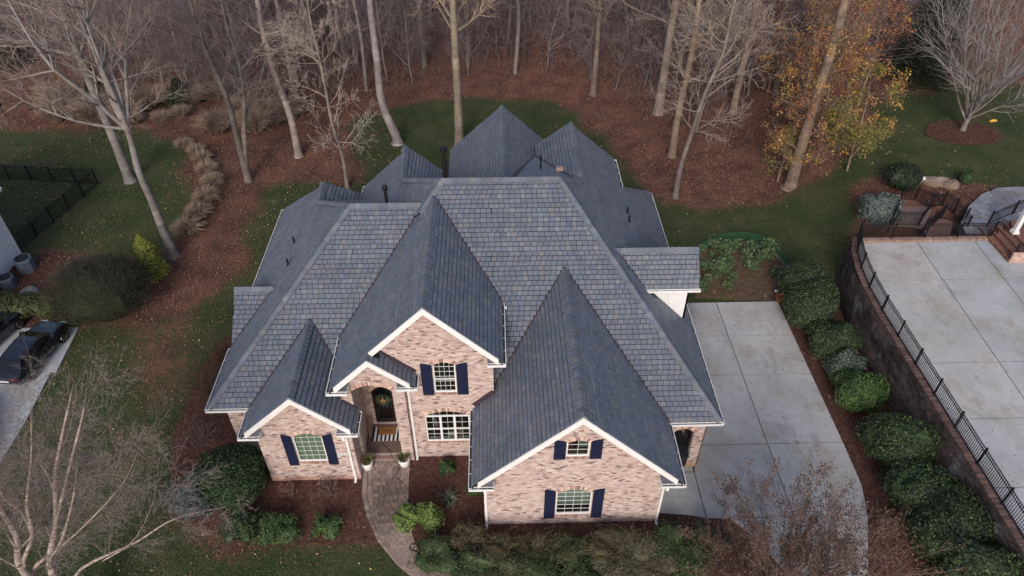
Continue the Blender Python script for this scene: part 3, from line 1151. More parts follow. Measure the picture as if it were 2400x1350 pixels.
G1R = (6.48 - 0.95 * 9.05, -0.95, 0)
G2L = (10.45 + 1.0 * 3.1, 1.0, 0)
G2R = (10.45 - 1.0 * 3.1, -1.0, 0)
ENR = (7.9 - 0.88 * 5.65, -0.88, 0)
G3L = (8.15 - 0.985 * 3.25, 0.985, 0)
G3R = (8.15 + 0.985 * 3.25, -0.985, 0)
zp = lambda pl, x, y: pl[0] + pl[1] * x + pl[2] * y
B_ = [  # name-label, plane, convex plan pieces
    ('front slope of the main roof', MF, [[(-.28, 22.05), (8.0, 20.88), (10.32, 20.88), (3.21, 30.5), (-.28, 30.5)], [(-3.75, 24.5), (-.28, 24.5), (-.28, 30.5), (-2.7, 30.5), (-3.75, 29.2)]]),
    ('right slope of the main roof', MR, [[(10.32, 20.88), (10.32, 40.3), (3.21, 30.5)], [(4.5, 32.28), (7.55, 36.48), (7.6, 39.95), (4.55, 38.8)]]),
    ('upper left slope', ML, [[(-2.7, 30.5), (-5.22, 34.15), (-8.17, 36), (-8.17, 30.3), (-3.75, 29.2)], [(-5.22, 34.15), (-5.39, 37.95), (-8.17, 38.2), (-8.17, 36)]]),
    ('rear slope', MBK, [[(-2.7, 30.5), (3.21, 30.5), (3.6, 32.0), (3.6, 38), (-5, 38), (-5.22, 34.15)]]),
    ('front slope of the left roof', LF, [[(-13.65, 21.94), (-7.1, 21.94), (-7.1, 29.87), (-7.32, 29.87)], [(-7.1, 24.5), (-3.6, 24.5), (-3.6, 29.87), (-7.1, 29.87)]]),
    ('left slope of the left roof', LL, [[(-13.65, 21.94), (-7.32, 29.87), (-9.95, 33.6), (-13.65, 38.4)], [(-9.95, 33.6), (-10.1, 35.9), (-13.65, 38.4)]]),
    ('inner slope of the rear left gable', LLR, [[(-9.97, 33.3), (-10.1, 35.9), (-6.6, 38.4), (-6.6, 32)]]),
    ('rear slope of the left roof', LBK, [[(-7.32, 29.87), (-3.6, 29.87), (-3.6, 34), (-9.95, 33.6)]]),
    ('left slope of the big rear gable', CBL, [[(.45, 31.0), (.45, 41.2), (-3.0, 42.4), (-3.0, 33)]]),
    ('right slope of the big rear gable', CBR, [[(.45, 31.0), (3.9, 33), (3.9, 42.4), (.45, 41.2)]]),
    ('left slope of the rear right gable', BRL, [[(4.5, 31.9), (4.55, 38.8), (1.8, 40.2), (1.8, 32)]]),
    ('right slope of the rear left gable', BLR, [[(-5.24, 33.6), (-5.39, 37.95), (-2.6, 38.4), (-2.6, 33)]]),
    ('low saddle between the rear gables', CRK, [[(0.7, 31.2), (3.85, 31.2), (4.2, 33.0), (3.0, 39.6), (2.3, 39.0)]]),
    ('front slope of the left side gable', BUF, [[(-13.62, 25.92), (-12.6, 25.92), (-11.2, 28.3), (-13.62, 28.3)]]),
    ('rear slope of the left side gable', BUB, [[(-13.62, 28.3), (-11.2, 28.3), (-12.6, 30.68), (-13.62, 30.68)]]),
    ('front slope of the side dormer', DOF, [[(5.6, 28.35), (6.95, 26.95), (10.18, 26.95), (10.18, 28.35)]]),
    ('rear slope of the side dormer', DOB, [[(5.6, 28.35), (10.18, 28.35), (10.18, 29.75), (6.95, 29.75)]]),
    ('left slope of the bay gable', G1L, [[(-9.05, 20.3), (-9.05, 25.9), (-11.72, 22.3), (-11.72, 20.3)]]),
    ('right slope of the bay gable', G1R, [[(-9.05, 20.3), (-6.55, 20.3), (-6.55, 21.6), (-7.25, 21.6), (-7.25, 23.6), (-9.05, 25.9)]]),
    ('left slope of the tall gable', G2L, [[(-3.1, 21.55), (-3.1, 30.3), (-7.55, 24.9), (-7.55, 21.55)], [(-5.65, 21.1), (-5.65, 21.55), (-7.55, 21.55), (-7.55, 21.1)]]),
    ('right slope of the tall gable', G2R, [[(-3.1, 21.55), (.17, 21.55), (.17, 26.0), (-3.1, 30.3)]]),
    ('right slope of the entry gable', ENR, [[(-5.65, 21.1), (-3.75, 21.1), (-3.75, 21.88), (-5.65, 21.88)]]),
    ('left slope of the garage gable', G3L, [[(3.25, 17.6), (3.25, 21.88), (-1.27, 21.88), (-1.27, 17.6)], [(3.25, 21.88), (3.25, 27.2), (-.26, 22.6), (-.26, 21.88)]]),
    ('right slope of the garage gable', G3R, [[(3.25, 17.6), (7.85, 17.6), (7.85, 21.2), (3.25, 27.2)]]),
]
# the bay's right piece is an L: split it
B_[18] = ('right slope of the bay gable', G1R, [[(-9.05, 20.3), (-6.55, 20.3), (-6.55, 21.58), (-9.05, 21.58)], [(-9.05, 21.58), (-7.27, 21.58), (-7.27, 23.6), (-9.05, 25.9)]])
PLANES = [(lab, pl, [ccw(p) for p in ps]) for lab, pl, ps in B_]


def inside_convex(p, poly):
    x, y = p
    for i in range(len(poly)):
        ax, ay = poly[i]
        bx, by = poly[(i + 1) % len(poly)]
        if (bx - ax) * (y - ay) - (by - ay) * (x - ax) < -1e-6:
            return False
    return True


def covered(k, x, y, z):
    for j, (lab, pl, ps) in enumerate(PLANES):
        if j == k or not (z + 0.06 < zp(pl, x, y) < z + 0.8):
            continue
        for p in ps:
            if inside_convex((x, y), p):
                return True
    return False


SLATE = [S(99, 106, 119)] * 6 + [S(94, 103, 117)] * 5 + [S(103, 107, 119)] * 5 + [S(90, 99, 113)] * 4 + [S(110, 114, 122)] * 3 + [S(102, 103, 116)] * 2 + [S(97, 106, 113)] * 2 + [S(111, 112, 116)]
ALLSHINGLE = []
EXPO = 0.246
ROOFS = []
for k, (lab, pl, polys) in enumerate(PLANES):
    g = np.array([pl[1], pl[2]])
    mag = float(np.linalg.norm(g))
    u = g / mag
    v = np.array([u[1], -u[0]])
    cs = 1 / math.sqrt(1 + mag * mag)
    eh = EXPO * cs
    ug = 0.032 if abs(pl[1]) > abs(pl[2]) else 0.018  # wider gap on side slopes bares dark underlay in place of tail shadows
    nrm = np.array([-pl[1], -pl[2], 1.0]) * cs
    dk = MB()
    for p in polys:
        dk.prism([(q[0], q[1], zp(pl, *q)) for q in p], (0, 0, -0.16))
    roof = obj('roof', dk, M['underlay'], house, label=lab)
    ROOFS.append(roof)
    us = [float(np.dot(u, q)) for p in polys for q in p]
    vs = [float(np.dot(v, q)) for p in polys for q in p]
    u0, nrow = min(us), int((max(us) - min(us)) / eh) + 1
    loc = [ccw([(float(np.dot(v, q)), float(np.dot(u, q))) for q in p]) for p in polys]
    for r_ in range(nrow):
        a = u0 + r_ * eh
        s = min(vs) - random.uniform(0.0, 0.33)
        rowcol = random.uniform(0.94, 1.06)
        while s < max(vs):
            w = random.choice((0.25, 0.28, 0.28, 0.31))
            rect = [(s + 0.011, a + 0.004), (s + w - 0.011, a + 0.004), (s + w - 0.011, a + eh - ug), (s + 0.011, a + eh - ug)]
            s += w
            for lp in loc:
                q = rect if all(inside_convex(c, lp) for c in rect) else clip_poly(rect, lp)
                if len(q) < 3 or area2(q) < 0.006:
                    continue
                pts = [v * c[0] + u * c[1] for c in q]
                cx, cy = np.mean(pts, 0)
                if covered(k, cx, cy, zp(pl, cx, cy)):
                    continue
                lift = random.uniform(-0.003, 0.004)
                top, bot = [], []
                for c, p in zip(q, pts):
                    t = 0.034 - 0.024 * (c[1] - a) / eh + lift
                    b0 = np.array([p[0], p[1], zp(pl, p[0], p[1])])
                    top.append(b0 + nrm * t)
                    bot.append(b0 - nrm * 0.003)
                m = len(top)
                f = [tuple(range(m))] + [(i, i + m, (i + 1) % m + m, (i + 1) % m) for i in range(m)]
                col = tuple(c * rowcol for c in vary(random.choice(SLATE), 0.06, 0.008))
                cc = np.mean(top, 0)
                e = EYE - cc
                d = np.linalg.norm(e)
                ALLSHINGLE.append((area2(q) / cs * max(0, float(np.dot(e, nrm))) / d ** 3, top + bot, f, col, roof))


def emit(lst, name, stuff_name, m, count=300):
    lst.sort(key=lambda t: -t[0])
    for sz, v, f, col, par in lst[:count]:
        mb = MB()
        mb.add(v, f, col)
        obj(name, mb, m, par, centre=True)
    rest = MB()
    for sz, v, f, col, par in lst[count:]:
        rest.add(v, f, col)
    return obj(stuff_name, rest, m, house, kind='stuff')


emit(ALLBRICK, 'brick', 'brickwork', M['brick'])
emit(ALLSHINGLE, 'shingle', 'shingle_courses', M['slate'])

# ------------------------------------------------------------------ ridge and hip caps
CAPS = []


def caps(pa, pb, A, B):
    """A, B plan points; pa / pb planes either side"""
    A3 = np.array([A[0], A[1], max(zp(pa, *A), zp(pb, *A))])
    B3 = np.array([B[0], B[1], max(zp(pa, *B), zp(pb, *B))])
    if A3[2] > B3[2]:
        A3, B3 = B3, A3
    t = B3 - A3
    L = np.linalg.norm(t)
    t /= L
    sides = []
    for pl, oth in ((pa, pb), (pb, pa)):
        n_ = np.array([-pl[1], -pl[2], 1.0])
        n_ /= np.linalg.norm(n_)
        d = np.cross(n_, t)
        mid = (A3 + B3) / 2 + d * 0.3
        if zp(oth, mid[0], mid[1]) < mid[2]:
            d = -d
        sides.append((d, n_))
    (d1, n1), (d2, n2) = sides
    up = (n1 + n2) / np.linalg.norm(n1 + n2)
    num = max(1, int(L / 0.27))
    st = L / num
    for i in range(num):
        p0, p1 = A3 + t * (i * st), A3 + t * ((i + 1) * st + 0.01)
        h0, h1 = 0.085 + random.uniform(-.006, .006), 0.058
        W = 0.21
        v = [p0 + d1 * W + n1 * h0, p0 + up * (h0 + 0.015), p0 + d2 * W + n2 * h0, p1 + d1 * W + n1 * h1, p1 + up * (h1 + 0.015), p1 + d2 * W + n2 * h1,
             p0 + d1 * W, p0 + up * 0.0, p0 + d2 * W, p1 + d1 * W, p1 + d2 * W]
        f = [(0, 1, 4, 3), (1, 2, 5, 4), (0, 6, 7, 1), (1, 7, 8, 2), (0, 3, 9, 6), (2, 8, 10, 5)]
        c = (p0 + p1) / 2
        col = vary(random.choice(SLATE), 0.13, 0.02)
        CAPS.append((1 / np.linalg.norm(EYE - c), v, f, tuple(x * 0.92 for x in col)))


zx = lambda z0: z0
for pa, pb, A, B in ((MF, MBK, (-2.7, 30.5), (3.21, 30.5)), (MF, MR, (3.21, 30.5), (10.3, 20.9)), (LF, LL, (-13.63, 21.97), (-7.32, 29.87)), (LF, LBK, (-7.32, 29.87), (-3.75, 29.87)),
                     (MF, ML, (-3.7, 29.25), (-2.7, 30.5)), (G1L, G1R, (-9.05, 20.3), (-9.05, 25.2)), (G2L, G2R, (-3.1, 21.55), (-3.1, 29.8)), (G3L, G3R, (3.25, 17.6), (3.25, 26.8)),
                     (DOF, DOB, (5.95, 28.35), (10.18, 28.35)), (BUF, BUB, (-13.62, 28.3), (-11.6, 28.3)), (CBL, CBR, (.45, 32.6), (.45, 41.2)), (BRL, MR, (4.5, 33.0), (4.55, 38.8)),
                     (BLR, ML, (-5.24, 34.3), (-5.39, 37.95)), (LLR, LL, (-9.98, 33.9), (-10.1, 35.9)), (MHB, MR, (3.21, 30.5), (4.5, 32.28)), (MBK, ML, (-2.7, 30.5), (-5.22, 34.15)),
                     (LBK, LL, (-7.32, 29.87), (-9.95, 33.6)), (MHB, MR, (7.6, 36.55), (10.3, 40.27))):
    caps(pa, pb, A, B)
CAPS.sort(key=lambda t: -t[0])
rest = MB()
for i, (s_, v, f, col) in enumerate(CAPS):
    if i < 300:
        mb = MB()
        mb.add(v, f, col)
        obj('ridge_cap', mb, M['slate'], house, centre=True)
    else:
        rest.add(v, f, col)
if rest.V:
    obj('ridge_cap_run', rest, M['slate'], house, kind='stuff')


# ------------------------------------------------------------------ valley flashings


def meet_line(pa, pb, z):
    A = np.array([[pa[1], pa[2]], [pb[1], pb[2]]])
    return np.linalg.solve(A, np.array([z - pa[0], z - pb[0]]))


def valley(pa, pb, z0, z1, w=0.085):
    a, b = meet_line(pa, pb, z0), meet_line(pa, pb, z1)
    mb = MB()
    A3, B3 = np.array([*a, z0 + 0.045]), np.array([*b, z1 + 0.045])
    mb.bar(A3, B3, w * 2, 0.02)
    obj('valley_flashing', mb, M['flashing'], house)


valley(G3L, MF, 4.7, 8.15)
valley(G3R, MF, 3.6, 8.15)
valley(G2R, MF, 7.15, 10.45)
valley(G2L, LF, 5.9, 9.95)
valley(G1L, LF, 4.0, 6.48)
valley(G1R, LF, 4.9, 6.48)
valley(DOF, MR, 6.6, 8.05)
valley(BUF, LL, 4.0, 5.95)
valley(BUB, LL, 4.3, 5.95)
valley(CRK, CBR, 7.45, 9.35, 0.1)
valley(CRK, BRL, 7.45, 9.25, 0.1)


def flash(a, b, h=0.24, up=(0, 0, 1)):
    mb = MB()
    mb.bar(np.array(a) + np.array([0, 0, h / 2]), np.array(b) + np.array([0, 0, h / 2]), 0.05, h)
    obj('wall_flashing', mb, M['flashing'], house)


flash((-1.2, 21.86, zp(G3L, -1.2, 21.86) + .02), (-0.26, 21.86, zp(G3L, -0.26, 21.86) + .02), 0.3)
flash((-0.25, 21.86, zp(G3L, -.25, 21.86) + .02), (-0.25, 22.4, zp(G3L, -0.25, 22.4) + .02), 0.25)
flash((-5.6, 21.87, zp(ENR, -5.6, 21.87)), (-3.78, 21.87, zp(ENR, -3.78, 21.87)), 0.22)
flash((-7.24, 21.56, zp(G1R, -7.24, 21.56)), (-6.6, 21.56, zp(G1R, -6.6, 21.56)), 0.16)
flash((-7.23, 21.6, zp(G1R, -7.23, 21.6)), (-7.23, 23.4, zp(G1R, -7.23, 23.4)), 0.16)

# ------------------------------------------------------------------ gutters, rake boards, boxed returns, downspouts


def gutter(A, B, out, hang=True):
    A, B, out = np.array(A, float), np.array(B, float), np.array(out, float)
    t = (B - A) / np.linalg.norm(B - A)
    wv, hv = 0.13, 0.12
    mb = MB()
    a, b = A + out * wv - [0, 0, 0.04], B + out * wv - [0, 0, 0.04]
    mb.bar(a - [0, 0, hv / 2], b - [0, 0, hv / 2], 0.014, hv)
    mb.bar(a, b, 0.034, 0.022)
    mb.bar(A + out * wv / 2 - [0, 0, hv + 0.03], B + out * wv / 2 - [0, 0, hv + 0.03], wv, 0.012)
    mb.bar(A + out * 0.004 - [0, 0, 0.12], B + out * 0.004 - [0, 0, 0.12], 0.012, 0.2)
    for e in (A, B):
        mb.bar(e - [0, 0, 0.1], e + out * wv - [0, 0, 0.1], 0.014, hv)
    L = np.linalg.norm(B - A)
    if hang:
        for i in range(1, int(L / 0.85) + 1):
            p = A + t * (L * i / (int(L / 0.85) + 1))
            mb.bar(p + [0, 0, -0.035] - out * 0.05, p + out * wv + [0, 0, -0.035], 0.025, 0.012)
    g = obj('gutter', mb, M['white'], house)
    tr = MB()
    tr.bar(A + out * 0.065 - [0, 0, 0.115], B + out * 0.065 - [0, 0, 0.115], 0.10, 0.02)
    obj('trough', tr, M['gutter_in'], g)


Lx, Rx, Fy, Ky = (-1, 0, 0), (1, 0, 0), (0, -1, 0), (0, 1, 0)
gutter((7.98, 20.88, 3.6), (10.4, 20.88, 3.6), Fy)
gutter((10.32, 20.8, 3.6), (10.32, 40.3, 3.6), Rx)
gutter((-13.75, 21.94, 4.0), (-11.72, 21.94, 4.0), Fy)
gutter((-13.65, 21.86, 4.0), (-13.65, 25.9, 4.0), Lx)
gutter((-13.65, 30.75, 4.0), (-13.65, 38.4, 4.0), Lx)
gutter((-11.72, 20.25, 3.99), (-11.72, 22.0, 3.99), Lx)
gutter((-6.55, 20.25, 4.09), (-6.55, 21.56, 4.09), Rx)
gutter((-7.55, 21.05, 6.0), (-7.55, 24.7, 6.0), Lx)
gutter((.17, 21.5, 7.17), (.17, 25.5, 7.17), Rx)
gutter((-3.75, 21.05, 6.22), (-3.75, 21.86, 6.22), Rx)
gutter((-1.27, 17.55, 3.69), (-1.27, 21.86, 3.69), Lx)
gutter((7.85, 17.55, 3.61), (7.85, 20.86, 3.61), Rx)
gutter((7.35, 26.95, 6.58), (10.2, 26.95, 6.58), Fy)
gutter((7.58, 36.6, 3.6 + 1.03 * 2.74), (7.62, 39.95, 3.6 + 1.03 * 2.72), Rx)
gutter((-8.17, 36.3, zp(ML, -8.17, 0)), (-8.17, 38.2, zp(ML, -8.17, 0)), Lx)


def rake(pl, xa, xb, y, h=0.24):
    za, zb = zp(pl, xa, y), zp(pl, xb, y)
    hv = h * math.sqrt(1 + pl[1] ** 2)
    mb = MB()
    q = [(xa, y - 0.05, za + 0.012), (xb, y - 0.05, zb + 0.012), (xb, y - 0.05, zb - hv), (xa, y - 0.05, za - hv)]
    mb.prism(q, (0, 0.05, 0))
    obj('rake_board', mb, M['white'], house)


rake(G3L, 3.25, -1.0, 17.6)
rake(G3R, 3.25, 7.58, 17.6)
rake(G1L, -9.05, -11.5, 20.3)
rake(G1R, -9.05, -6.75, 20.3)
rake(G2L, -3.1, -5.62, 21.55)
rake(G2R, -3.1, -0.02, 21.55)
rake(G2L, -5.65, -7.32, 21.1)
rake(ENR, -5.65, -3.95, 21.1)


def eave_return(xc, z, yf, yw, sgn, L=0.95):
    """boxed cornice return under the foot of a rake: little lean-to roof, white gutter in front"""
    xe = xc + sgn * L
    x0, x1 = sorted((xc, xe))
    mb = MB()
    mb.box(x0, yf + 0.03, z - 0.30, x1, yw - 0.005, z - 0.17)
    r = obj('eave_return', mb, M['white'], house)
    rm = MB()
    rm.add([(x0, yf, z - 0.15), (x1, yf, z - 0.15), (x1, yw, z + 0.10), (x0, yw, z + 0.10)], [(0, 1, 2, 3)], S(84, 86, 96))
    rm.add([(xe, yf, z - 0.15), (xe, yw, z - 0.15), (xe, yw, z + 0.10)], [(0, 1, 2)], S(84, 86, 96))
    obj('return_roof', rm, M['slate'], r)
    gm = MB()
    gm.bar((x0 - 0.13 * (sgn > 0), yf - 0.13, z - 0.06), (x1 + 0.13 * (sgn < 0), yf - 0.13, z - 0.06), 0.036, 0.026)
    gm.bar((x0 - 0.13 * (sgn > 0), yf - 0.13, z - 0.12), (x1 + 0.13 * (sgn < 0), yf - 0.13, z - 0.12), 0.014, 0.12)
    gm.bar((xe, yf - 0.13, z - 0.07), (xe, yw, z - 0.07), 0.03, 0.10)
    gm.bar((x0, yf - 0.065, z - 0.17), (x1, yf - 0.065, z - 0.17), 0.13, 0.012)
    for i in (0.3, 0.7):
        gm.bar((x0 + (x1 - x0) * i, yf - 0.13, z - 0.05), (x0 + (x1 - x0) * i, yf + 0.05, z - 0.05), 0.025, 0.012)
    gm.bar((x0, yf + 0.012, z - 0.1), (x1, yf + 0.012, z - 0.1), 0.02, 0.09)
    obj('return_gutter', gm, M['white'], r)
    tm = MB()
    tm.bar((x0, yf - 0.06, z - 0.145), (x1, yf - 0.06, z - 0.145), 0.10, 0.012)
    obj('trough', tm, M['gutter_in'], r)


eave_return(-1.27, 3.69, 17.6, 18.0, 1)
eave_return(7.85, 3.61, 17.6, 18.0, -1)
eave_return(-11.72, 3.99, 20.3, 20.65, 1, 0.85)
eave_return(-6.55, 4.09, 20.3, 20.65, -1, 0.85)
eave_return(-7.55, 6.0, 21.1, 21.6, 1, 0.8)
eave_return(-3.75, 6.22, 21.1, 21.6, -1, 0.8)
eave_return(.17, 7.17, 21.55, 21.9, -1, 0.7)


def downspout(x, y, z, yg, elbow=0.3):
    mb = MB()
    mb.bar((x, yg - 0.06, z - 0.14), (x, yg - 0.06, z - 0.34), 0.13, 0.12)
    mb.bar((x, yg - 0.05, z - 0.3), (x, y - 0.05, z - 0.3 - elbow), 0.10, 0.075, up=(0, 1, 0))
    mb.bar((x, y - 0.05, z - 0.28 - elbow), (x, y - 0.05, 0.12), 0.10, 0.075, up=(0, 1, 0))
    mb.bar((x, y - 0.05, 0.14), (x, y - 0.25, 0.05), 0.10, 0.075)
    obj('downspout', mb, M['white'], house)


downspout(-7.12, 20.65, 4.0, 20.3, 0.25)
downspout(-4.2, 21.9, 6.2, 21.3, 0.45)
downspout(-0.70, 18.0, 3.65, 17.6, 0.2)
downspout(7.18, 18.0, 3.55, 17.6, 0.2)
mb = MB()
mb.bar((.3, 25.2, 7.1), (.42, 25.2, 7.1), 0.10, 0.09)
obj('gutter_outlet', mb, M['white'], house)

# white dormer cheek and its end, white bump end
mb = MB()
yc = 27.25
xs = [7.45, 9.8]
mb.prism([(7.45, yc, zp(MR, 7.45, 0) - .05), (9.8, yc, zp(MR, 9.8, 0) - .05), (9.8, yc, 6.72), (7.45, yc, 6.72)], (0, 0.1, 0))
mb.prism([(9.8, 27.25, zp(MR, 9.8, 0) - .05), (9.8, 29.45, zp(MR, 9.8, 0) - .05), (9.8, 29.45, 6.8), (9.8, 28.35, 7.9), (9.8, 27.25, 6.8)], (-0.1, 0, 0))
mb.bar((7.72, 27.1, 6.36), (7.72, 27.25, 6.36), 0.16, 0.26)
obj('dormer_wall', mb, M['white'], house, label='white triangular side wall of the dormer')
mb = MB()
mb.prism([(-13.45, 26.0, 3.3), (-13.45, 28.3, 3.3), (-13.45, 28.3, 5.75), (-13.45, 26.0, 3.9)], (0.1, 0, 0))
mb.prism([(-13.45, 28.3, 3.3), (-13.45, 30.6, 3.3), (-13.45, 30.6, 3.9), (-13.45, 28.3, 5.75)], (0.1, 0, 0))
obj('gable_end', mb, M['laid_brick'], house)

# ------------------------------------------------------------------ flues, vent pipes, aerial


def vent(x, y, z0, h, r, cap=False, label=None):
    mb = MB()
    mb.lathe((x, y, z0 - 0.3), [(r, 0), (r, h + 0.3)], 12)
    if cap:
        mb.lathe((x, y, z0 + h - 0.10), [(r * 1.1, 0), (r * 1.75, 0.05), (r * 1.75, 0.22), (r * 1.2, 0.27), (r * 0.4, 0.28)], 14)
    mb.lathe((x, y, z0 - 0.02), [(r * 2.0, 0), (r * 1.1, 0.12)], 12)
    obj('vent_pipe', mb, M['iron'], house, smooth=False, label=label)


p = at(908, 467, 9.7)
vent(p[0], 30.4, 9.55, 1.0, 0.08, True, 'capped black flue on the left ridge')
vent(-2.55, 31.0, 10.6, 1.75, 0.11, True, 'tall capped black flue at the left end of the top ridge')
for px, py, pl in ((690, 570, LL), (676, 622, LL), (1470, 500, MR), (1474, 520, MR)):
    z = 5.0
    for _ in range(30):
        q = at(px, py, z)
        z = 0.6 * z + 0.4 * zp(pl, q[0], q[1])
    vent(q[0], q[1], z, 0.42, 0.05)
vent(2.55, 35.2, zp(CRK, 2, 35.2), 0.9, 0.045)
q = (3.25, 32.2)
mb = MB()
mb.tube([(3.3, 32.0, 9.5), (3.3, 32.0, 10.6)], 0.05, 6, S(120, 100, 92))
mb.tube([(3.12, 32.0, 9.6), (3.3, 32.0, 10.2)], 0.03, 5, S(120, 100, 92))
mb.tube([(3.48, 32.0, 9.6), (3.3, 32.0, 10.2)], 0.03, 5, S(120, 100, 92))
mb.box(3.12, 31.9, 10.5, 3.5, 32.1, 10.66, S(150, 128, 118))
obj('roof_bracket', mb, M['tint'], house, label='tan bracket standing behind the right end of the top ridge')
HARD.append([(-13.6, 21.9), (-11.2, 21.9), (-11.2, 20.5), (-6.8, 20.5), (-6.8, 22), (-.8, 22), (-.8, 17.9), (7.3, 17.9), (10, 20.8), (10.3, 40), (4, 42), (-3, 42), (-13.6, 38)])

# ================================================================== RETAINING WALL, UPPER PATIO, FENCES
PZ = 3.02
WALLC = [(21.02, 10.0), (21.02, 28.6), (21.12, 30.6), (21.36, 32.4), (21.75, 34.0), (22.35, 35.45)]      # face line, near to far
DARKB = [S(82, 70, 68)] * 4 + [S(72, 62, 61)] * 3 + [S(94, 80, 76)] * 2 + [S(62, 56, 56)] * 2 + [S(106, 92, 87)]


def stained(c, s, z, L):
    n = float(fbm(s, z * 2.2, 1.8, 31))
    k = 0.62 + 0.75 * float(sstep(0.32, 0.62, n))
    w = float(sstep(0.56, 0.78, fbm(s + 40, z * 0.6, 0.9, 12))) * random.uniform(.2, .8) * math.exp(-((z - 2.0) / 0.9) ** 2)
    return tuple(v * k * (1 - w) + 0.36 * w for v in c)


wallr = thing('retaining_wall', 'tall dark stained brick retaining wall curving away below the fenced parking pad', 'wall', (21, 24, 0))
M['old_brick'] = mat('old_brick', attr=True, rough=0.95, noise=(1.6, 0.62, 1.3), bump=(60, 0.4))
wm = MB()
pts = [np.array(p) for p in WALLC]
offs = []
for i, p in enumerate(pts):
    t = pts[min(i + 1, len(pts) - 1)] - pts[max(i - 1, 0)]
    t /= np.linalg.norm(t)
    offs.append(np.array([t[1], -t[0]]))
TOPZ = 3.14
for i in range(len(pts) - 1):
    a, b = pts[i], pts[i + 1]
    a2, b2 = a + offs[i] * 0.34, b + offs[i + 1] * 0.34
    wm.add([(*a, -0.2), (*b, -0.2), (*b, TOPZ), (*a, TOPZ), (*a2, -0.2), (*b2, -0.2), (*b2, TOPZ), (*a2, TOPZ)],
           [(1, 0, 3, 2), (4, 5, 6, 7), (3, 7, 6, 2), (0, 4, 7, 3), (1, 2, 6, 5)], S(96, 84, 80))
wface = obj('wall_core', wm, M['old_brick'], wallr)
bm = MB()
s_acc = 0.0
wbr = []
for i in range(len(pts) - 1):
    a, b = pts[i], pts[i + 1]
    L = np.linalg.norm(b - a)
    d = (b - a) / L
    n = np.array([-d[1], d[0]])
    z, k = 0.0, 0
    while z < TOPZ - 0.05:
        s = -0.107 if k % 2 else 0.0
        while s < L:
            x0, x1 = max(s, 0), min(s + 0.205, L)
            if x1 - x0 > 0.03:
                c = stained(vary(random.choice(DARKB), 0.14), s_acc + s, z, L)
                t = 0.012 + random.uniform(0, 0.008)
                q = [a + d * x0, a + d * x1]
                v = [(*(q[0] + n * t), z), (*(q[1] + n * t), z), (*(q[1] + n * t), z + .066), (*(q[0] + n * t), z + .066),
                     (*q[0], z), (*q[1], z), (*q[1], z + .066), (*q[0], z + .066)]
                wbr.append((1 / (np.linalg.norm(np.array([*q[0], z]) - EYE)), v, [(1, 0, 3, 2), (0, 1, 5, 4), (3, 7, 6, 2), (0, 4, 7, 3), (1, 2, 6, 5)], c, wface))
            s += 0.214
        z += 0.0765
        k += 1
    s_acc += L
for _, v, f, c, _w in wbr:
    bm.add(v, f, c)
obj('brickwork', bm, M['old_brick'], wallr, kind='stuff')


def polyline_points(P, step):
    P = [np.array(p, float) for p in P]
    out = []
    acc = 0.0
    for a, b in zip(P[:-1], P[1:]):
        L = np.linalg.norm(b - a)
        d = (b - a) / L
        s = acc
        while s < L:
            out.append((a + d * s, d))
            s += step
        acc = s - L
    return out


cnt = 0
cop = polyline_points(WALLC, 0.0775)
cop = [c for c in cop if c[0][1] > 13.0]
rest = MB()
for i, (p, d) in enumerate(cop):
    n = np.array([d[1], -d[0]])
    mb = MB() if i < 300 else rest
    a = p - n * 0.04
    b = p + n * 0.38
    mb.bar((*a, TOPZ + 0.06 + random.uniform(-.004, .004)), (*b, TOPZ + 0.06), 0.068, 0.105, vary(random.choice((S(116, 90, 84), S(104, 82, 78), S(126, 102, 94), S(92, 74, 72))), 0.1))
    if i < 300:
        obj('coping_brick', mb, M['old_brick'], wallr, centre=True)

# upper parking pad (neighbour's) as slabs
pad = structure(thing('parking_pad', 'x', 'x', (27, 24, 0)))
del pad['label'], pad['category']
cols_x = [21.42, 26.35, 30.0, 36.0, 42]
rows_y = [35.15, 31.45, 24.85, 21.2, 17.4, 13.5, 9.8]
PADCOL = [S(184, 180, 178), S(178, 177, 178), S(172, 174, 178), S(168, 170, 176)]
for ci in range(4):
    for ri in range(6):
        x0, x1, y1, y0 = cols_x[ci], cols_x[ci + 1], rows_y[ri], rows_y[ri + 1]
        dx = lambda y: (y - 35) * 0.05 if ci else 0.0
        q = [(x0 + ((y0 - 35) * 0.045 if ci else 0), y0), (x1 + (y0 - 35) * 0.045, y0), (x1 + (y1 - 35) * 0.045, y1), (x0 + ((y1 - 35) * 0.045 if ci else 0), y1)]
        if ci == 0 and ri == 0:
            q = [(21.42, y0), (x1 + (y0 - 35) * 0.045, y0), (x1, y1), (22.65, y1), (22.1, 33.9), (21.75, 32.6)]
        col = vary(PADCOL[min(ci + (1 if ri > 2 else 0), 3)], 0.035, 0.01)
        slab(pad, q, 2.7, PZ, col)
mb = MB()
mb.prism([(21.3, 9.8, PZ - 0.03), (42, 9.8, PZ - 0.03), (42, 35.6, PZ - 0.03), (22.6, 35.6, PZ - 0.03), (21.9, 33.5, PZ - 0.03), (21.4, 31, PZ - 0.03)], (0, 0, -3.2), S(80, 76, 74))
obj('pad_base', mb, M['concrete'], pad)
HARD += [[(20.9, 9), (43, 9), (43, 36), (22, 36)]]
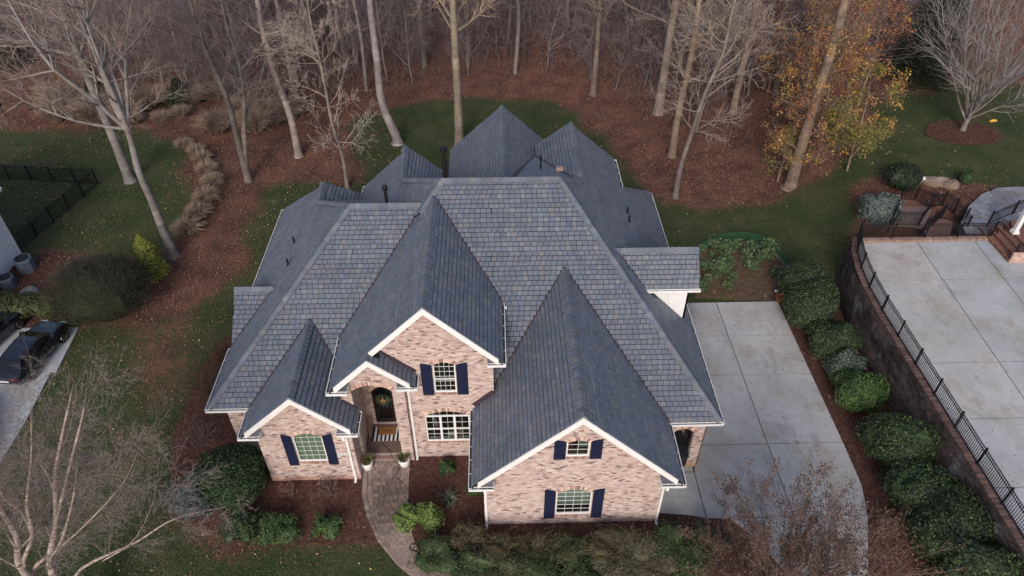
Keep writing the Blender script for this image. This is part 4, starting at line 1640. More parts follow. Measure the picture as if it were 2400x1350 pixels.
# brick edging at the back of the pad
edge = structure(thing('brick_edging', 'x', 'x', (27, 35.4, PZ)))
del edge['label'], edge['category']
x = 22.55
while x < 31.2:
    mb = MB()
    mb.box(x, 35.18, PZ - 0.25, x + 0.072, 35.62, PZ + 0.10 + random.uniform(-.004, .004), vary(random.choice((S(150, 122, 111), S(138, 110, 101), S(162, 136, 124))), 0.1))
    obj('edging_brick', mb, M['brick'], edge, centre=True)
    x += 0.08
mb = MB()
mb.box(22.5, 35.2, 0, 31.2, 35.6, PZ - 0.05, S(128, 104, 96))
obj('edging_core', mb, M['brick'], edge)


# ------------------------------------------------------------------ metal fences
def make_piece(name, w, d, h, m):
    mb = MB()
    mb.box(-w / 2, -d / 2, 0, w / 2, d / 2, h)
    return mesh_from(name, mb, m)


PICK = make_piece('picket', 0.022, 0.022, 0.98, M['iron'])
POST = make_piece('post', 0.075, 0.075, 1.22, M['iron'])


def fence(name, label, line, base, H=1.05, gap=0.115, post_every=2.0, each=True, group=None, zfun=None, post_h=None, cat='fence', thick=1.0):
    root = thing(name, label, cat, (*line[0], base), group)
    P = [np.array(p, float) for p in line]
    zf = zfun or (lambda x, y: base)
    joined = MB()
    for a, b in zip(P[:-1], P[1:]):
        L = np.linalg.norm(b - a)
        npost = max(1, round(L / post_every))
        for zz in (0.10, H - 0.16, H):
            rails = MB()
            for i in range(npost):
                p, q = a + (b - a) * i / npost, a + (b - a) * (i + 1) / npost
                rails.bar((*p, zf(*p) + zz), (*q, zf(*q) + zz), 0.03 * thick, 0.035 * thick)
            obj('rail', rails, M['iron'], root)
        for i in range(npost + 1):
            p = a + (b - a) * i / npost
            if i == npost and not (b is P[-1]):
                continue
            o = bpy.data.objects.new('post', POST)
            COL.objects.link(o)
            o.parent = root
            o.location = (p[0] - line[0][0], p[1] - line[0][1], zf(*p) - base)
            o.scale = (thick, thick, (H + 0.12) / 1.22)
        k = int(L / gap)
        for i in range(1, k):
            p = a + (b - a) * i / k
            if each:
                o = bpy.data.objects.new('picket', PICK)
                COL.objects.link(o)
                o.parent = root
                o.location = (p[0] - line[0][0], p[1] - line[0][1], zf(*p) - base + 0.06)
                o.scale = (1, 1, (H - 0.03) / 0.98)
            else:
                z0 = zf(*p)
                joined.box(p[0] - .012, p[1] - .012, z0 + .06, p[0] + .012, p[1] + .012, z0 + H + 0.02)
    if joined.V:
        obj('picket_row', joined, M['iron'], root, kind='stuff')
    return root


FX = 0.24
fl = [(p[0] + FX * o_[0], p[1] + FX * o_[1]) for p, o_ in zip(pts, offs)]
fence('metal_fence', 'long black picket fence along the top of the dark retaining wall', [(21.26, 12.4)] + fl[1:], TOPZ + 0.11, post_every=2.15)
fence('metal_fence', 'black picket fence across the brick-edged back of the parking pad', [(22.7, 35.42), (31.15, 35.42)], PZ + 0.10, post_every=2.0)
# neighbour's garden fence at the left, further off: pickets too fine to tell apart
c1 = at(231, 432)
fa, fb = at(-330, 402), at(48, 590)
fence('metal_fence', 'black metal garden fence running back from the white house and across its lawn', [tuple(fa[:2]), tuple(c1[:2]), tuple(fb[:2])], 0, H=1.3, gap=0.13,
      post_every=1.85, each=False)

# sunken landing, its railings, flagstone terrace, brick steps and porch column beyond the pad
dz = 2.75
deck = thing('landing', 'brown landing below the pad with a step down towards the terrace', 'landing', (*at(2130, 495, dz)[:2], dz))
mb = MB()
dp = ccw([tuple(at(*p, dz)[:2]) for p in ((2088, 520), (2112, 466), (2150, 466), (2186, 492), (2166, 528))])
mb.prism([(q[0], q[1], dz) for q in dp], (0, 0, -0.3), S(132, 112, 108))
obj('floor', mb, M['brick'], deck)
mb = MB()
dp2 = ccw([tuple(at(*p, dz - .1)[:2]) for p in ((2166, 528), (2186, 500), (2235, 520), (2225, 556), (2170, 556))])
mb.prism([(q[0], q[1], dz - .15) for q in dp2], (0, 0, -0.3), S(126, 96, 86))
obj('step', mb, M['brick'], deck)
ln = lambda pp, z: [tuple(at(*p, z)[:2]) for p in pp]
fence('railing', 'angled black railing round the far side of the sunken landing', ln(((2080, 545), (2108, 470), (2142, 470), (2178, 488), (2206, 482), (2232, 500), (2262, 540)), dz), dz, post_every=1.3, gap=0.13, cat='railing')
fence('railing', 'short black railing across the near side of the sunken landing', ln(((2093, 528), (2152, 529), (2176, 492)), dz), dz, post_every=1.6, gap=0.13, cat='railing')
fence('railing', 'black stair railing between the landing and the flagstones', ln(((2160, 548), (2205, 512), (2258, 522)), dz), dz, post_every=1.5, gap=0.14, cat='railing')

terr = structure(thing('terrace', 'x', 'x', (*at(2340, 480, PZ)[:2], PZ)))
del terr['label'], terr['category']
tp = ccw([tuple(at(*p, PZ)[:2]) for p in ((2252, 522), (2272, 482), (2300, 456), (2338, 441), (2390, 438), (2460, 446), (2520, 540), (2334, 548), (2262, 545))])
mb = MB()
mb.prism([(q[0], q[1], PZ + .0) for q in tp], (0, 0, -0.6), S(104, 106, 112))
obj('mortar_bed', mb, M['concrete'], terr)
xs_, ys_ = [q[0] for q in tp], [q[1] for q in tp]
yy, r_ = min(ys_), 0
while yy < max(ys_):
    h = random.choice((0.5, 0.62, 0.75))
    xx = min(xs_) - random.uniform(0, .6)
    while xx < max(xs_):
        w = random.choice((0.5, 0.7, 0.9, 1.1))
        q = [(xx + .015 + random.uniform(0, .02), yy + .015), (xx + w - .015, yy + .015 + random.uniform(0, .03)), (xx + w - .015 - random.uniform(0, .03), yy + h - .015), (xx + .015, yy + h - .02)]
        q = clip_poly(q, tp) if len(tp) else q
        if len(q) > 2 and area2(q) > 0.03:
            mb = MB()
            mb.prism([(p[0], p[1], PZ + .035 + random.uniform(0, .01)) for p in q], (0, 0, -0.05), vary(random.choice((S(136, 140, 152), S(124, 128, 140), S(148, 150, 158), S(128, 126, 132))), 0.08))
            obj('flagstone', mb, M['concrete'], terr, centre=True)
        xx += w
    yy += h
# raised flagstone rim
steps = thing('brick_steps', 'brown brick steps climbing to the white porch column at the right edge', 'steps', (31.6, 34.5, PZ))
for k in range(4):
    mb = MB()
    x0 = 30.9 + 0.42 * k
    mb.prism([(x0, 33.0, PZ + 0.17 * (k + 1)), (35, 33.0, PZ + 0.17 * (k + 1)), (35, 36.4, PZ + 0.17 * (k + 1)), (x0 + (0.9 if k < 3 else 0.6), 36.4, PZ + .17 * (k + 1)), (x0, 35.2, PZ + .17 * (k + 1))], (0, 0, -0.17 * (k + 1) - .02),
             vary(S(124, 88, 76), 0.1))
    obj('tread', mb, M['brick'], steps)
mb = MB()
y = 33.0
while y < 36.3:
    for k in range(4):
        mb.box(30.885 + 0.42 * k, y, PZ + .17 * k + .09, 30.99 + .42 * k, y + 0.068, PZ + .17 * (k + 1) + .012, vary(random.choice((S(140, 98, 84), S(112, 78, 70))), 0.1))
    y += 0.08
obj('nosing', mb, M['brick'], steps, kind='stuff')
mb = MB()
mb.box(30.95, 32.9, PZ, 35, 33.0, PZ + 0.75, S(176, 136, 112))
obj('side_wall', mb, M['laid_brick'], steps)
fence('railing', 'black handrail on the near side of the brick steps', [(31.1, 33.05), (34.5, 33.05)], PZ + .3, zfun=lambda x, y: PZ + .3 + min(0.9, max(0, (x - 31.1) * .35)), post_every=1.7, H=0.95, gap=0.12, cat='railing')
fence('railing', 'black handrail on the far side of the brick steps', [(31.3, 36.3), (34.4, 37.0)], PZ + .3, zfun=lambda x, y: PZ + .3 + min(0.9, max(0, (x - 31.1) * .35)), post_every=1.7, H=0.95, gap=0.12, cat='railing')
q = at(2377, 545, PZ + .7)
colm = thing('porch_column', 'square white porch column standing on the brick steps', 'column', (q[0], q[1], PZ + .68))
mb = MB()
mb.box(q[0] - .2, q[1] - .2, PZ + .68, q[0] + .2, q[1] + .2, PZ + .80)
mb.box(q[0] - .17, q[1] - .17, PZ + .80, q[0] + .17, q[1] + .17, PZ + .90)
obj('plinth', mb, M['white'], colm)
mb = MB()
mb.box(q[0] - .12, q[1] - .12, PZ + .90, q[0] + .12, q[1] + .12, PZ + 3.4)
obj('shaft', mb, M['white'], colm)

# ================================================================== WHITE HOUSE AT THE LEFT EDGE
wc = at(52, 600)
wx, wy = float(wc[0]), float(wc[1])
wh = thing('white_house', 'corner of a white lap-sided house at the left edge of the picture', 'house', (wx - 5, wy - 6, 0))
mb = MB()
mb.box(wx - 12, wy - 18, 0, wx, wy, 5.0, S(206, 208, 214))
obj('wall', mb, M['tint'], wh)
for k in range(32):
    mb = MB()
    z = 0.15 + k * 0.15
    mb.prism([(wx + 0.045, wy - 6, z), (wx + .045, wy - .12, z), (wx + .012, wy - .12, z + .148), (wx + .012, wy - 6, z + .148)], (-0.04, 0, 0), vary(S(206, 209, 216), 0.02, 0.005))
    obj('siding_board', mb, M['tint'], wh, centre=True)
mb = MB()
mb.box(wx - .1, wy - .11, 0, wx + .06, wy + .03, 5.0)
obj('corner_board', mb, M['white'], wh)
mb = MB()
xr, ye, zr = wx - 6, wy + .75, 5.0
for sgn in (0, 1):
    xe = wx + .45 if not sgn else wx - 12.45
    mb.prism(([(xe, wy - 18.5, zr), (xe, ye, zr), (xr, ye, zr + 4.2), (xr, wy - 18.5, zr + 4.2)]), (0, 0, -.12), S(92, 92, 98))
mb.add([(wx, wy, zr), (wx - 12, wy, zr), (xr, wy, zr + 4.0)], [(0, 1, 2)], S(206, 208, 214))
obj('roof', mb, M['slate'], wh)
mb = MB()
mb.bar((wx + .47, wy - 18.5, zr - .1), (wx + .47, ye, zr - .1), 0.05, 0.2)
mb.bar((wx + .47, ye, zr - .1), (xr, ye, zr + 4.1), 0.05, 0.2)
obj('fascia', mb, M['white'], wh)


def ac_unit(px, py, r, h, label):
    p = at(px, py)
    t = thing('air_conditioner', label, 'air conditioner', (p[0], p[1], 0), 'air conditioners beside the white house')
    c = (p[0], p[1])
    n = 8
    oct_ = [(c[0] + r * 1.06 * math.cos(math.pi / 8 + i * math.pi / 4), c[1] + r * 1.06 * math.sin(math.pi / 8 + i * math.pi / 4)) for i in range(8)]
    mb = MB()
    mb.prism([(x_, y_, h) for x_, y_ in oct_], (0, 0, -h), S(112, 122, 138))
    obj('cabinet', mb, M['tint'], t)
    fn = MB()
    for k in range(22):
        z = 0.10 + k * (h - .2) / 22
        for i in range(8):
            a, b = oct_[i], oct_[(i + 1) % 8]
            fn.bar((*((np.array(a) - c) * 1.012 + c), z), (*((np.array(b) - c) * 1.012 + c), z), 0.012, 0.014, S(92, 102, 118))
    obj('louvre', fn, M['tint'], t, kind='stuff')
    tp_ = MB()
    tp_.lathe((*c, h), [(r * .82, 0.004), (r * .82, 0.02), (r * .78, 0.02), (r * .78, .008)], 20, S(28, 30, 34))
    obj('fan_well', tp_, M['tint'], t)
    gr = MB()
    for rr in (0.25, 0.5, 0.74):
        gr.tube([(c[0] + r * rr * math.cos(q), c[1] + r * rr * math.sin(q), h + .03) for q in np.linspace(0, 2 * math.pi, 17)], 0.010, 4, S(70, 76, 86))
    for q in np.linspace(0, math.pi, 5)[:-1]:
        gr.tube([(c[0] - r * .8 * math.cos(q), c[1] - r * .8 * math.sin(q), h + .03), (c[0] + r * .8 * math.cos(q), c[1] + r * .8 * math.sin(q), h + .03)], 0.010, 4, S(70, 76, 86))
    obj('grille', gr, M['tint'], t)


ac_unit(66, 632, 0.52, 0.98, 'larger grey air conditioner against the white house corner')
ac_unit(24, 672, 0.44, 0.80, 'smaller grey air conditioner nearer the clipped hedge')
# rock-shaped cover
p = at(70, 684)
mb = MB()
for i in range(6):
    pass


def rock(mb, c, rx, ry, rz, col, seed=0, sub=(9, 14)):
    r0 = np.random.default_rng(seed)
    ph = r0.uniform(0, 6.28, 6)
    V, F = [], []
    nu, nv_ = sub[1], sub[0]
    for i in range(nv_ + 1):
        th = math.pi * 0.56 * i / nv_
        for j in range(nu):
            q = 2 * math.pi * j / nu
            k = 1 + 0.10 * math.sin(2 * q + ph[0] + th) + 0.08 * math.sin(3 * q + ph[1]) + 0.06 * math.sin(5 * th + ph[2] + 2 * q)
            V.append((c[0] + rx * k * math.sin(th) * math.cos(q), c[1] + ry * k * math.sin(th) * math.sin(q), c[2] + rz * k * math.cos(th)))
    for i in range(nv_):
        for j in range(nu):
            F.append((i * nu + j, i * nu + (j + 1) % nu, (i + 1) * nu + (j + 1) % nu, (i + 1) * nu + j))
    mb.add(V, F, col)


rock(mb, (p[0], p[1], 0), .52, .40, .34, S(132, 138, 146), 4)
tag(obj('boulder', mb, M['concrete'], smooth=True), 'pale grey boulder beside the smaller air conditioner', 'boulder')
for (px, py, rx, lab) in ((2192, 428, 1.0, 'broad tan boulder in the bed behind the landing'), (2228, 436, 0.7, 'smaller tan boulder right of the broad one, in the same bed')):
    p = at_ground(px, py)
    mb = MB()
    rock(mb, p, rx, rx * .6, .42, S(120, 100, 88), int(px))
    tag(obj('boulder', mb, M['concrete'], smooth=True), lab, 'boulder')
p = at_ground(2158, 430)
mb = MB()
mb.lathe((p[0], p[1], p[2]), [(.05, 0), (.05, .3), (.17, .38), (.17, .5), (.05, .56)], 12)
tag(obj('garden_light', mb, M['white']), 'small round white garden light between the dark shrub and the boulders', 'light')

# neighbour's drive
nd = structure(thing('side_driveway', 'x', 'x', (-29, 26, 0)))
del nd['label'], nd['category']
sl = [(31.9, 28.2), (28.2, 24.6), (24.6, 21.0), (21, 17)]
for a, b in sl:
    slab(nd, [(-42, a), (-42, b), (-25.1 - 0.03 * (28 - b) * 0, b), (-25.4 if a > 28 else -25.1, a)], -.1, 0.05, vary(S(168, 170, 178), 0.03, .01))
HARD.append([(-42, 31.9), (-42, 17), (-25.1, 17), (-25.4, 31.9)])


# ------------------------------------------------------------------ cars
def car(label, x, y, rot, col, rear_detail=True):
    """saloon, nose along +y locally; body lofted from cross-sections"""
    root = thing('parked_car', label, 'car', (0, 0, 0), 'dark cars parked at the left edge')
    L_, W2 = 4.8, 0.92
    prof = [(-2.40, .45, .62, .80), (-2.36, .38, .92, .86), (-2.1, .30, 1.02, .90), (-1.4, .24, 1.06, .92), (0.9, .22, 1.00, .92), (1.6, .24, .93, .91), (2.2, .28, .82, .86), (2.40, .40, .62, .72)]
    V, F = [], []
    ns = 10
    for yy, zb, zt, w in prof:
        sec = [(-w * .9, zb), (-w, zb + .16), (-w, (zb + zt) / 2 + .1), (-w * .95, zt - .05), (-w * .80, zt), (w * .80, zt), (w * .95, zt - .05), (w, (zb + zt) / 2 + .1), (w, zb + .16), (w * .9, zb)]
        V += [(a, yy, b) for a, b in sec]
    for i in range(len(prof) - 1):
        for j in range(ns):
            F.append((i * ns + j, i * ns + (j + 1) % ns, (i + 1) * ns + (j + 1) % ns, (i + 1) * ns + j))
    F += [tuple(range(ns)), tuple(range((len(prof) - 1) * ns + ns - 1, (len(prof) - 1) * ns - 1, -1))]
    mb = MB()
    mb.add(V, F, col)
    obj('body', mb, M['car_paint'], root, smooth=False)
    # roof and pillars
    mb = MB()
    roofp = [(-1.45, .60, 1.40), (-1.1, .66, 1.45), (0.0, .68, 1.47), (0.35, .64, 1.43)]
    V = []
    for yy, w, z in roofp:
        V += [(-w, yy, z - .05), (-w * .7, yy, z), (w * .7, yy, z), (w, yy, z - .05)]
    F = [(i * 4 + j, i * 4 + j + 1, (i + 1) * 4 + j + 1, (i + 1) * 4 + j) for i in range(3) for j in range(3)]
    mb.add(V, F, col)
    for sx_ in (-1, 1):
        for a, b in (((.60, -1.45, 1.36), (.80, -2.0, 1.0)), ((.64, .35, 1.39), (.82, 1.15, .98)), ((.67, -.45, 1.41), (.86, -.5, 1.02))):
            mb.bar((a[0] * sx_, a[1], a[2]), (b[0] * sx_, b[1], b[2]), .07, .06)
    obj('roof', mb, M['car_paint'], root)
    gl = MB()
    gl.add([(-.60, .36, 1.41), (.60, .36, 1.41), (.79, 1.16, .985), (-.79, 1.16, .985)], [(0, 1, 2, 3)])
    obj('windscreen', gl, M['glass'], root)
    gl = MB()
    gl.add([(-.57, -1.46, 1.39), (.57, -1.46, 1.39), (.76, -2.02, 1.03), (-.76, -2.02, 1.03)], [(0, 1, 2, 3)])
    obj('rear_window', gl, M['glass'], root)
    for sx_ in (-1, 1):
        gl = MB()
        gl.add([(.655 * sx_, -1.4, 1.37), (.69 * sx_, .3, 1.38), (.845 * sx_, 1.05, 1.0), (.845 * sx_, -1.9, 1.03)], [(0, 1, 2, 3)])
        obj('side_window', gl, M['glass'], root)
        mb = MB()
        mb.box(.93 * sx_ - .11, .75, .98, .93 * sx_ + .11, .95, 1.14)
        obj('mirror', mb, M['car_paint'], root)
        for yy in (-1.42, 1.45):
            mb = MB()
            V = []
            for k in range(18):
                q = 2 * math.pi * k / 18
                V += [(sx_ * .74, yy + .33 * math.cos(q), .33 + .33 * math.sin(q)), (sx_ * .945, yy + .33 * math.cos(q), .33 + .33 * math.sin(q))]
            F = [(2 * k, 2 * k + 1, (2 * k + 3) % 36, (2 * k + 2) % 36) for k in range(18)] + [tuple(range(1, 36, 2))]
            mb.add(V, F)
            w_ = obj('wheel', mb, M['tyre'], root)
            rm = MB()
            for k in range(5):
                q = 2 * math.pi * k / 5
                rm.bar((sx_ * .952, yy, .33), (sx_ * .952, yy + .22 * math.cos(q), .33 + .22 * math.sin(q)), .05, .02, up=(1, 0, 0))
            rm.tube([(sx_ * .95, yy + .225 * math.cos(q), .33 + .225 * math.sin(q)) for q in np.linspace(0, 2 * math.pi, 19)], .016, 4)
            obj('rim', rm, M['chrome'], w_)
        mb = MB()
        mb.box(sx_ * .52 - .25, -2.41, .74, sx_ * .52 + .25, -2.33, .90, S(96, 18, 20))
        obj('tail_light', mb, M['tint_gloss'], root)
        mb = MB()
        mb.box(sx_ * .58 - .2, 2.26, .62, sx_ * .58 + .2, 2.36, .76, S(180, 184, 190))
        obj('headlight', mb, M['tint_gloss'], root)
    mb = MB()
    mb.bar((-.72, -2.43, .92), (.72, -2.43, .92), .03, .03)
    mb.bar((-.86, -2.42, .50), (.86, -2.42, .50), .03, .04)
    obj('chrome_trim', mb, M['chrome'], root)
    mb = MB()
    mb.box(-.26, -2.445, .60, .26, -2.41, .72, S(196, 198, 204))
    obj('number_plate', mb, M['tint_gloss'], root)
    root.location = (x, y, .06)
    root.rotation_euler = (0, 0, rot)
    return root


car('dark blue saloon parked tail towards the viewer beside the lawn', -26.75, 29.3, math.radians(-7), S(28, 30, 46))
car('black car half cut off by the picture edge under the clipped hedge', -30.1, 30.7, math.radians(-15), S(20, 20, 24))
car('black car at the left edge behind the bare birch twigs', -27.4, 23.2, math.radians(22), S(22, 22, 26))

# ================================================================== PLANTS
def leaf_arrays(pts, nrm, size, pal, aspect=0.5, jit=0.35, colvar=0.22, light=None):
    """one folded quad per point"""
    n = len(pts)
    a = rng.normal(0, 1, (n, 3))
    a -= nrm * np.sum(a * nrm, 1, keepdims=True)
    a /= np.linalg.norm(a, axis=1, keepdims=True) + 1e-9
    b = np.cross(nrm, a)
    s = (size * rng.uniform(1 - jit, 1 + jit, n))[:, None]
    V = np.stack([pts - a * s * .5, pts + b * s * aspect * .5 + nrm * s * .08, pts + a * s * .5, pts - b * s * aspect * .5 + nrm * s * .08], 1).reshape(-1, 3)
    F = np.arange(4 * n).reshape(-1, 4)
    pal = np.array(pal)
    C = pal[rng.integers(0, len(pal), n)] * rng.uniform(1 - colvar, 1 + colvar, (n, 1))
    return V, F, C


def lump(dirs, seed, amp):
    r0 = np.random.default_rng(seed)
    k = np.ones(len(dirs))
    for f in (2.3, 4.1, 7.3):
        w = r0.normal(0, f, (3,))
        w2 = r0.normal(0, f, (3,))
        k += amp / f * 2.0 * (np.sin(dirs @ w + r0.uniform(0, 6)) + np.sin(dirs @ w2 + r0.uniform(0, 6)))
    return k


def foliage(mb, c, rad, n, size, pal, seed, amp=0.14, shell=0.30, core=True, flat_top=None, aspect=0.55, core_k=0.80, up=0.25):
    c, rad = np.array(c, float), np.array(rad, float)
    d = rng.normal(0, 1, (n, 3))
    d /= np.linalg.norm(d, axis=1, keepdims=True)
    d[:, 2] = np.where(d[:, 2] < -0.45, -d[:, 2], d[:, 2])
    k = lump(d, seed, amp) * (1 - shell * rng.random(n) ** 1.6)
    pts = c + d * rad * k[:, None]
    if flat_top:
        pts[:, 2] = np.minimum(pts[:, 2], flat_top + rng.normal(0, .05, n))
    pts = pts[pts[:, 2] > c[2] - rad[2] * 0.95]
    d = (pts - c) / rad
    d /= np.linalg.norm(d, axis=1, keepdims=True)
    nr = d + rng.normal(0, .55, d.shape) + np.array([0, 0, up])
    nr /= np.linalg.norm(nr, axis=1, keepdims=True)
    mb.arrays(*leaf_arrays(pts, nr, size, pal, aspect, colvar=.42))
    if core:
        V, F = [], []
        nu, nv_ = 20, 11
        th = np.pi * 0.86 * np.arange(nv_ + 1) / nv_
        for t in th:
            for j in range(nu):
                q = 2 * math.pi * j / nu
                V.append((math.sin(t) * math.cos(q), math.sin(t) * math.sin(q), math.cos(t)))
        V = np.array(V)
        kk = lump(V, seed, amp)
        V = c + V * rad * (kk * core_k)[:, None]
        if flat_top:
            V[:, 2] = np.minimum(V[:, 2], flat_top - .12)
        F = [(i * nu + j, i * nu + (j + 1) % nu, (i + 1) * nu + (j + 1) % nu, (i + 1) * nu + j) for i in range(nv_) for j in range(nu)]
        mb.arrays(V, np.array(F), np.tile(np.array(pal).mean(0), (len(F), 1)))


def segs_mesh(P0, P1, R0, R1, sides, C):
    P0, P1, R0, R1 = (np.asarray(q, float) for q in (P0, P1, R0, R1))
    n = len(P0)
    t = P1 - P0
    t /= np.linalg.norm(t, axis=1, keepdims=True) + 1e-9
    ref = np.where(np.abs(t[:, 2:3]) > 0.9, np.array([[1.0, 0, 0]]), np.array([[0, 0, 1.0]]))
    a = np.cross(t, ref)
    a /= np.linalg.norm(a, axis=1, keepdims=True) + 1e-9
    b = np.cross(t, a)
    ang = 2 * np.pi * np.arange(sides) / sides
    ring = a[:, None, :] * np.cos(ang)[None, :, None] + b[:, None, :] * np.sin(ang)[None, :, None]
    V = np.concatenate([P0[:, None, :] + ring * R0[:, None, None], P1[:, None, :] + ring * R1[:, None, None]], 1).reshape(-1, 3)
    k = np.arange(sides)
    k2 = (k + 1) % sides
    f = np.stack([k, k2, k2 + sides, k + sides], 1)
    F = (f[None] + (np.arange(n) * 2 * sides)[:, None, None]).reshape(-1, 4)
    return V, F, np.repeat(np.asarray(C), sides, 0)


def grow(out, p, d, L, r, lev, maxlev, rnd, up=0.08, wander=0.16, start=0.25, kids=(5, 5, 4), ang=(35, 65), ratio=(0.35, 0.6), rmin=0.006, tips=None):
    """recursive limb: appends (p, q, ra, rb, level)"""
    n = max(3, int(L / (0.9, 0.55, 0.35, 0.28)[min(lev, 3)]))
    st = L / n
    nk = kids[min(lev, len(kids) - 1)] if lev < maxlev else 0
    spots = sorted(rnd.uniform(start, 0.98) for _ in range(nk))
    si = 0
    for i in range(n):
        d = (d[0] + rnd.gauss(0, wander), d[1] + rnd.gauss(0, wander), d[2] + rnd.gauss(0, wander) + up)
        m = math.sqrt(d[0] ** 2 + d[1] ** 2 + d[2] ** 2)
        d = (d[0] / m, d[1] / m, d[2] / m)
        q = (p[0] + d[0] * st, p[1] + d[1] * st, p[2] + d[2] * st)
        ra = max(rmin, r * (1 - 0.8 * i / n))
        rb = max(rmin, r * (1 - 0.8 * (i + 1) / n))
        out.append((p, q, ra, rb, lev))
        while si < nk and spots[si] <= (i + 1) / n:
            f = spots[si]
            si += 1
            a = math.radians(rnd.uniform(*ang))
            # random perpendicular
            ux, uy, uz = rnd.gauss(0, 1), rnd.gauss(0, 1), rnd.gauss(0, 1)
            dot = ux * d[0] + uy * d[1] + uz * d[2]
            ux, uy, uz = ux - dot * d[0], uy - dot * d[1], uz - dot * d[2]
            m = math.sqrt(ux * ux + uy * uy + uz * uz) + 1e-9
            ca, sa = math.cos(a), math.sin(a) / m
            nd = (d[0] * ca + ux * sa, d[1] * ca + uy * sa, d[2] * ca + uz * sa)
            grow(out, q, nd, L * rnd.uniform(*ratio) * (1.1 - 0.5 * f), max(rmin, min(rb * 0.75, r * 0.5)), lev + 1, maxlev, rnd, up, wander * 1.15, 0.15, kids, ang, ratio, rmin, tips)
        p = q
    if tips is not None:
        tips.append((p, d, lev))


BARK = S(128, 118, 112)
TWIG = S(120, 108, 104)


def split_mesh(root, segs, bark, twig, thick=0.05, name2='crown', rscale=1.0):
    """thick segments become the trunk part, thin ones the crown"""
    tk = [s for s in segs if s[2] >= thick]
    tn = [s for s in segs if s[2] < thick]
    out = []
    for lst, nm, m, sides, col in ((tk, 'trunk', M['bark'], 7, bark), (tn, name2, M['twig'], 3, twig)):
        if not lst:
            continue
        P0, P1 = [s[0] for s in lst], [s[1] for s in lst]
        n = len(lst)
        C = np.array(col)[None] * rng.uniform(.78, 1.22, (n, 1))
        mb = MB()
        mb.arrays(*segs_mesh(P0, P1, [s[2] * rscale for s in lst], [s[3] * rscale for s in lst], sides, C))
        out.append(obj(nm, mb, m, root, smooth=(nm == 'trunk')))
    return out


def trunk_poly(pts, rads, segs, sub=4):
    """explicit stem through points, added as level-0 segments; returns resampled points"""
    P = [np.array(p, float) for p in pts]
    res, rr = [], []
    m = len(P)
    for i in range(m - 1):
        p0, p1, p2, p3 = P[max(i - 1, 0)], P[i], P[i + 1], P[min(i + 2, m - 1)]
        for k in range(sub):
            t = k / sub
            res.append(0.5 * ((2 * p1) + (-p0 + p2) * t + (2 * p0 - 5 * p1 + 4 * p2 - p3) * t * t + (-p0 + 3 * p1 - 3 * p2 + p3) * t ** 3))
            rr.append(rads[i] + (rads[i + 1] - rads[i]) * t)
    res.append(P[-1])
    rr.append(rads[-1])
    for a, b, r0, r1 in zip(res[:-1], res[1:], rr[:-1], rr[1:]):
        segs.append((tuple(a), tuple(b), r0, r1, 0))
    return res, rr


def limbs_on(res, rr, segs, rnd, n, zlo, zhi, L, lv=2, up=0.06, ang=(45, 80), kids=(8, 9, 6), tips=None, side=None, rf=0.4, rmin=0.009, start=.2):
    cand = [i for i, p in enumerate(res) if zlo <= p[2] <= zhi and i < len(res) - 1]
    for _ in range(n):
        if not cand:
            return
        i = rnd.choice(cand)
        p, d = res[i], res[i + 1] - res[i]
        d = d / np.linalg.norm(d)
        q = rnd.uniform(0, 2 * math.pi) if side is None else rnd.gauss(side, 0.7)
        a = math.radians(rnd.uniform(*ang))
        h = np.array([math.cos(q), math.sin(q), 0])
        nd = d * math.cos(a) + h * math.sin(a)
        grow(segs, tuple(p), tuple(nd), L * rnd.uniform(.6, 1.15), rr[i] * rf * rnd.uniform(.5, 1), 1, 1 + lv, rnd, up, 0.14, start, kids, (30, 60), (.32, .6), rmin, tips)


# ------------------------------------------------------------------ the tall trees at the lawn edge, each where it stands
def tall_tree(label, base_px, height, r0, bends=(), limbs=None, bark=BARK, twig=TWIG, seed=1, low=9.0, leaf=None, n=16, L=5.0, extra=None, name='bare_tree', lv=2, group=None, rf=.4):
    rnd = random.Random(seed)
    b = at_ground(*base_px)
    root = thing(name, label, 'tree', b, group)
    pts = [b + np.array([0, 0, -0.15])]
    r0 = r0 * .88
    rads = [r0 * 1.75]
    pts.append(b + np.array([0, 0, 0.5]))
    rads.append(r0 * 1.12)
    nz = 6
    for i in range(1, nz + 1):
        f = i / nz
        off = np.array([rnd.gauss(0, .06) * f * 3, rnd.gauss(0, .06) * f * 3, height * f])
        for z0, dx, dy in bends:
            off[:2] += np.array([dx, dy]) * float(sstep(z0 - 2.5, z0 + 2.5, height * f))
        pts.append(b + off)
        rads.append(r0 * (1 - 0.62 * f))
    segs = []
    res, rr = trunk_poly(pts, rads, segs)
    tips = []
    limbs_on(res, rr, segs, rnd, int(n * 1.5), b[2] + low, b[2] + height, L, lv=lv, tips=tips, rf=rf)
    if extra:
        extra(b, segs, rnd, res, rr, tips)
    split_mesh(root, segs, bark, twig)
    return root, b, segs, tips


def fork(z, dirs):
    def f(b, segs, rnd, res, rr, tips):
        i = min(range(len(res)), key=lambda k: abs(res[k][2] - b[2] - z))
        for dx, dy, dz, L, r in dirs:
            m = math.sqrt(dx * dx + dy * dy + dz * dz)
            grow(segs, tuple(res[i]), (dx / m, dy / m, dz / m), L, r, 0, 3, rnd, 0.03, 0.08, .15, (14, 9, 6), (30, 60), (.28, .5), 0.009, tips)
    return f


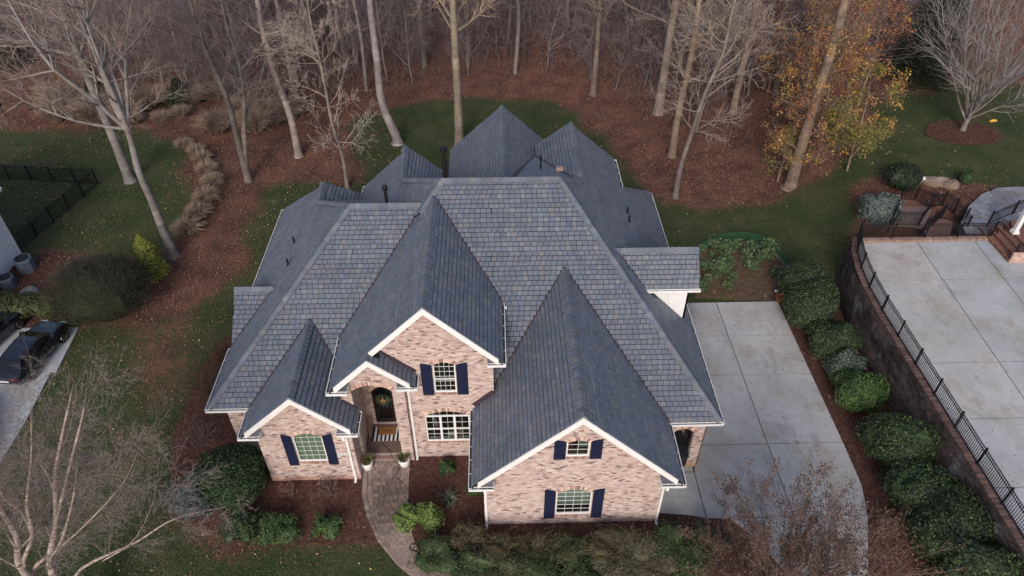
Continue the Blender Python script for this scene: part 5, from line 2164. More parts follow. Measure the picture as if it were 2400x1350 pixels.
PALE, WARM, GREY = S(122, 116, 114), S(132, 121, 108), S(118, 112, 112)
tall_tree('tall pale straight tree standing on the bare patch by the left lawn', (306, 424), 22, .42, bark=PALE, twig=S(130, 118, 112), seed=3, low=9.5, n=12, L=6,
          extra=fork(10.5, [(-1, -.35, .5, 9, .16), (.8, .2, .9, 7, .14)]))
tall_tree('large pale forked tree rising from the edge of the left lawn beside the leaf path', (408, 600), 13.5, .36, bark=PALE, seed=5, low=9, n=6, L=4,
          extra=fork(9.6, [(-.62, -.1, 1.1, 11, .15), (-.3, .3, 1.2, 11, .15), (.12, .1, 1.2, 10, .14), (.42, .3, 1.2, 8, .12), (.05, .7, 1.2, 9, .11), (-1.3, -.3, .55, 9, .10)]))
tall_tree('dark twin-stemmed tree in the leaf litter left of the house', (583, 424), 21, .30, bends=((9, -.6, 0),), bark=S(104, 96, 92), twig=S(110, 96, 92), seed=8, low=7, n=16, L=5,
          extra=fork(0.6, [(.16, 0, 1.2, 19, .24)]))
tall_tree('slim crooked tree between the twin-stemmed tree and the twiggy sapling', (701, 366), 22, .34, bends=((7.5, -.9, 0), (11, .5, 0)), bark=S(140, 128, 124), seed=13, low=10, n=10, L=5)
tall_tree('thin sapling with flat sprays of pale twigs close behind the left gable', (815, 440), 16, .17, bends=((5, -.4, 0),), bark=S(124, 114, 108), twig=S(150, 138, 130), seed=21, low=3.2, n=26, L=3.2, lv=2)
tall_tree('smooth pale tree with a kinked foot behind the left gable', (932, 336), 22, .40, bends=((2.0, -.9, 0),), bark=S(146, 136, 136), seed=34, low=14, n=8, L=5)
tall_tree('tall warm-barked tree with a wide crown directly behind the tallest rear gable', (1077, 342), 23, .42, bark=WARM, twig=S(158, 138, 118), seed=55, low=9.5, n=26, L=6.5, lv=2)
tall_tree('dark straight tree at the back edge of the lawn right of the rear gables', (1390, 222), 21, .33, bark=S(110, 98, 90), seed=66, low=6, n=16, L=5)
tall_tree('broad pale old tree standing a little deeper in the wood right of the house', (1543, 265), 24, .50, bark=S(140, 126, 116), twig=S(138, 122, 114), seed=67, low=6, n=28, L=7)
tall_tree('brown-barked slim tree with low sweeping limbs on the leaf slope', (1574, 366), 22, .34, bark=S(130, 114, 98), twig=S(128, 116, 108), seed=71, low=5.5, n=26, L=6)
tall_tree('slender leaning dark-footed tree nearest the right rear gutter', (1582, 462), 17, .24, bends=((6, .9, 0), (11, .9, 0)), bark=S(112, 102, 98), twig=S(134, 120, 114), seed=72, low=4.5, n=26, L=4.2)
tall_tree('pale tree left of the golden tree with twigs down to its waist', (1718, 262), 22, .36, bark=S(138, 122, 110), twig=S(128, 114, 110), seed=75, low=4, n=26, L=5.5)
_, yb, ysegs, ytips = tall_tree('stout tall tree with yellow and orange leaves clinging along its trunk', (1852, 436), 24, .50, bark=S(116, 100, 88), twig=S(112, 96, 86), seed=81, low=1.6, n=52, L=3.4, rf=.16, name='golden_tree')
_, zb, zsegs, ztips = tall_tree('slimmer brown-leaved tree standing left behind the golden tree', (1866, 290), 22, .30, bark=S(132, 108, 88), twig=S(112, 92, 84), seed=82, low=2.0, n=30, L=3.6, rf=.2, name='golden_tree')

GOLD = [S(158, 122, 68), S(168, 132, 78), S(148, 108, 66), S(136, 116, 64), S(178, 144, 94), S(150, 110, 72)]
RUST = [S(140, 92, 66), S(124, 82, 64), S(154, 104, 72), S(108, 76, 62), S(142, 104, 80)]
OLIVE = [S(108, 106, 58), S(122, 114, 62), S(94, 94, 54)]


def leaves_on_segs(root, segs, n, size, pals, spread=0.3, name='leaves', bounds=None, zmix=None):
    sel = [s for s in segs if s[4] >= 2]
    nc = max(1, n // 9)
    heart = np.array([sel[i][1] for i in rng.integers(0, len(sel), nc)]) + rng.normal(0, spread * .5, (nc, 3))
    P = heart[rng.integers(0, nc, n)] + rng.normal(0, min(.17, spread), (n, 3))
    if bounds:
        keep = (P[:, 2] > bounds[0]) & (P[:, 2] < bounds[1])
        P = P[keep]
    nr = rng.normal(0, 1, P.shape) + np.array([0, -.4, .6])
    nr /= np.linalg.norm(nr, axis=1, keepdims=True)
    V, F, C = leaf_arrays(P, nr, size, pals[0], 0.6)
    g = fbm(P[:, 0] + P[:, 2] * .6, P[:, 1] + P[:, 2] * .8, 2.2, 17)
    for k, pal in enumerate(pals[1:]):
        th = 0.50 + 0.10 * k
        m = g > th
        pa = np.array(pal)
        C[m] = pa[rng.integers(0, len(pa), m.sum())] * rng.uniform(.78, 1.22, (m.sum(), 1))
    mb = MB()
    mb.arrays(V, F, C)
    return obj(name, mb, M['dry_leaf'], root, kind=None)


groot = [o for o in bpy.data.objects if o.name.startswith('golden_tree')]
leaves_on_segs(groot[0], ysegs, 8500, 0.155, [RUST, GOLD, GOLD, OLIVE], .5, 'foliage', (0.8, 13))
leaves_on_segs(groot[1], zsegs, 7000, 0.165, [RUST, GOLD], .35, 'foliage', (0.8, 18))

# small trees still holding dry leaves, among the trunks
for k, (px, py, h, pals, lab) in enumerate(((1985, 400, 6.5, [GOLD, OLIVE], 'low spreading bush of yellow-green and gold leaves right of the golden trunk'),
                                            (1822, 425, 3.4, [OLIVE, GOLD], 'small yellow-leaved sapling left of the golden trunk foot'),
                                            (1925, 330, 6.0, [GOLD, RUST], 'golden-leaved young tree close at the right of the golden trunk'),
                                            (2010, 250, 8.5, [RUST, GOLD], 'rust-leaved young tree between the golden tree and the dark pine'),
                                            (1800, 215, 8.0, [RUST, RUST], 'brown-leaved young tree behind the golden tree at its left'),
                                            (2052, 118, 9.0, [RUST, GOLD], 'dull orange-leaved tree at the foot of the dark pine'),
                                            (1930, 120, 8.0, [RUST, GOLD], 'rust-leaved tree deep in the wood above the golden tree'))):
    b = at_ground(px, py)
    root = thing('leafy_tree', lab, 'tree', b)
    rnd = random.Random(200 + k)
    segs = []
    grow(segs, tuple(b), (rnd.gauss(0, .05), rnd.gauss(0, .05), 1), h, .09, 0, 3, rnd, 0.05, .06, .12, (16, 6, 4), (50, 85), (.3, .5), .009)
    split_mesh(root, segs, S(120, 104, 92), S(112, 96, 88), .04)
    leaves_on_segs(root, segs, 5200 if k == 0 else 3000 if h > 5 else 1300, 0.155, pals, .28, 'foliage')

# ------------------------------------------------------------------ spreading bare tree on the right lawn
b = at_ground(2255, 306)
root = thing('bare_tree', 'spreading grey bare tree in a mulch ring on the right-hand lawn', 'tree', b)
rnd = random.Random(91)
segs = []
grow(segs, tuple(b), (0.03, 0, 1), 1.6, .26, 0, 0, rnd, 0, .02)
top = segs[-1][1]
segs = [(p, q, max(ra, .2), max(rb, .2), l) for p, q, ra, rb, l in segs]
for k in range(15):
    q = 2 * math.pi * k / 15 + rnd.uniform(-.2, .2)
    a = math.radians(rnd.uniform(14, 52))
    grow(segs, (top[0], top[1], top[2] - rnd.uniform(0, .9)), (math.cos(q) * math.sin(a), math.sin(q) * math.sin(a), math.cos(a)), rnd.uniform(7, 11.5), .085, 1, 3, rnd, 0.03, .06, .12, (0, 15, 8), (22, 48), (.26, .5), .0072)
split_mesh(root, segs, S(116, 110, 108), S(122, 117, 117), .05)

# ------------------------------------------------------------------ dark evergreen behind it, and more at the left
GREEN_D = [S(30, 42, 26), S(38, 50, 30), S(46, 56, 34), S(28, 38, 28)]


def conifer(label, px, py, h, r, seed, pal=GREEN_D, n=9000):
    b = at_ground(px, py)
    root = thing('evergreen_tree', label, 'tree', b)
    rnd = random.Random(seed)
    segs = []
    trunk_poly([b + np.array([0, 0, -.2]), b + np.array([0, 0, h * .5]), b + np.array([0, 0, h])], [.28, .18, .04], segs)
    split_mesh(root, segs, S(84, 70, 62), S(84, 70, 62), .03)
    z = rng.random(n) ** 1.25
    q = rng.uniform(0, 2 * math.pi, n)
    lay = 1 - 0.30 * np.modf(z * h / 0.9)[0]
    rr = r * (1 - z) ** 0.8 * (0.35 + 0.65 * rng.random(n) ** .5) * lay * (1 + .22 * np.sin(q * 5 + z * 30))
    P = b + np.stack([rr * np.cos(q), rr * np.sin(q), 0.4 + z * (h - .3) - rr * .18], 1)
    nr = np.stack([np.cos(q) * .6, np.sin(q) * .6, np.full(n, .7)], 1) + rng.normal(0, .4, (n, 3))
    nr /= np.linalg.norm(nr, axis=1, keepdims=True)
    mb = MB()
    mb.arrays(*leaf_arrays(P, nr, .34, pal, .28))
    obj('foliage', mb, M['leaf'], root)


conifer('tall dark evergreen at the wood edge between the rust leaves and the bare lawn tree', 2146, 182, 17, 3.3, 1, n=16000)
conifer('small dark evergreen shrub-tree half hidden in the shade of the left wood', 235, 232, 3.2, 1.5, 2, n=2500)
conifer('low dark evergreen in the dry grasses between the two left tree trunks', 428, 238, 2.2, 1.9, 3, n=2600)
conifer('dark evergreen deep in the shadow at the far left of the wood', 25, 150, 7, 2.6, 4, n=4000)

# ------------------------------------------------------------------ the wood behind: shared young trees, one object each
def wood_tree(k, h, r, kind):
    rnd = random.Random(500 + k)
    root = thing('bare_tree', 'x', 'tree', (0, 0, 0), 'bare trees in the wood behind the house')
    segs = []
    if kind == 'trunk':
        res, rr = trunk_poly([(0, 0, -.3), (0, 0, .5), (rnd.gauss(0, .2), rnd.gauss(0, .2), h * .35), (rnd.gauss(0, .4), rnd.gauss(0, .4), h * .7), (rnd.gauss(0, .5), rnd.gauss(0, .5), h)],
                             [r * 1.3, r, r * .82, r * .6, r * .2], segs)
        limbs_on(res, rr, segs, rnd, 12, 5, h, 4.2, lv=2, kids=(7, 7, 5), rmin=.010)
    else:
        grow(segs, (0, 0, -.2), (rnd.gauss(0, .06), rnd.gauss(0, .06), 1), h, r, 0, 3, rnd, 0.05, .07, .12, (18, 8, 5), (35, 75), (.3, .55), .009)
    split_mesh(root, segs, S(116, 106, 104), S(112, 100, 102), .05)
    return root


LAB_T = 'tall straight bare tree among the many deep in the wood behind the house'
LAB_S = 'twiggy bare sapling among the many filling the wood behind the house'
TR = [wood_tree(k, 17 + k, .20 + .03 * k, 'trunk') for k in range(5)]
SA = [wood_tree(20 + k, 4.5 + 1.3 * k, .05 + .012 * k, 'sapling') for k in range(6)]
used = set()
placed = []


def put_wood(kinds, x, y, lab, grp, rnd, sc):
    z = float(ground_z(x, y)) - .05
    src = rnd.choice(kinds)
    if src.name not in used:
        used.add(src.name)
        src.location = (x, y, z)
        src.rotation_euler = (0, 0, rnd.uniform(0, 6.28))
        src['label'], src['group'] = lab, grp
    else:
        dup(src, (x, y, z), rnd.uniform(0, 6.28), sc, lab, grp)


rnd = random.Random(4242)
for px, py, lab in ((995, 155, 'pale trunk deep in the wood just left of the warm-barked wide-crowned tree'), (740, 140, 'trunk in the wood above and behind the slim crooked tree'),
                    (690, 215, 'trunk at the wood edge close behind the slim crooked tree'), (835, 150, 'left trunk of the two close behind the thin sapling with flat sprays'),
                    (860, 212, 'right trunk of the two close behind the thin sapling with flat sprays'), (1208, 172, 'trunk at the wood edge between the warm-barked tree and the dark straight tree'),
                    (1010, 40, 'far trunk deep in the wood above the kinked-foot tree'), (1330, 60, 'far trunk deep in the wood left of the dark straight tree'),
                    (470, 90, 'far trunk showing between the forked tree and the twin-stemmed tree'), (560, 140, 'trunk in the wood directly behind the twin-stemmed tree'),
                    (330, 100, 'far trunk showing through the crown of the forked tree'), (90, 90, 'far trunk at the dark left corner of the wood'),
                    (1640, 110, 'trunk in the wood right of the brown-barked tree with sweeping limbs'), (1480, 60, 'far trunk between the dark straight tree and the broad pale old tree')):
    b = at_ground(px, py)
    put_wood(TR, b[0], b[1], lab, 'tall bare trees deep in the wood', rnd, rnd.uniform(.85, 1.15))
for px, py in ((1750, 60), (230, 60), (640, 60), (1120, 70), (770, 60), (1560, 90)):
    b = at_ground(px, py)
    put_wood(TR, b[0], b[1], LAB_T, 'tall bare trees deep in the wood', rnd, rnd.uniform(.85, 1.15))
for k in range(26):
    x, y = rnd.uniform(-52, 44), rnd.uniform(70, 96)
    put_wood(TR, x, y, LAB_T, 'tall bare trees deep in the wood', rnd, rnd.uniform(.8, 1.15))
n_s = 0
while n_s < 215:
    px, py = rnd.uniform(-30, 2430), rnd.uniform(-60, 330)
    lim = np.interp(px, [0, 330, 480, 650, 800, 1330, 1480, 1700, 1950, 2060, 2100, 2440], [225, 235, 290, 225, 205, 190, 300, 330, 220, 200, 120, 60])
    if py > lim:
        continue
    if py > lim - 60 and rnd.random() < 0.35:
        continue
    b = at_ground(px, py)
    put_wood(SA, b[0], b[1], LAB_S, 'twiggy saplings in the wood', rnd, rnd.uniform(.7, 1.2))
    n_s += 1
for src in TR + SA:
    if src.name not in used:
        src.location = (rnd.uniform(-40, 40), 80, 0)
        src['label'] = LAB_S
used.clear()

# brush: a low thicket of stems nobody could count
P0, P1, R0, R1 = [], [], [], []
N = 26000
bx = rng.uniform(-60, 50, N)
by = rng.uniform(50, 95, N)
msk = leaf_mask(bx, by) > .5
dens = fbm(bx, by, 5, 41) + 0.25 * sstep(60, 72, by)
edge_y = np.interp(bx, [-60, -40, -25, -12, -3, 10, 14, 25, 35], [62, 61, 60, 63, 67, 66, 57, 52, 66])
msk &= (by > edge_y + 3 * (vnoise(bx, by, 2.0, 3) - .5)) & (rng.random(N) < np.clip((dens - .35) * 3, .1, 1))
bx, by = bx[msk], by[msk]
bz = ground_z(bx, by)
n = len(bx)
hgt = rng.uniform(.6, 2.6, n) * (0.6 + .8 * vnoise(bx, by, 4, 6))
dirs = rng.normal(0, .33, (n, 3))
dirs[:, 2] = 1
p0 = np.stack([bx, by, bz], 1)
p1 = p0 + dirs * hgt[:, None] * .55
p2 = p1 + (dirs + rng.normal(0, .35, (n, 3))) * hgt[:, None] * .45
p3 = p1 + (dirs + rng.normal(0, .6, (n, 3))) * hgt[:, None] * .4
col = np.array([S(108, 96, 98), S(94, 82, 84), S(122, 110, 110), S(108, 88, 84)])[rng.integers(0, 4, n)] * rng.uniform(.75, 1.2, (n, 1))
mb = MB()
for a, b, r in ((p0, p1, .012), (p1, p2, .009), (p1, p3, .008)):
    mb.arrays(*segs_mesh(a, b, np.full(n, r), np.full(n, r * .6), 3, col))
o = obj('undergrowth', mb, M['twig'], kind='stuff')
o['label'] = 'low bare undergrowth filling the floor of the wood'

# ------------------------------------------------------------------ dry grasses beside the leaf path
STRAW = [S(142, 124, 108), S(128, 112, 100), S(158, 140, 120), S(116, 100, 92)]


def grass_clump(root_name, label, b, r, h, n, pal, group=None, seed=0, droop=.5, cat='grass clump', leafy=False):
    root = thing(root_name, label, cat, b, group)
    q = rng.uniform(0, 6.28, n)
    rr = r * .35 * np.sqrt(rng.random(n))
    lean = rng.random(n) * .9
    hh = h * rng.uniform(.55, 1.1, n)
    base = np.stack([b[0] + rr * np.cos(q), b[1] + rr * np.sin(q), np.full(n, b[2])], 1)
    out = np.stack([np.cos(q), np.sin(q), np.zeros(n)], 1)
    m1 = base + out * (lean * r * .45)[:, None] + np.array([0, 0, 1]) * (hh * .65)[:, None] + rng.normal(0, .04, (n, 3))
    t1 = m1 + out * (lean * r * .6)[:, None] + np.array([0, 0, 1]) * (hh * (.38 - droop * lean))[:, None] + rng.normal(0, .07, (n, 3))
    C = np.array(pal)[rng.integers(0, len(pal), n)] * rng.uniform(.75, 1.25, (n, 1))
    mb = MB()
    mb.arrays(*segs_mesh(base, m1, np.full(n, .012), np.full(n, .012), 3, C))
    mb.arrays(*segs_mesh(m1, t1, np.full(n, .014), np.full(n, .006), 3, C))
    obj('blades', mb, M['twig'], root)
    return root


for px, py, r, h, lab in ((446, 546, 1.15, 1.25, 'nearest and largest straw grass clump beside the leaf path'), (468, 508, .95, 1.15, 'second straw grass clump up the leaf path, touching the largest'),
                          (487, 472, 1.0, 1.15, 'third straw grass clump up the leaf path'), (500, 434, .9, 1.05, 'fourth straw grass clump up the leaf path, farthest to its right'),
                          (488, 405, .85, 1.0, 'fifth straw grass clump up the leaf path'), (478, 380, .8, 1.0, 'sixth straw grass clump up the leaf path'),
                          (462, 362, .7, .9, 'small seventh straw grass clump up the leaf path'), (434, 346, .75, .85, 'last little straw grass clump before the dry thicket')):
    grass_clump('ornamental_grass', lab, at_ground(px, py), r, h, 620, STRAW, 'straw grass clumps along the leaf path')
rnd = random.Random(77)
pr = None
for i in range(34):
    px, py = rnd.uniform(80, 700), rnd.uniform(225, 335)
    lo = np.interp(px, [80, 330, 480, 560, 700], [285, 290, 345, 340, 300])
    if py > lo:
        py = lo - rnd.uniform(0, 30)
    b = at_ground(px, py)
    if pr is None:
        pr = grass_clump('dry_grass', 'tall dry grass clump among the many massed at the left wood edge', (0, 0, 0), 1.6, 1.7, 520, STRAW + [S(136, 118, 110)] * 2, 'dry grass massed at the wood edge', droop=.35)
        pr.location = tuple(b)
    else:
        dup(pr, b, rnd.uniform(0, 6), rnd.uniform(.6, 1.25))

# bluebird posts
for px, py, lab in ((12, 272, 'small dark nest-box post at the far left lawn edge'), (290, 306, 'small dark nest-box post between the two big left trees'), (168, 272, 'dark nest-box post before the dry grass')):
    b = at_ground(px, py)
    t = thing('nest_box', lab, 'nest box', b)
    mb = MB()
    mb.box(b[0] - .04, b[1] - .04, b[2], b[0] + .04, b[1] + .04, b[2] + 1.0, S(60, 48, 44))
    obj('post', mb, M['tint'], t)
    mb = MB()
    mb.box(b[0] - .12, b[1] - .11, b[2] + 1.0, b[0] + .12, b[1] + .11, b[2] + 1.32, S(56, 40, 36))
    mb.box(b[0] - .15, b[1] - .15, b[2] + 1.32, b[0] + .15, b[1] + .14, b[2] + 1.36, S(48, 38, 36))
    obj('box', mb, M['tint'], t)

# ================================================================== SHRUBS AND BEDS
HOLLY = [S(52, 68, 44), S(64, 80, 50), S(44, 58, 40), S(80, 95, 60), S(56, 68, 52), S(38, 50, 36)]
BRIGHT = [S(84, 104, 52), S(98, 116, 60), S(70, 90, 46), S(112, 128, 70)]
GREYG = [S(84, 94, 84), S(98, 106, 96), S(72, 84, 72), S(66, 80, 58)]


def shrub(name, label, b, rad, n, size, pal, seed, group=None, flat=None, amp=.12, cat='shrub', lobes=()):
    root = thing(name, label, cat, b, group)
    mb = MB()
    foliage(mb, (b[0], b[1], b[2] + rad[2] * .9), rad, n, size, pal, seed, amp, flat_top=flat)
    for dx, dy, dz, k in lobes:
        foliage(mb, (b[0] + dx, b[1] + dy, b[2] + rad[2] * .9 + dz), [r * k for r in rad], int(n * k * k), size, pal, seed + 9, amp)
    obj('foliage', mb, M['leaf'], root)
    st = MB()
    rnd = random.Random(seed)
    for _ in range(5):
        q = rnd.uniform(0, 6.28)
        st.tube([(b[0] + .1 * math.cos(q), b[1] + .1 * math.sin(q), b[2] - .05), (b[0] + rad[0] * .4 * math.cos(q), b[1] + rad[1] * .4 * math.sin(q), b[2] + rad[2] * .9)], [.035, .02], 5, S(84, 70, 60))
    obj('stem', st, M['bark'], root)
    return root


WS = 'rounded shrubs along the foot of the retaining wall'
for px, py, rx, rz, pal, n, lab, sd, lb in (
        (1895, 772, 1.75, 1.45, HOLLY, 5200, 'largest and furthest dark green shrub along the retaining wall, beyond the terracotta pot', 1, ((.2, 1.9, .15, .9),)),
        (1948, 846, 1.25, 1.15, HOLLY, 3000, 'round dark green shrub second from the far end of the wall bed', 2, ()),
        (1978, 897, .95, .95, GREYG, 1900, 'greyish shrub between two greener ones in the wall bed', 3, ()),
        (2012, 968, 1.30, 1.05, [S(70, 92, 50), S(80, 102, 56), S(58, 78, 44)], 3000, 'brightest apple-green shrub of the wall bed', 4, ((-.3, .8, -.1, .6),)),
        (2100, 1112, 1.60, 1.35, HOLLY + [S(62, 90, 48)], 4600, 'large dark shrub just past the gap in the wall bed', 5, ()),
        (2148, 1212, 1.45, 1.30, HOLLY + [S(60, 88, 50)], 4000, 'dark shrub touching the nearer side of the one past the gap', 6, ()),
        (2218, 1318, 1.75, 1.45, HOLLY, 4800, 'big dark shrub second from the near end of the wall bed', 7, ()),
        (2296, 1425, 1.90, 1.45, HOLLY, 4800, 'nearest dark shrub of the wall bed, cut by the lower picture edge', 8, ())):
    p = at(px, py)
    shrub('evergreen_shrub', lab, (p[0], p[1] + rx * .4, 0), (rx * 1.06, rx, rz * 1.05), int(n * 1.9), .115, pal, sd, WS, lobes=lb)

# big round shrub left of the bay, bright pair by the path, small ones in the beds
p = at(552, 1178)
shrub('evergreen_shrub', 'large round dark green shrub at the corner of the left bay', (p[0], p[1] + .6, 0), (1.72, 1.6, 1.38), 6500, .13, [S(34, 52, 32), S(42, 62, 36), S(30, 46, 30), S(54, 74, 42)], 21, amp=.06)
for px, py, lab, sd in ((954, 1243, 'yellow-green shrub on the walkway side of the bright pair', 22), (1008, 1241, 'yellow-green shrub of the bright pair farther from the walkway', 23)):
    p = at(px, py)
    shrub('azalea', lab, (p[0], p[1] + .25, 0), (.47, .52, .64), 1100, .13, BRIGHT, sd, amp=.3)
for px, py, r, pal, lab, sd in ((655, 1262, .82, [S(58, 78, 44), S(70, 90, 50), S(48, 66, 40)], 'low ragged green shrub in the front bed, middle of the row of three', 24),
                                (765, 1252, .70, [S(64, 84, 48), S(76, 96, 54), S(52, 70, 42)], 'low ragged green shrub in the front bed nearest the walkway', 25),
                                (570, 1262, .95, [S(52, 66, 42), S(66, 80, 48), S(44, 58, 38)], 'low ragged dark shrub in the front bed under the birch twigs', 26),
                                (1047, 1110, .42, [S(66, 88, 50), S(52, 72, 42)], 'small green tuft in the mulch under the triple window', 27),
                                (1117, 1160, .38, [S(60, 82, 46), S(48, 66, 40)], 'small green tuft against the garage wing corner', 28),
                                (450, 1190, .95, [S(70, 76, 78), S(60, 66, 64), S(80, 86, 84)], 'bluish-grey low shrub beside the big round one', 29)):
    p = at(px, py)
    shrub('low_shrub', lab, (p[0], p[1] + r * .3, 0), (r, r * .9, r * .62), int(1500 * r), .13, pal, sd, amp=.3)

# variegated strappy plant
p = at(1052, 1172)
grass_clump('strappy_plant', 'small pale-striped strappy plant alone in the mulch beside the garage wing', (p[0], p[1], 0), .5, .42, 110, [S(96, 104, 92), S(130, 136, 122), S(60, 72, 56)], cat='plant')


# bare twiggy shrubs
def twig_shrub(name, label, b, r, h, stems, col, seed, kids=(4, 3), leaf=None, rmin=.007, group=None, cat='shrub', ang=(12, 62), up=.05, nleaf=0, lsize=.08):
    root = thing(name, label, cat, b, group)
    rnd = random.Random(seed)
    segs = []
    for k in range(stems):
        q = rnd.uniform(0, 6.28)
        a = math.radians(rnd.uniform(*ang))
        s = math.sin(a)
        grow(segs, (b[0] + rnd.gauss(0, r * .12), b[1] + rnd.gauss(0, r * .12), b[2]), (math.cos(q) * s * r / h, math.sin(q) * s * r / h, math.cos(a)), h * rnd.uniform(.7, 1.1) * (1.15 if a > .8 else 1), .016, 1, 3, rnd, up, .1, .25, (0,) + kids, (20, 50), (.3, .55), rmin)
    split_mesh(root, segs, col, col, .2, name2='twigs')
    if leaf:
        leaves_on_segs(root, segs, nleaf, lsize, leaf, .06, 'leaves')
    return root, segs


for px, py, r, h, st, col, lab, sd in ((680, 1170, .6, .7, 16, S(120, 100, 92), 'bare twiggy shrub under the bay window, left of two', 31),
                                       (772, 1168, .95, .75, 26, S(112, 94, 90), 'wider bare twiggy shrub under the bay window, right of two', 32),
                                       (455, 1060, 1.2, 1.3, 40, S(104, 80, 78), 'reddish bare shrub at the left end of the front bed', 33),
                                       (480, 930, 1.3, 1.4, 44, S(74, 60, 52), 'dark brown bare hedge plant beside the left wall of the house', 34),
                                       (520, 850, 1.2, 1.4, 40, S(78, 64, 54), 'dark brown bare hedge plant behind the one at the left wall', 35)):
    p = at(px, py)
    twig_shrub('bare_shrub', lab, (p[0], p[1] + r * .3, 0), r, h, st, col, sd)

# the big dark rounded shrub and the yellow-green cone at the left
p = at(232, 772)
bc = np.array([p[0], p[1] + 1.5, 0])
root = thing('twiggy_bush', 'huge rounded dark brown twiggy bush between the two driveways', 'bush', bc)
mb = MB()
foliage(mb, (bc[0], bc[1], 1.75), (2.95, 2.7, 2.0), 14000, .085, [S(44, 50, 38), S(52, 58, 44), S(38, 44, 34), S(50, 58, 42), S(60, 60, 48)], 41, .07, shell=.20, aspect=.35)
obj('foliage', mb, M['dry_leaf'], root)
n = 3800
d = rng.normal(0, 1, (n, 3))
d /= np.linalg.norm(d, axis=1, keepdims=True)
d[:, 2] = np.where(d[:, 2] < -.35, -d[:, 2], d[:, 2])
a_ = bc + np.array([0, 0, 1.7]) + d * np.array([2.75, 2.5, 1.85]) * rng.uniform(.9, 1.05, (n, 1))
b_ = a_ + (d * .5 + rng.normal(0, .6, (n, 3)) + np.array([0, 0, .45])) * rng.uniform(.15, .45, (n, 1))
mb = MB()
mb.arrays(*segs_mesh(a_, b_, np.full(n, .008), np.full(n, .005), 3, np.array([S(58, 56, 48), S(50, 50, 42), S(70, 66, 58)])[rng.integers(0, 3, n)]))
obj('twigs', mb, M['twig'], root)
p = at(357, 648)
b = np.array([p[0], p[1] + .3, 0])
root = thing('conical_shrub', 'yellow-green cone-shaped shrub beside the nearest big tree trunk', 'shrub', b)
n = 4200
z = rng.random(n) ** 1.2
q = rng.uniform(0, 6.28, n)
rr = 1.15 * (1 - z) ** .65 * (1 + .12 * np.sin(q * 4 + z * 9)) * (1 - .3 * rng.random(n) ** 2)
P = b + np.stack([rr * np.cos(q), rr * np.sin(q), .1 + 3.1 * z], 1)
nr = np.stack([np.cos(q), np.sin(q), np.full(n, .6)], 1) + rng.normal(0, .5, (n, 3))
nr /= np.linalg.norm(nr, axis=1, keepdims=True)
mb = MB()
mb.arrays(*leaf_arrays(P, nr, .15, [S(106, 112, 50), S(126, 130, 60), S(88, 98, 46), S(148, 146, 72)], .5))
mb.lathe((b[0], b[1], 0), [(.8, 0), (.85, .4), (.6, 1.6), (.12, 2.9)], 10, S(70, 78, 40))
obj('foliage', mb, M['leaf'], root)
st = MB()
st.tube([(b[0], b[1], -.1), (b[0], b[1], .6)], .06, 6, S(80, 66, 58))
obj('stem', st, M['bark'], root)

# clipped hedge beside the neighbour's cars
root = thing('clipped_hedge', 'clipped green hedge between the boulder and the parked cars', 'hedge', (*at(50, 750)[:2], 0))
mb = MB()
c = at(40, 752)
for i in range(5):
    foliage(mb, (c[0] - 3.2 + i * 1.25, c[1] + .55, .75), (1.05, .95, .85), 1500, .12, [S(60, 66, 40), S(72, 78, 46), S(50, 56, 36), S(84, 86, 54)], 50 + i, .08, flat_top=1.35)
obj('foliage', mb, M['leaf'], root)
p = at(5, 668)
shrub('low_shrub', 'dark clipped shrub at the left edge beside the smaller air conditioner', (p[0] - .6, p[1], 0), (.8, .7, .6), 900, .12, [S(52, 56, 36), S(44, 48, 32)], 57)

# mixed low hedge in front of the garage wing: one plant after another
MIX = ([S(48, 64, 38), S(62, 80, 46), S(40, 52, 34), S(74, 86, 52)], [S(80, 70, 52), S(68, 62, 46), S(94, 82, 62), S(62, 68, 44)], [S(62, 72, 44), S(80, 72, 52), S(50, 60, 40)], [S(88, 82, 66), S(72, 72, 54), S(100, 92, 74), S(60, 68, 46)])
hl = [(1040, 1290, .75, 0), (1090, 1262, .72, 1), (1110, 1310, .85, 0), (1170, 1275, .75, 1), (1190, 1325, .85, 2), (1250, 1280, .75, 1), (1275, 1325, .8, 0), (1330, 1278, .75, 2), (1355, 1328, .85, 0),
      (1410, 1275, .7, 1), (1440, 1322, .8, 3), (1490, 1270, .75, 3), (1520, 1322, .85, 3), (1575, 1270, .85, 0), (1610, 1310, .85, 0), (1655, 1262, .7, 3)]
HL = ['darkest green plant at the walkway end', 'brownish plant at the back by the bright pair', 'green plant at the front beside the walkway end one', 'brown plant at the back left of the low window', 'olive plant at the front left of the low window',
      'brown plant at the back just left of the low window', 'green plant at the front just left of the low window', 'olive plant at the back right under the low window', 'green plant at the front under the low window',
      'brown plant at the back just right of the low window', 'pale twiggy plant at the front right of the low window', 'pale twiggy plant at the back right of the low window', 'pale twiggy plant at the front nearest the crepe myrtle bed',
      'dense green plant at the back below the right downspout', 'dense green plant at the front right end', 'pale plant at the far right end by the drive']
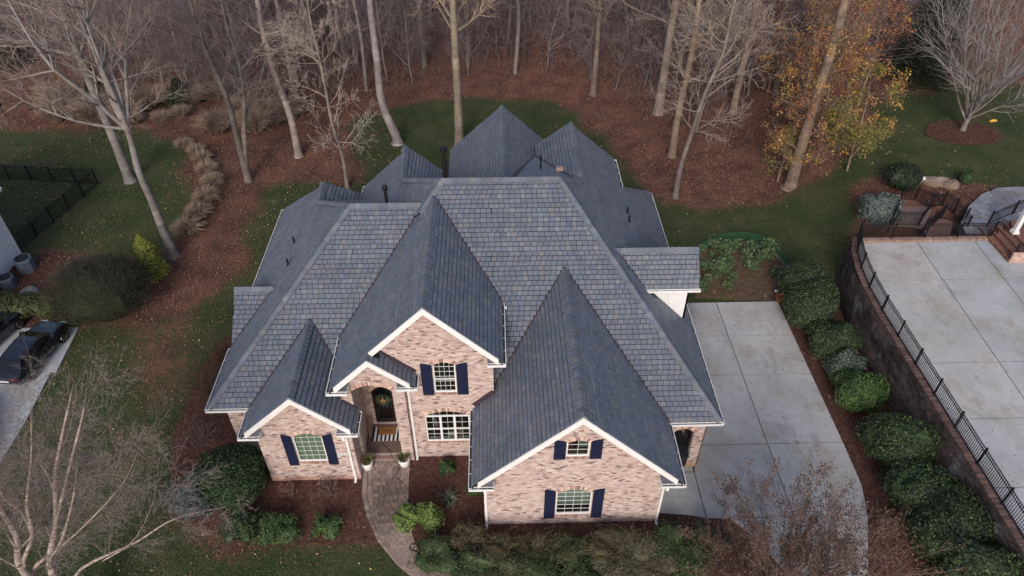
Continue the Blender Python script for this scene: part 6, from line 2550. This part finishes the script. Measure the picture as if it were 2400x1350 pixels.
for i, (px, py, r, kd) in enumerate(hl):
    p = at(px, py + 22)
    root = shrub('hedge_plant', HL[i] + ' of the garage hedge', (p[0], p[1], 0), (r * 1.4, r * 1.1, .52), 2600, .085, MIX[kd], 60 + i, 'mixed low hedge before the garage wing', amp=.30)
    rnd = random.Random(900 + i)
    segs = []
    for _ in range(20 if kd in (1, 3) else 6):
        q, a = rnd.uniform(0, 6.28), math.radians(rnd.uniform(5, 60))
        grow(segs, (p[0] + rnd.gauss(0, r * .4), p[1] + rnd.gauss(0, r * .3), .55), (math.cos(q) * math.sin(a), math.sin(q) * math.sin(a), math.cos(a)), rnd.uniform(.5, .85), .010, 2, 3, rnd, .02, .1, .2, (0, 0, 4), (20, 50), (.4, .6), .006)
    split_mesh(root, segs, S(92, 80, 70), S(92, 80, 70), .2, name2='twigs')

# shrubs round the landing
for px, py, r, pal, lab, sd in ((2112, 440, 1.25, [S(30, 42, 30), S(36, 48, 32), S(44, 56, 38)], 'dark rounded evergreen behind the sunken landing', 101),
                                (2050, 520, 1.5, [S(92, 100, 98), S(106, 112, 110), S(80, 92, 86)], 'wide blue-grey juniper left of the sunken landing', 102),
                                (2262, 428, .6, [S(58, 76, 44), S(48, 64, 40)], 'small green shrub by the flagstone terrace', 103)):
    p = at_ground(px, py)
    z0 = max(p[2], 1.6 if px < 2100 else 2.4)
    shrub('low_shrub', lab, (p[0], p[1], z0), (r, r * .9, r * .75), int(1700 * r), .14, pal, sd)

# ------------------------------------------------------------------ weedy garden with green netting behind the drive
gp = [tuple(at(*q)[:2]) for q in ((1625, 700), (1636, 590), (1700, 566), (1760, 566), (1805, 588), (1848, 636), (1845, 690), (1828, 706))]
patch('garden_soil', rough_edge(ccw(gp)), 0.028, mat('garden_soil', S(92, 74, 58), rough=1.0, noise=(2.2, .55, 1.45), bump=(16, 1.0)))
net = thing('garden_netting', 'curved green mesh garden netting on a low grey edging', 'netting', (*gp[3], 0))
arc = [np.array(q) for q in gp[1:6]]
res, _ = trunk_poly([(*q, 0) for q in arc], [0] * 5, [], 8)
nm_ = MB()
for a, b in zip(res[:-1], res[1:]):
    for z in np.linspace(.04, .72, 12):
        nm_.bar((a[0], a[1], z), (b[0], b[1], z), .012, .014, S(44, 92, 66))
for a in polyline_points([r_[:2] for r_ in res], .09):
    nm_.bar((*a[0], .02), (*a[0], .72), .012, .012, S(44, 92, 66), up=(1, 0, 0))
obj('mesh', nm_, M['tint'], net, kind='stuff')
ed = MB()
for a, b in zip(res[-12:-1], res[-11:]):
    ed.bar((a[0] + .05, a[1], .10), (b[0] + .05, b[1], .10), .12, .2, S(138, 132, 124))
obj('edging', ed, M['tint'], net)
rnd = random.Random(321)
WEED = [S(76, 98, 64), S(88, 110, 72), S(64, 84, 54), S(108, 120, 88)]
wl = thing('leafy_plant', 'x', 'plant', (0, 0, 0), 'leafy green plants filling the netted garden')
mb = MB()
for _ in range(7):
    q, rr = rnd.uniform(0, 6.28), rnd.uniform(0, .3)
    hgt_ = rnd.uniform(.35, .75)
    n = 34
    pts_ = np.stack([rr * math.cos(q) + rng.normal(0, .10, n), rr * math.sin(q) + rng.normal(0, .1, n), rng.uniform(.08, hgt_, n)], 1)
    nr = rng.normal(0, .5, (n, 3)) + np.array([0, 0, .9])
    nr /= np.linalg.norm(nr, axis=1, keepdims=True)
    mb.arrays(*leaf_arrays(pts_, nr, .17, WEED, .4))
obj('foliage', mb, M['leaf'], wl)
first = True
n_ = 0
while n_ < 38:
    px, py = rnd.uniform(1630, 1840), rnd.uniform(572, 680)
    p = at(px, py)
    if not inpoly(np.array([p[0]]), np.array([p[1]]), gp)[0] or (px > 1740 and rnd.random() < .55) or (py > 640 and rnd.random() < .6):
        continue
    lab = 'tall weedy green plant among those filling the netted garden'
    if first:
        wl.location, wl['label'], first = (p[0], p[1], .03), lab, False
    else:
        dup(wl, (p[0], p[1], .03), rnd.uniform(0, 6.28), rnd.uniform(.6, 1.35), lab)
    n_ += 1

# ------------------------------------------------------------------ river birch, lower left
BIRCH, BT = S(168, 156, 148), S(122, 110, 107)


def birch_bark():
    m = mat('birch_bark', attr=True, rough=0.85, noise=(3.0, .7, 1.2), bump=(20, .6))
    nt = m.node_tree
    b = nt.nodes["Principled BSDF"]
    src = b.inputs["Base Color"].links[0].from_socket
    geo = nt.nodes.new("ShaderNodeNewGeometry")
    mp = nt.nodes.new("ShaderNodeMapping")
    mp.inputs["Scale"].default_value = (2, 2, 11)
    nt.links.new(geo.outputs["Position"], mp.inputs[0])
    n = nt.nodes.new("ShaderNodeTexNoise")
    n.inputs["Scale"].default_value = 1.6
    n.inputs["Detail"].default_value = 3
    nt.links.new(mp.outputs[0], n.inputs["Vector"])
    r = nt.nodes.new("ShaderNodeValToRGB")
    r.color_ramp.elements[0].position, r.color_ramp.elements[0].color = 0.52, (0, 0, 0, 1)
    r.color_ramp.elements[1].position, r.color_ramp.elements[1].color = 0.62, (1, 1, 1, 1)
    nt.links.new(n.outputs["Fac"], r.inputs[0])
    mx = nt.nodes.new("ShaderNodeMixRGB")
    mx.inputs[2].default_value = (*S(110, 84, 74), 1)
    nt.links.new(r.outputs[0], mx.inputs[0])
    nt.links.new(src, mx.inputs[1])
    nt.links.new(mx.outputs[0], b.inputs["Base Color"])
    return m


M['birch'] = birch_bark()
bb = np.array([-16.9, 13.9, 0.0])
root = thing('river_birch', 'bare multi-stemmed birch with peeling pale bark at the lower left corner', 'tree', bb)
rnd = random.Random(606)
segs = []
A = lambda px, py, z: tuple(at(px, py, z))
stems = [([tuple(bb + [-.35, 0, -.1]), A(60, 1345, 3.6), A(40, 1260, 5.2), A(0, 1190, 6.6), A(-60, 1080, 9)], [.26, .20, .17, .14, .05]),
         ([tuple(bb + [-.15, .1, -.1]), A(65, 1350, 3.4), A(76, 1255, 5.4), A(63, 1180, 7.0), A(74, 1070, 9.0), A(72, 950, 11.6)], [.17, .13, .11, .09, .06, .02]),
         ([tuple(bb + [.1, .1, -.1]), A(124, 1348, 3.2), A(132, 1222, 5.6), A(130, 1120, 7.8), A(142, 1040, 9.4), A(172, 900, 12.2)], [.26, .20, .15, .12, .08, .02]),
         ([A(131, 1225, 5.6), A(152, 1140, 7.5), A(172, 1060, 9.2), A(190, 990, 10.6), A(205, 910, 12.2)], [.11, .09, .07, .05, .02]),
         ([tuple(bb + [.2, 0, -.1]), A(84, 1350, 3.0), A(130, 1292, 4.4), A(150, 1250, 5.4), A(172, 1165, 7.3), A(182, 1080, 9.0)], [.16, .12, .10, .08, .05, .02]),
         ([A(130, 1292, 4.4), A(200, 1230, 5.6), A(290, 1130, 7.8), A(330, 1040, 9.6)], [.07, .055, .035, .012]),
         ([tuple(bb + [.3, -.1, -.1]), A(175, 1352, 2.7), A(320, 1270, 4.3), A(410, 1216, 5.3), A(530, 1188, 6.2)], [.13, .095, .065, .04, .012]),
         ([A(240, 1315, 3.5), A(310, 1270, 4.6), A(350, 1200, 5.8), A(366, 1140, 6.8)], [.05, .035, .02, .01]),
         ([A(76, 1255, 5.4), A(50, 1200, 6.6), A(8, 1165, 7.4), A(-40, 1060, 9.4)], [.07, .06, .05, .02]),
         ([A(132, 1222, 5.6), A(120, 1130, 7.6), A(80, 1070, 8.8)], [.06, .05, .03])]
for pts_, rads in stems:
    rads = [r_ * .70 for r_ in rads]
    res, rr = trunk_poly(pts_, rads, segs, 5)
    lastone = len(pts_) == 5 and pts_[-1][0] > -11
    limbs_on(res, rr, segs, rnd, 8 if lastone else 18, 3.2, 12, 1.5 if lastone else 2.5, lv=2, up=.03, ang=(28, 62), kids=(0, 11, 6), rf=.32, rmin=.0036, start=.1)
tk = [s for s in segs if s[2] >= .028]
tn = [s for s in segs if s[2] < .028]
mb = MB()
mb.arrays(*segs_mesh([s[0] for s in tk], [s[1] for s in tk], [s[2] for s in tk], [s[3] for s in tk], 8, np.array(BIRCH)[None] * rng.uniform(.9, 1.1, (len(tk), 1))))
obj('trunk', mb, M['birch'], root, smooth=True)
mb = MB()
mb.arrays(*segs_mesh([s[0] for s in tn], [s[1] for s in tn], [s[2] for s in tn], [s[3] for s in tn], 3, np.array(BT)[None] * rng.uniform(.7, 1.2, (len(tn), 1))))
obj('crown', mb, M['twig'], root)

# ------------------------------------------------------------------ crepe myrtle, lower right
mbz = np.array([11.5, 13.2, 0.0])
root = thing('crepe_myrtle', 'vase-shaped bare crepe myrtle with rusty seed heads before the drive', 'tree', mbz)
rnd = random.Random(707)
segs, tips = [], []
for k in range(120):
    q = rnd.uniform(0, 6.28)
    a = math.radians(rnd.uniform(3, 54))
    grow(segs, tuple(mbz + np.array([rnd.gauss(0, .28), rnd.gauss(0, .28), 0])), (math.cos(q) * math.sin(a), math.sin(q) * math.sin(a) + .10, math.cos(a)), rnd.uniform(4.4, 6.3), .026, 1, 3, rnd, .03, .07, .45, (0, 6, 4), (18, 40), (.22, .4), .0065, tips)
split_mesh(root, segs, S(118, 100, 86), S(114, 98, 88), .2, name2='crown')
sp = [(p, d) for p, d, l in tips if p[2] > 2.2]
P = []
for p, d in sp:
    if rnd.random() < .85:
        kk = rnd.randint(6, 14)
        P += [(p[0] + rnd.gauss(0, .09), p[1] + rnd.gauss(0, .09), p[2] + rnd.gauss(0, .10)) for _ in range(kk)]
P = np.array(P)
nr = rng.normal(0, 1, P.shape)
nr /= np.linalg.norm(nr, axis=1, keepdims=True)
mb = MB()
mb.arrays(*leaf_arrays(P, nr, .062, [S(84, 66, 62), S(100, 80, 73), S(78, 64, 64), S(118, 92, 76), S(104, 76, 68)], .9))
obj('seed_heads', mb, M['dry_leaf'], root)
leaves_on_segs(root, [s for s in segs if s[1][2] < 3.4], 700, .085, [[S(114, 90, 66), S(124, 100, 72), S(100, 78, 62)]], .09, 'dry_leaves')
# reddish bare shrubs at the near end of the wall bed
for px, py, lab, sd in ((2085, 1290, 'rusty bare shrub beside the drive at the near end of the wall bed', 71),):
    p = at(px, py)
    twig_shrub('bare_shrub', lab, (p[0], p[1], 0), 1.2, 1.5, 40, S(104, 84, 74), sd, leaf=[[S(100, 76, 64), S(116, 90, 70)]], nleaf=350, lsize=.07)

# ================================================================== SMALL THINGS
def planter(px, py, label, seed):
    p = at(px, py)
    t = thing('planter', label, 'planter', (p[0], p[1], .05), 'white planters at the entry')
    mb = MB()
    mb.lathe((p[0], p[1], .055), [(.20, 0), (.235, .02), (.285, .30), (.29, .52), (.262, .53), (.255, .45)], 20)
    obj('pot', mb, M['white'], t, smooth=True)
    mb = MB()
    mb.lathe((p[0], p[1], .45), [(.25, 0), (.25, .03)], 14, S(50, 38, 32))
    obj('soil', mb, M['tint'], t)
    rnd_ = np.random.default_rng(seed)
    n = 75
    q = rnd_.uniform(0, 6.28, n)
    le = rnd_.uniform(.1, .9, n)
    b0 = np.stack([p[0] + .1 * np.cos(q), p[1] + .1 * np.sin(q), np.full(n, .48)], 1)
    o_ = np.stack([np.cos(q), np.sin(q), np.zeros(n)], 1)
    m1 = b0 + o_ * (le * .24)[:, None] + np.array([0, 0, 1]) * rnd_.uniform(.18, .4, n)[:, None]
    t1 = m1 + o_ * (le * .22)[:, None] + np.array([0, 0, 1]) * rnd_.uniform(-.06, .2, n)[:, None]
    C = np.array([S(78, 88, 50), S(104, 104, 60), S(60, 70, 44), S(134, 110, 66)])[rnd_.integers(0, 4, n)]
    mb = MB()
    mb.arrays(*segs_mesh(b0, m1, np.full(n, .016), np.full(n, .020), 3, C))
    mb.arrays(*segs_mesh(m1, t1, np.full(n, .020), np.full(n, .004), 3, C))
    obj('plant', mb, M['leaf'], t)


planter(863, 1097, 'white planter of spiky greenery left of the entry step', 1)
planter(949, 1090, 'white planter of spiky greenery right of the entry step', 2)

# rug and doormat
zf = .158
mb = MB()
c4 = [(-6.62, 22.80), (-5.14, 22.80), (-5.14, 23.68), (-6.62, 23.68)]
nst = 14
for i in range(nst):
    x0, x1 = -6.62 + 1.48 * i / nst, -6.62 + 1.48 * (i + 1) / nst
    mb.prism([(x0, 22.80, zf + .010), (x1, 22.80, zf + .010), (x1, 23.68, zf + .010), (x0, 23.68, zf + .010)], (0, 0, -.01), S(30, 32, 44) if i % 2 == 0 else S(214, 214, 218))
tag(obj('striped_rug', mb, M['tint']), 'navy and white striped rug at the front door', 'rug')
mb = MB()
mb.box(-6.33, 23.18, zf + .011, -5.42, 23.70, zf + .032, S(138, 96, 62))
t = thing('doormat', 'brown coir doormat on the striped rug before the door', 'doormat', (-5.87, 23.4, zf + .011))
obj('mat', mb, M['tint'], t)
mb = MB()
pth = [(-6.1 + .06 * i, 23.44 + .045 * math.sin(i * 1.7) + (.05 if i in (0, 4) else 0), zf + .034) for i in range(9)]
mb.tube(pth, .010, 4, S(40, 30, 26))
mb.tube([(-6.05, 23.36, zf + .034), (-5.65, 23.34, zf + .034)], .007, 4, S(40, 30, 26))
obj('script_line', mb, M['tint'], t)

# wreath with a star on the door
wr = thing('door_wreath', 'green wreath with a tan wooden star hung on the front door', 'wreath', PD(-5.94, 2.05, 0))
mb = MB()
cc = PD(-5.94, 2.05, -.02)
n = 420
q = rng.uniform(0, 6.28, n)
tt_ = rng.normal(0, .055, (n, 3))
P = cc + np.stack([.30 * np.cos(q), np.full(n, -.02), .30 * np.sin(q)], 1) + tt_ * np.array([1, .5, 1])
nr = rng.normal(0, .5, (n, 3)) + np.array([0, -1, .3])
nr /= np.linalg.norm(nr, axis=1, keepdims=True)
mb.arrays(*leaf_arrays(P, nr, .09, [S(40, 58, 38), S(52, 70, 46), S(110, 116, 100)], .4))
obj('greenery', mb, M['leaf'], wr)
mb = MB()
st_ = []
for k in range(10):
    r_ = .25 if k % 2 == 0 else .105
    q = math.pi / 2 + k * math.pi / 5
    st_.append((cc[0] + r_ * math.cos(q), cc[1] - .07, cc[2] + r_ * math.sin(q)))
ctr = (cc[0], cc[1] - .11, cc[2])
for k in range(10):
    mb.add([st_[k], st_[(k + 1) % 10], ctr], [(0, 1, 2)], S(150, 122, 92))
obj('star', mb, M['tint'], wr)

# straw broom-like bundle leaning left of the door
p0 = np.array([-6.78, 23.3, .16])
t = thing('straw_bundle', 'bundle of pale dry sticks leaning in the corner left of the rug', 'bundle', p0)
mb = MB()
for k in range(40):
    a = p0 + np.array([random.uniform(0, .14), random.uniform(-.25, .25), 0])
    b = a + np.array([random.uniform(-.04, .04), random.uniform(.05, .25), random.uniform(.8, 1.15)])
    mb.tube([a, b], [.012, .007], 4, vary(S(150, 128, 104), .2), cap=False)
obj('sticks', mb, M['tint'], t)

# cables on the walkway
def cable(label, pts2, z=.085, r=.012, seed=0):
    res, rr = trunk_poly([(x, y, z + .004 * (i % 2)) for i, (x, y) in enumerate(pts2)], [r] * len(pts2), [], 6)
    mb = MB()
    mb.tube(res, r, 5, S(44, 42, 44))
    tag(obj('garden_hose', mb, M['tint']), label, 'hose')


G_ = lambda px, py, z=.07: tuple(at(px, py, z)[:2])
stp = [(895, 1040), (912, 1055), (918, 1072), (928, 1085), (938, 1095), (932, 1108), (922, 1105), (926, 1096), (936, 1104), (930, 1118), (923, 1112), (932, 1125), (940, 1128), (936, 1140), (946, 1144), (957, 1152)]
cable('thin dark hose trailing from the striped rug down the step onto the walkway', [G_(*q, .17 if q[1] < 1070 else .07) for q in stp], .17)
lp = []
c_ = np.array(G_(965, 1282))
for k in range(30):
    q = k * .62
    lp.append(tuple(c_ + np.array([.22 * math.cos(q) * (1 + .25 * math.sin(k)), .17 * math.sin(q)]) + np.array([.012 * k, -.004 * k])))
lp += [G_(982, 1295), G_(985, 1300), G_(975, 1303), G_(988, 1290)]
cable('coiled dark hose lying at the curve of the walkway', lp, .085, .011)

# bins in the arched bay
for x, y, lab in ((8.80, 21.98, 'black wheeled bin in the arched bay, the one farther in'), (8.84, 21.18, 'charcoal wheeled bin standing in the mouth of the arched bay')):
    t = thing('wheeled_bin', lab, 'bin', (x, y, .05), 'wheeled bins in the arched bay')
    w, dd, h = .34, .36, 1.0
    mb = MB()
    v = [(x - w * .8, y - dd * .8, .08), (x + w * .8, y - dd * .8, .08), (x + w * .8, y + dd * .8, .08), (x - w * .8, y + dd * .8, .08), (x - w, y - dd, h), (x + w, y - dd, h), (x + w, y + dd, h), (x - w, y + dd, h)]
    mb.add(v, [(3, 2, 1, 0), (4, 5, 6, 7), (0, 1, 5, 4), (1, 2, 6, 5), (2, 3, 7, 6), (3, 0, 4, 7)])
    obj('body', mb, M['plastic'], t)
    mb = MB()
    mb.prism([(x - w - .03, y - dd - .04, h + .03), (x + w + .03, y - dd - .04, h + .03), (x + w + .03, y + dd, h + .10), (x - w - .03, y + dd, h + .10)], (0, 0, -.04))
    mb.bar((x - w * .8, y + dd + .05, h), (x + w * .8, y + dd + .05, h), .035, .035)
    obj('lid', mb, M['plastic'], t)
    for s_ in (-1, 1):
        mb = MB()
        mb.tube([(x + s_ * w * .7, y + dd, .15), (x + s_ * w * .9, y + dd, .15)], .11, 12)
        obj('wheel', mb, M['tyre'], t)

# terracotta pot and white ball at the drive corner
p = at(1824, 706)
t = thing('flower_pot', 'empty terracotta pot at the far right corner of the driveway', 'flower pot', (p[0], p[1], 0))
mb = MB()
mb.lathe((p[0], p[1], .03), [(.17, 0), (.19, .02), (.245, .33), (.275, .33), (.28, .43), (.245, .43), (.22, .3), (.15, .1)], 18, S(150, 92, 66))
obj('pot', mb, M['tint'], t, smooth=True)
p = at(1819, 686)
mb = MB()
rock(mb, (p[0], p[1], .12), .12, .12, .12, S(220, 216, 206), 3, (8, 12))
tag(obj('ball', mb, M['tint'], smooth=True), 'small white ball in the soil behind the terracotta pot', 'ball')
# yellow toy on the right lawn
p = at_ground(2326, 286)
mb = MB()
rock(mb, (p[0], p[1], p[2] + .1), .32, .14, .14, S(206, 160, 70), 9, (6, 10))
tag(obj('lawn_toy', mb, M['tint'], smooth=True), 'small yellow toy on the lawn right of the spreading bare tree', 'toy')

# ================================================================== FALLEN LEAVES, one scatter
N = 330000
lx, ly = rng.uniform(-48, 50, N), 13 + 60 * rng.random(N) ** 0.85
lmk = leaf_mask(lx, ly)
cl = fbm(lx, ly, 4, 55)
keep = rng.random(N) < np.where(lmk > .5, .75, np.clip((cl - .34) * .8, .02, .4) * np.where(lx < -8, 1.0, .45))
for poly in HARD:
    keep &= ~inpoly(lx, ly, poly)
for poly in (BED_LEFT, BED_MID, BED_WALL):
    keep &= ~inpoly(lx, ly, [tuple(q) for q in poly]) | (rng.random(N) < .10)
lx, ly, lmk = lx[keep], ly[keep], lmk[keep]
n = len(lx)
P = np.stack([lx, ly, ground_z(lx, ly) + .035 + .03 * rng.random(n)], 1)
nr = rng.normal(0, .38, (n, 3)) + np.array([0, 0, 1])
nr /= np.linalg.norm(nr, axis=1, keepdims=True)
V, F, C = leaf_arrays(P, nr, .115, [S(112, 84, 74), S(128, 96, 82), S(98, 74, 68), S(142, 108, 90), S(106, 80, 72), S(152, 120, 98), S(84, 64, 60)], .65, colvar=.2)
C[lmk < .5] *= np.array([1.05, 1.12, 1.02])
pale = (rng.random(n) < .10) & (lmk < .5)
C[pale] = np.array(S(176, 160, 112))
hx = np.concatenate([rng.uniform(10.5, 17.6, 260), rng.uniform(21.6, 32, 200)])
hy = np.concatenate([rng.uniform(18.2, 33, 260), rng.uniform(12, 35, 200)])
edge_ = np.where(hx < 20, np.minimum(17.6 - hx, 33 - hy), np.minimum(hx - 21.5, 35 - hy))
k2 = (rng.random(460) < np.clip(.9 - .32 * edge_, .10, 1)) & (np.abs(hx - 19.5) > 1.8)
hx, hy = hx[k2], hy[k2]
Ph = np.stack([hx, hy, np.where(hx < 20, .062, PZ + .012)], 1)
nh = rng.normal(0, .15, Ph.shape) + np.array([0, 0, 1])
nh /= np.linalg.norm(nh, axis=1, keepdims=True)
Vh, Fh, Ch = leaf_arrays(Ph, nh, .10, [S(112, 84, 70), S(90, 68, 60), S(130, 100, 78)], .6)
mb = MB()
mb.arrays(Vh, Fh, Ch)
mb.arrays(V, F, C)
o = obj('fallen_leaves', mb, M['dry_leaf'], kind='stuff')
o['label'] = 'fallen leaves scattered over the lawn and the floor of the wood'

# turf: short blades where the grass shows close to
N = 90000
tx, ty = rng.uniform(-30, 12, N), rng.uniform(12, 48, N)
kp = leaf_mask(tx, ty) < .5
for poly in HARD + [[tuple(q) for q in b_] for b_ in (BED_LEFT, BED_MID, BED_WALL, BED_SIDE)]:
    kp &= ~inpoly(tx, ty, poly)
tx, ty = tx[kp], ty[kp]
n = len(tx)
a = np.stack([tx, ty, np.zeros(n) - .02], 1)
h = rng.uniform(.05, .11, n)
q = rng.uniform(0, 6.28, n)
sd = np.stack([np.cos(q), np.sin(q), np.zeros(n)], 1) * .022
tip = a + rng.normal(0, .03, (n, 3)) + np.stack([np.zeros(n), np.zeros(n), h], 1)
V = np.stack([a - sd, a + sd, tip], 1).reshape(-1, 3)
C = np.array([S(84, 95, 64), S(96, 105, 70), S(75, 84, 58), S(116, 112, 82)])[rng.integers(0, 4, n)] * rng.uniform(.75, 1.2, (n, 1))
mb = MB()
mb.arrays(V, np.arange(3 * n).reshape(-1, 3), C)
o = obj('grass', mb, M['dry_leaf'], kind='stuff')
o['label'] = 'short winter turf of the lawns'
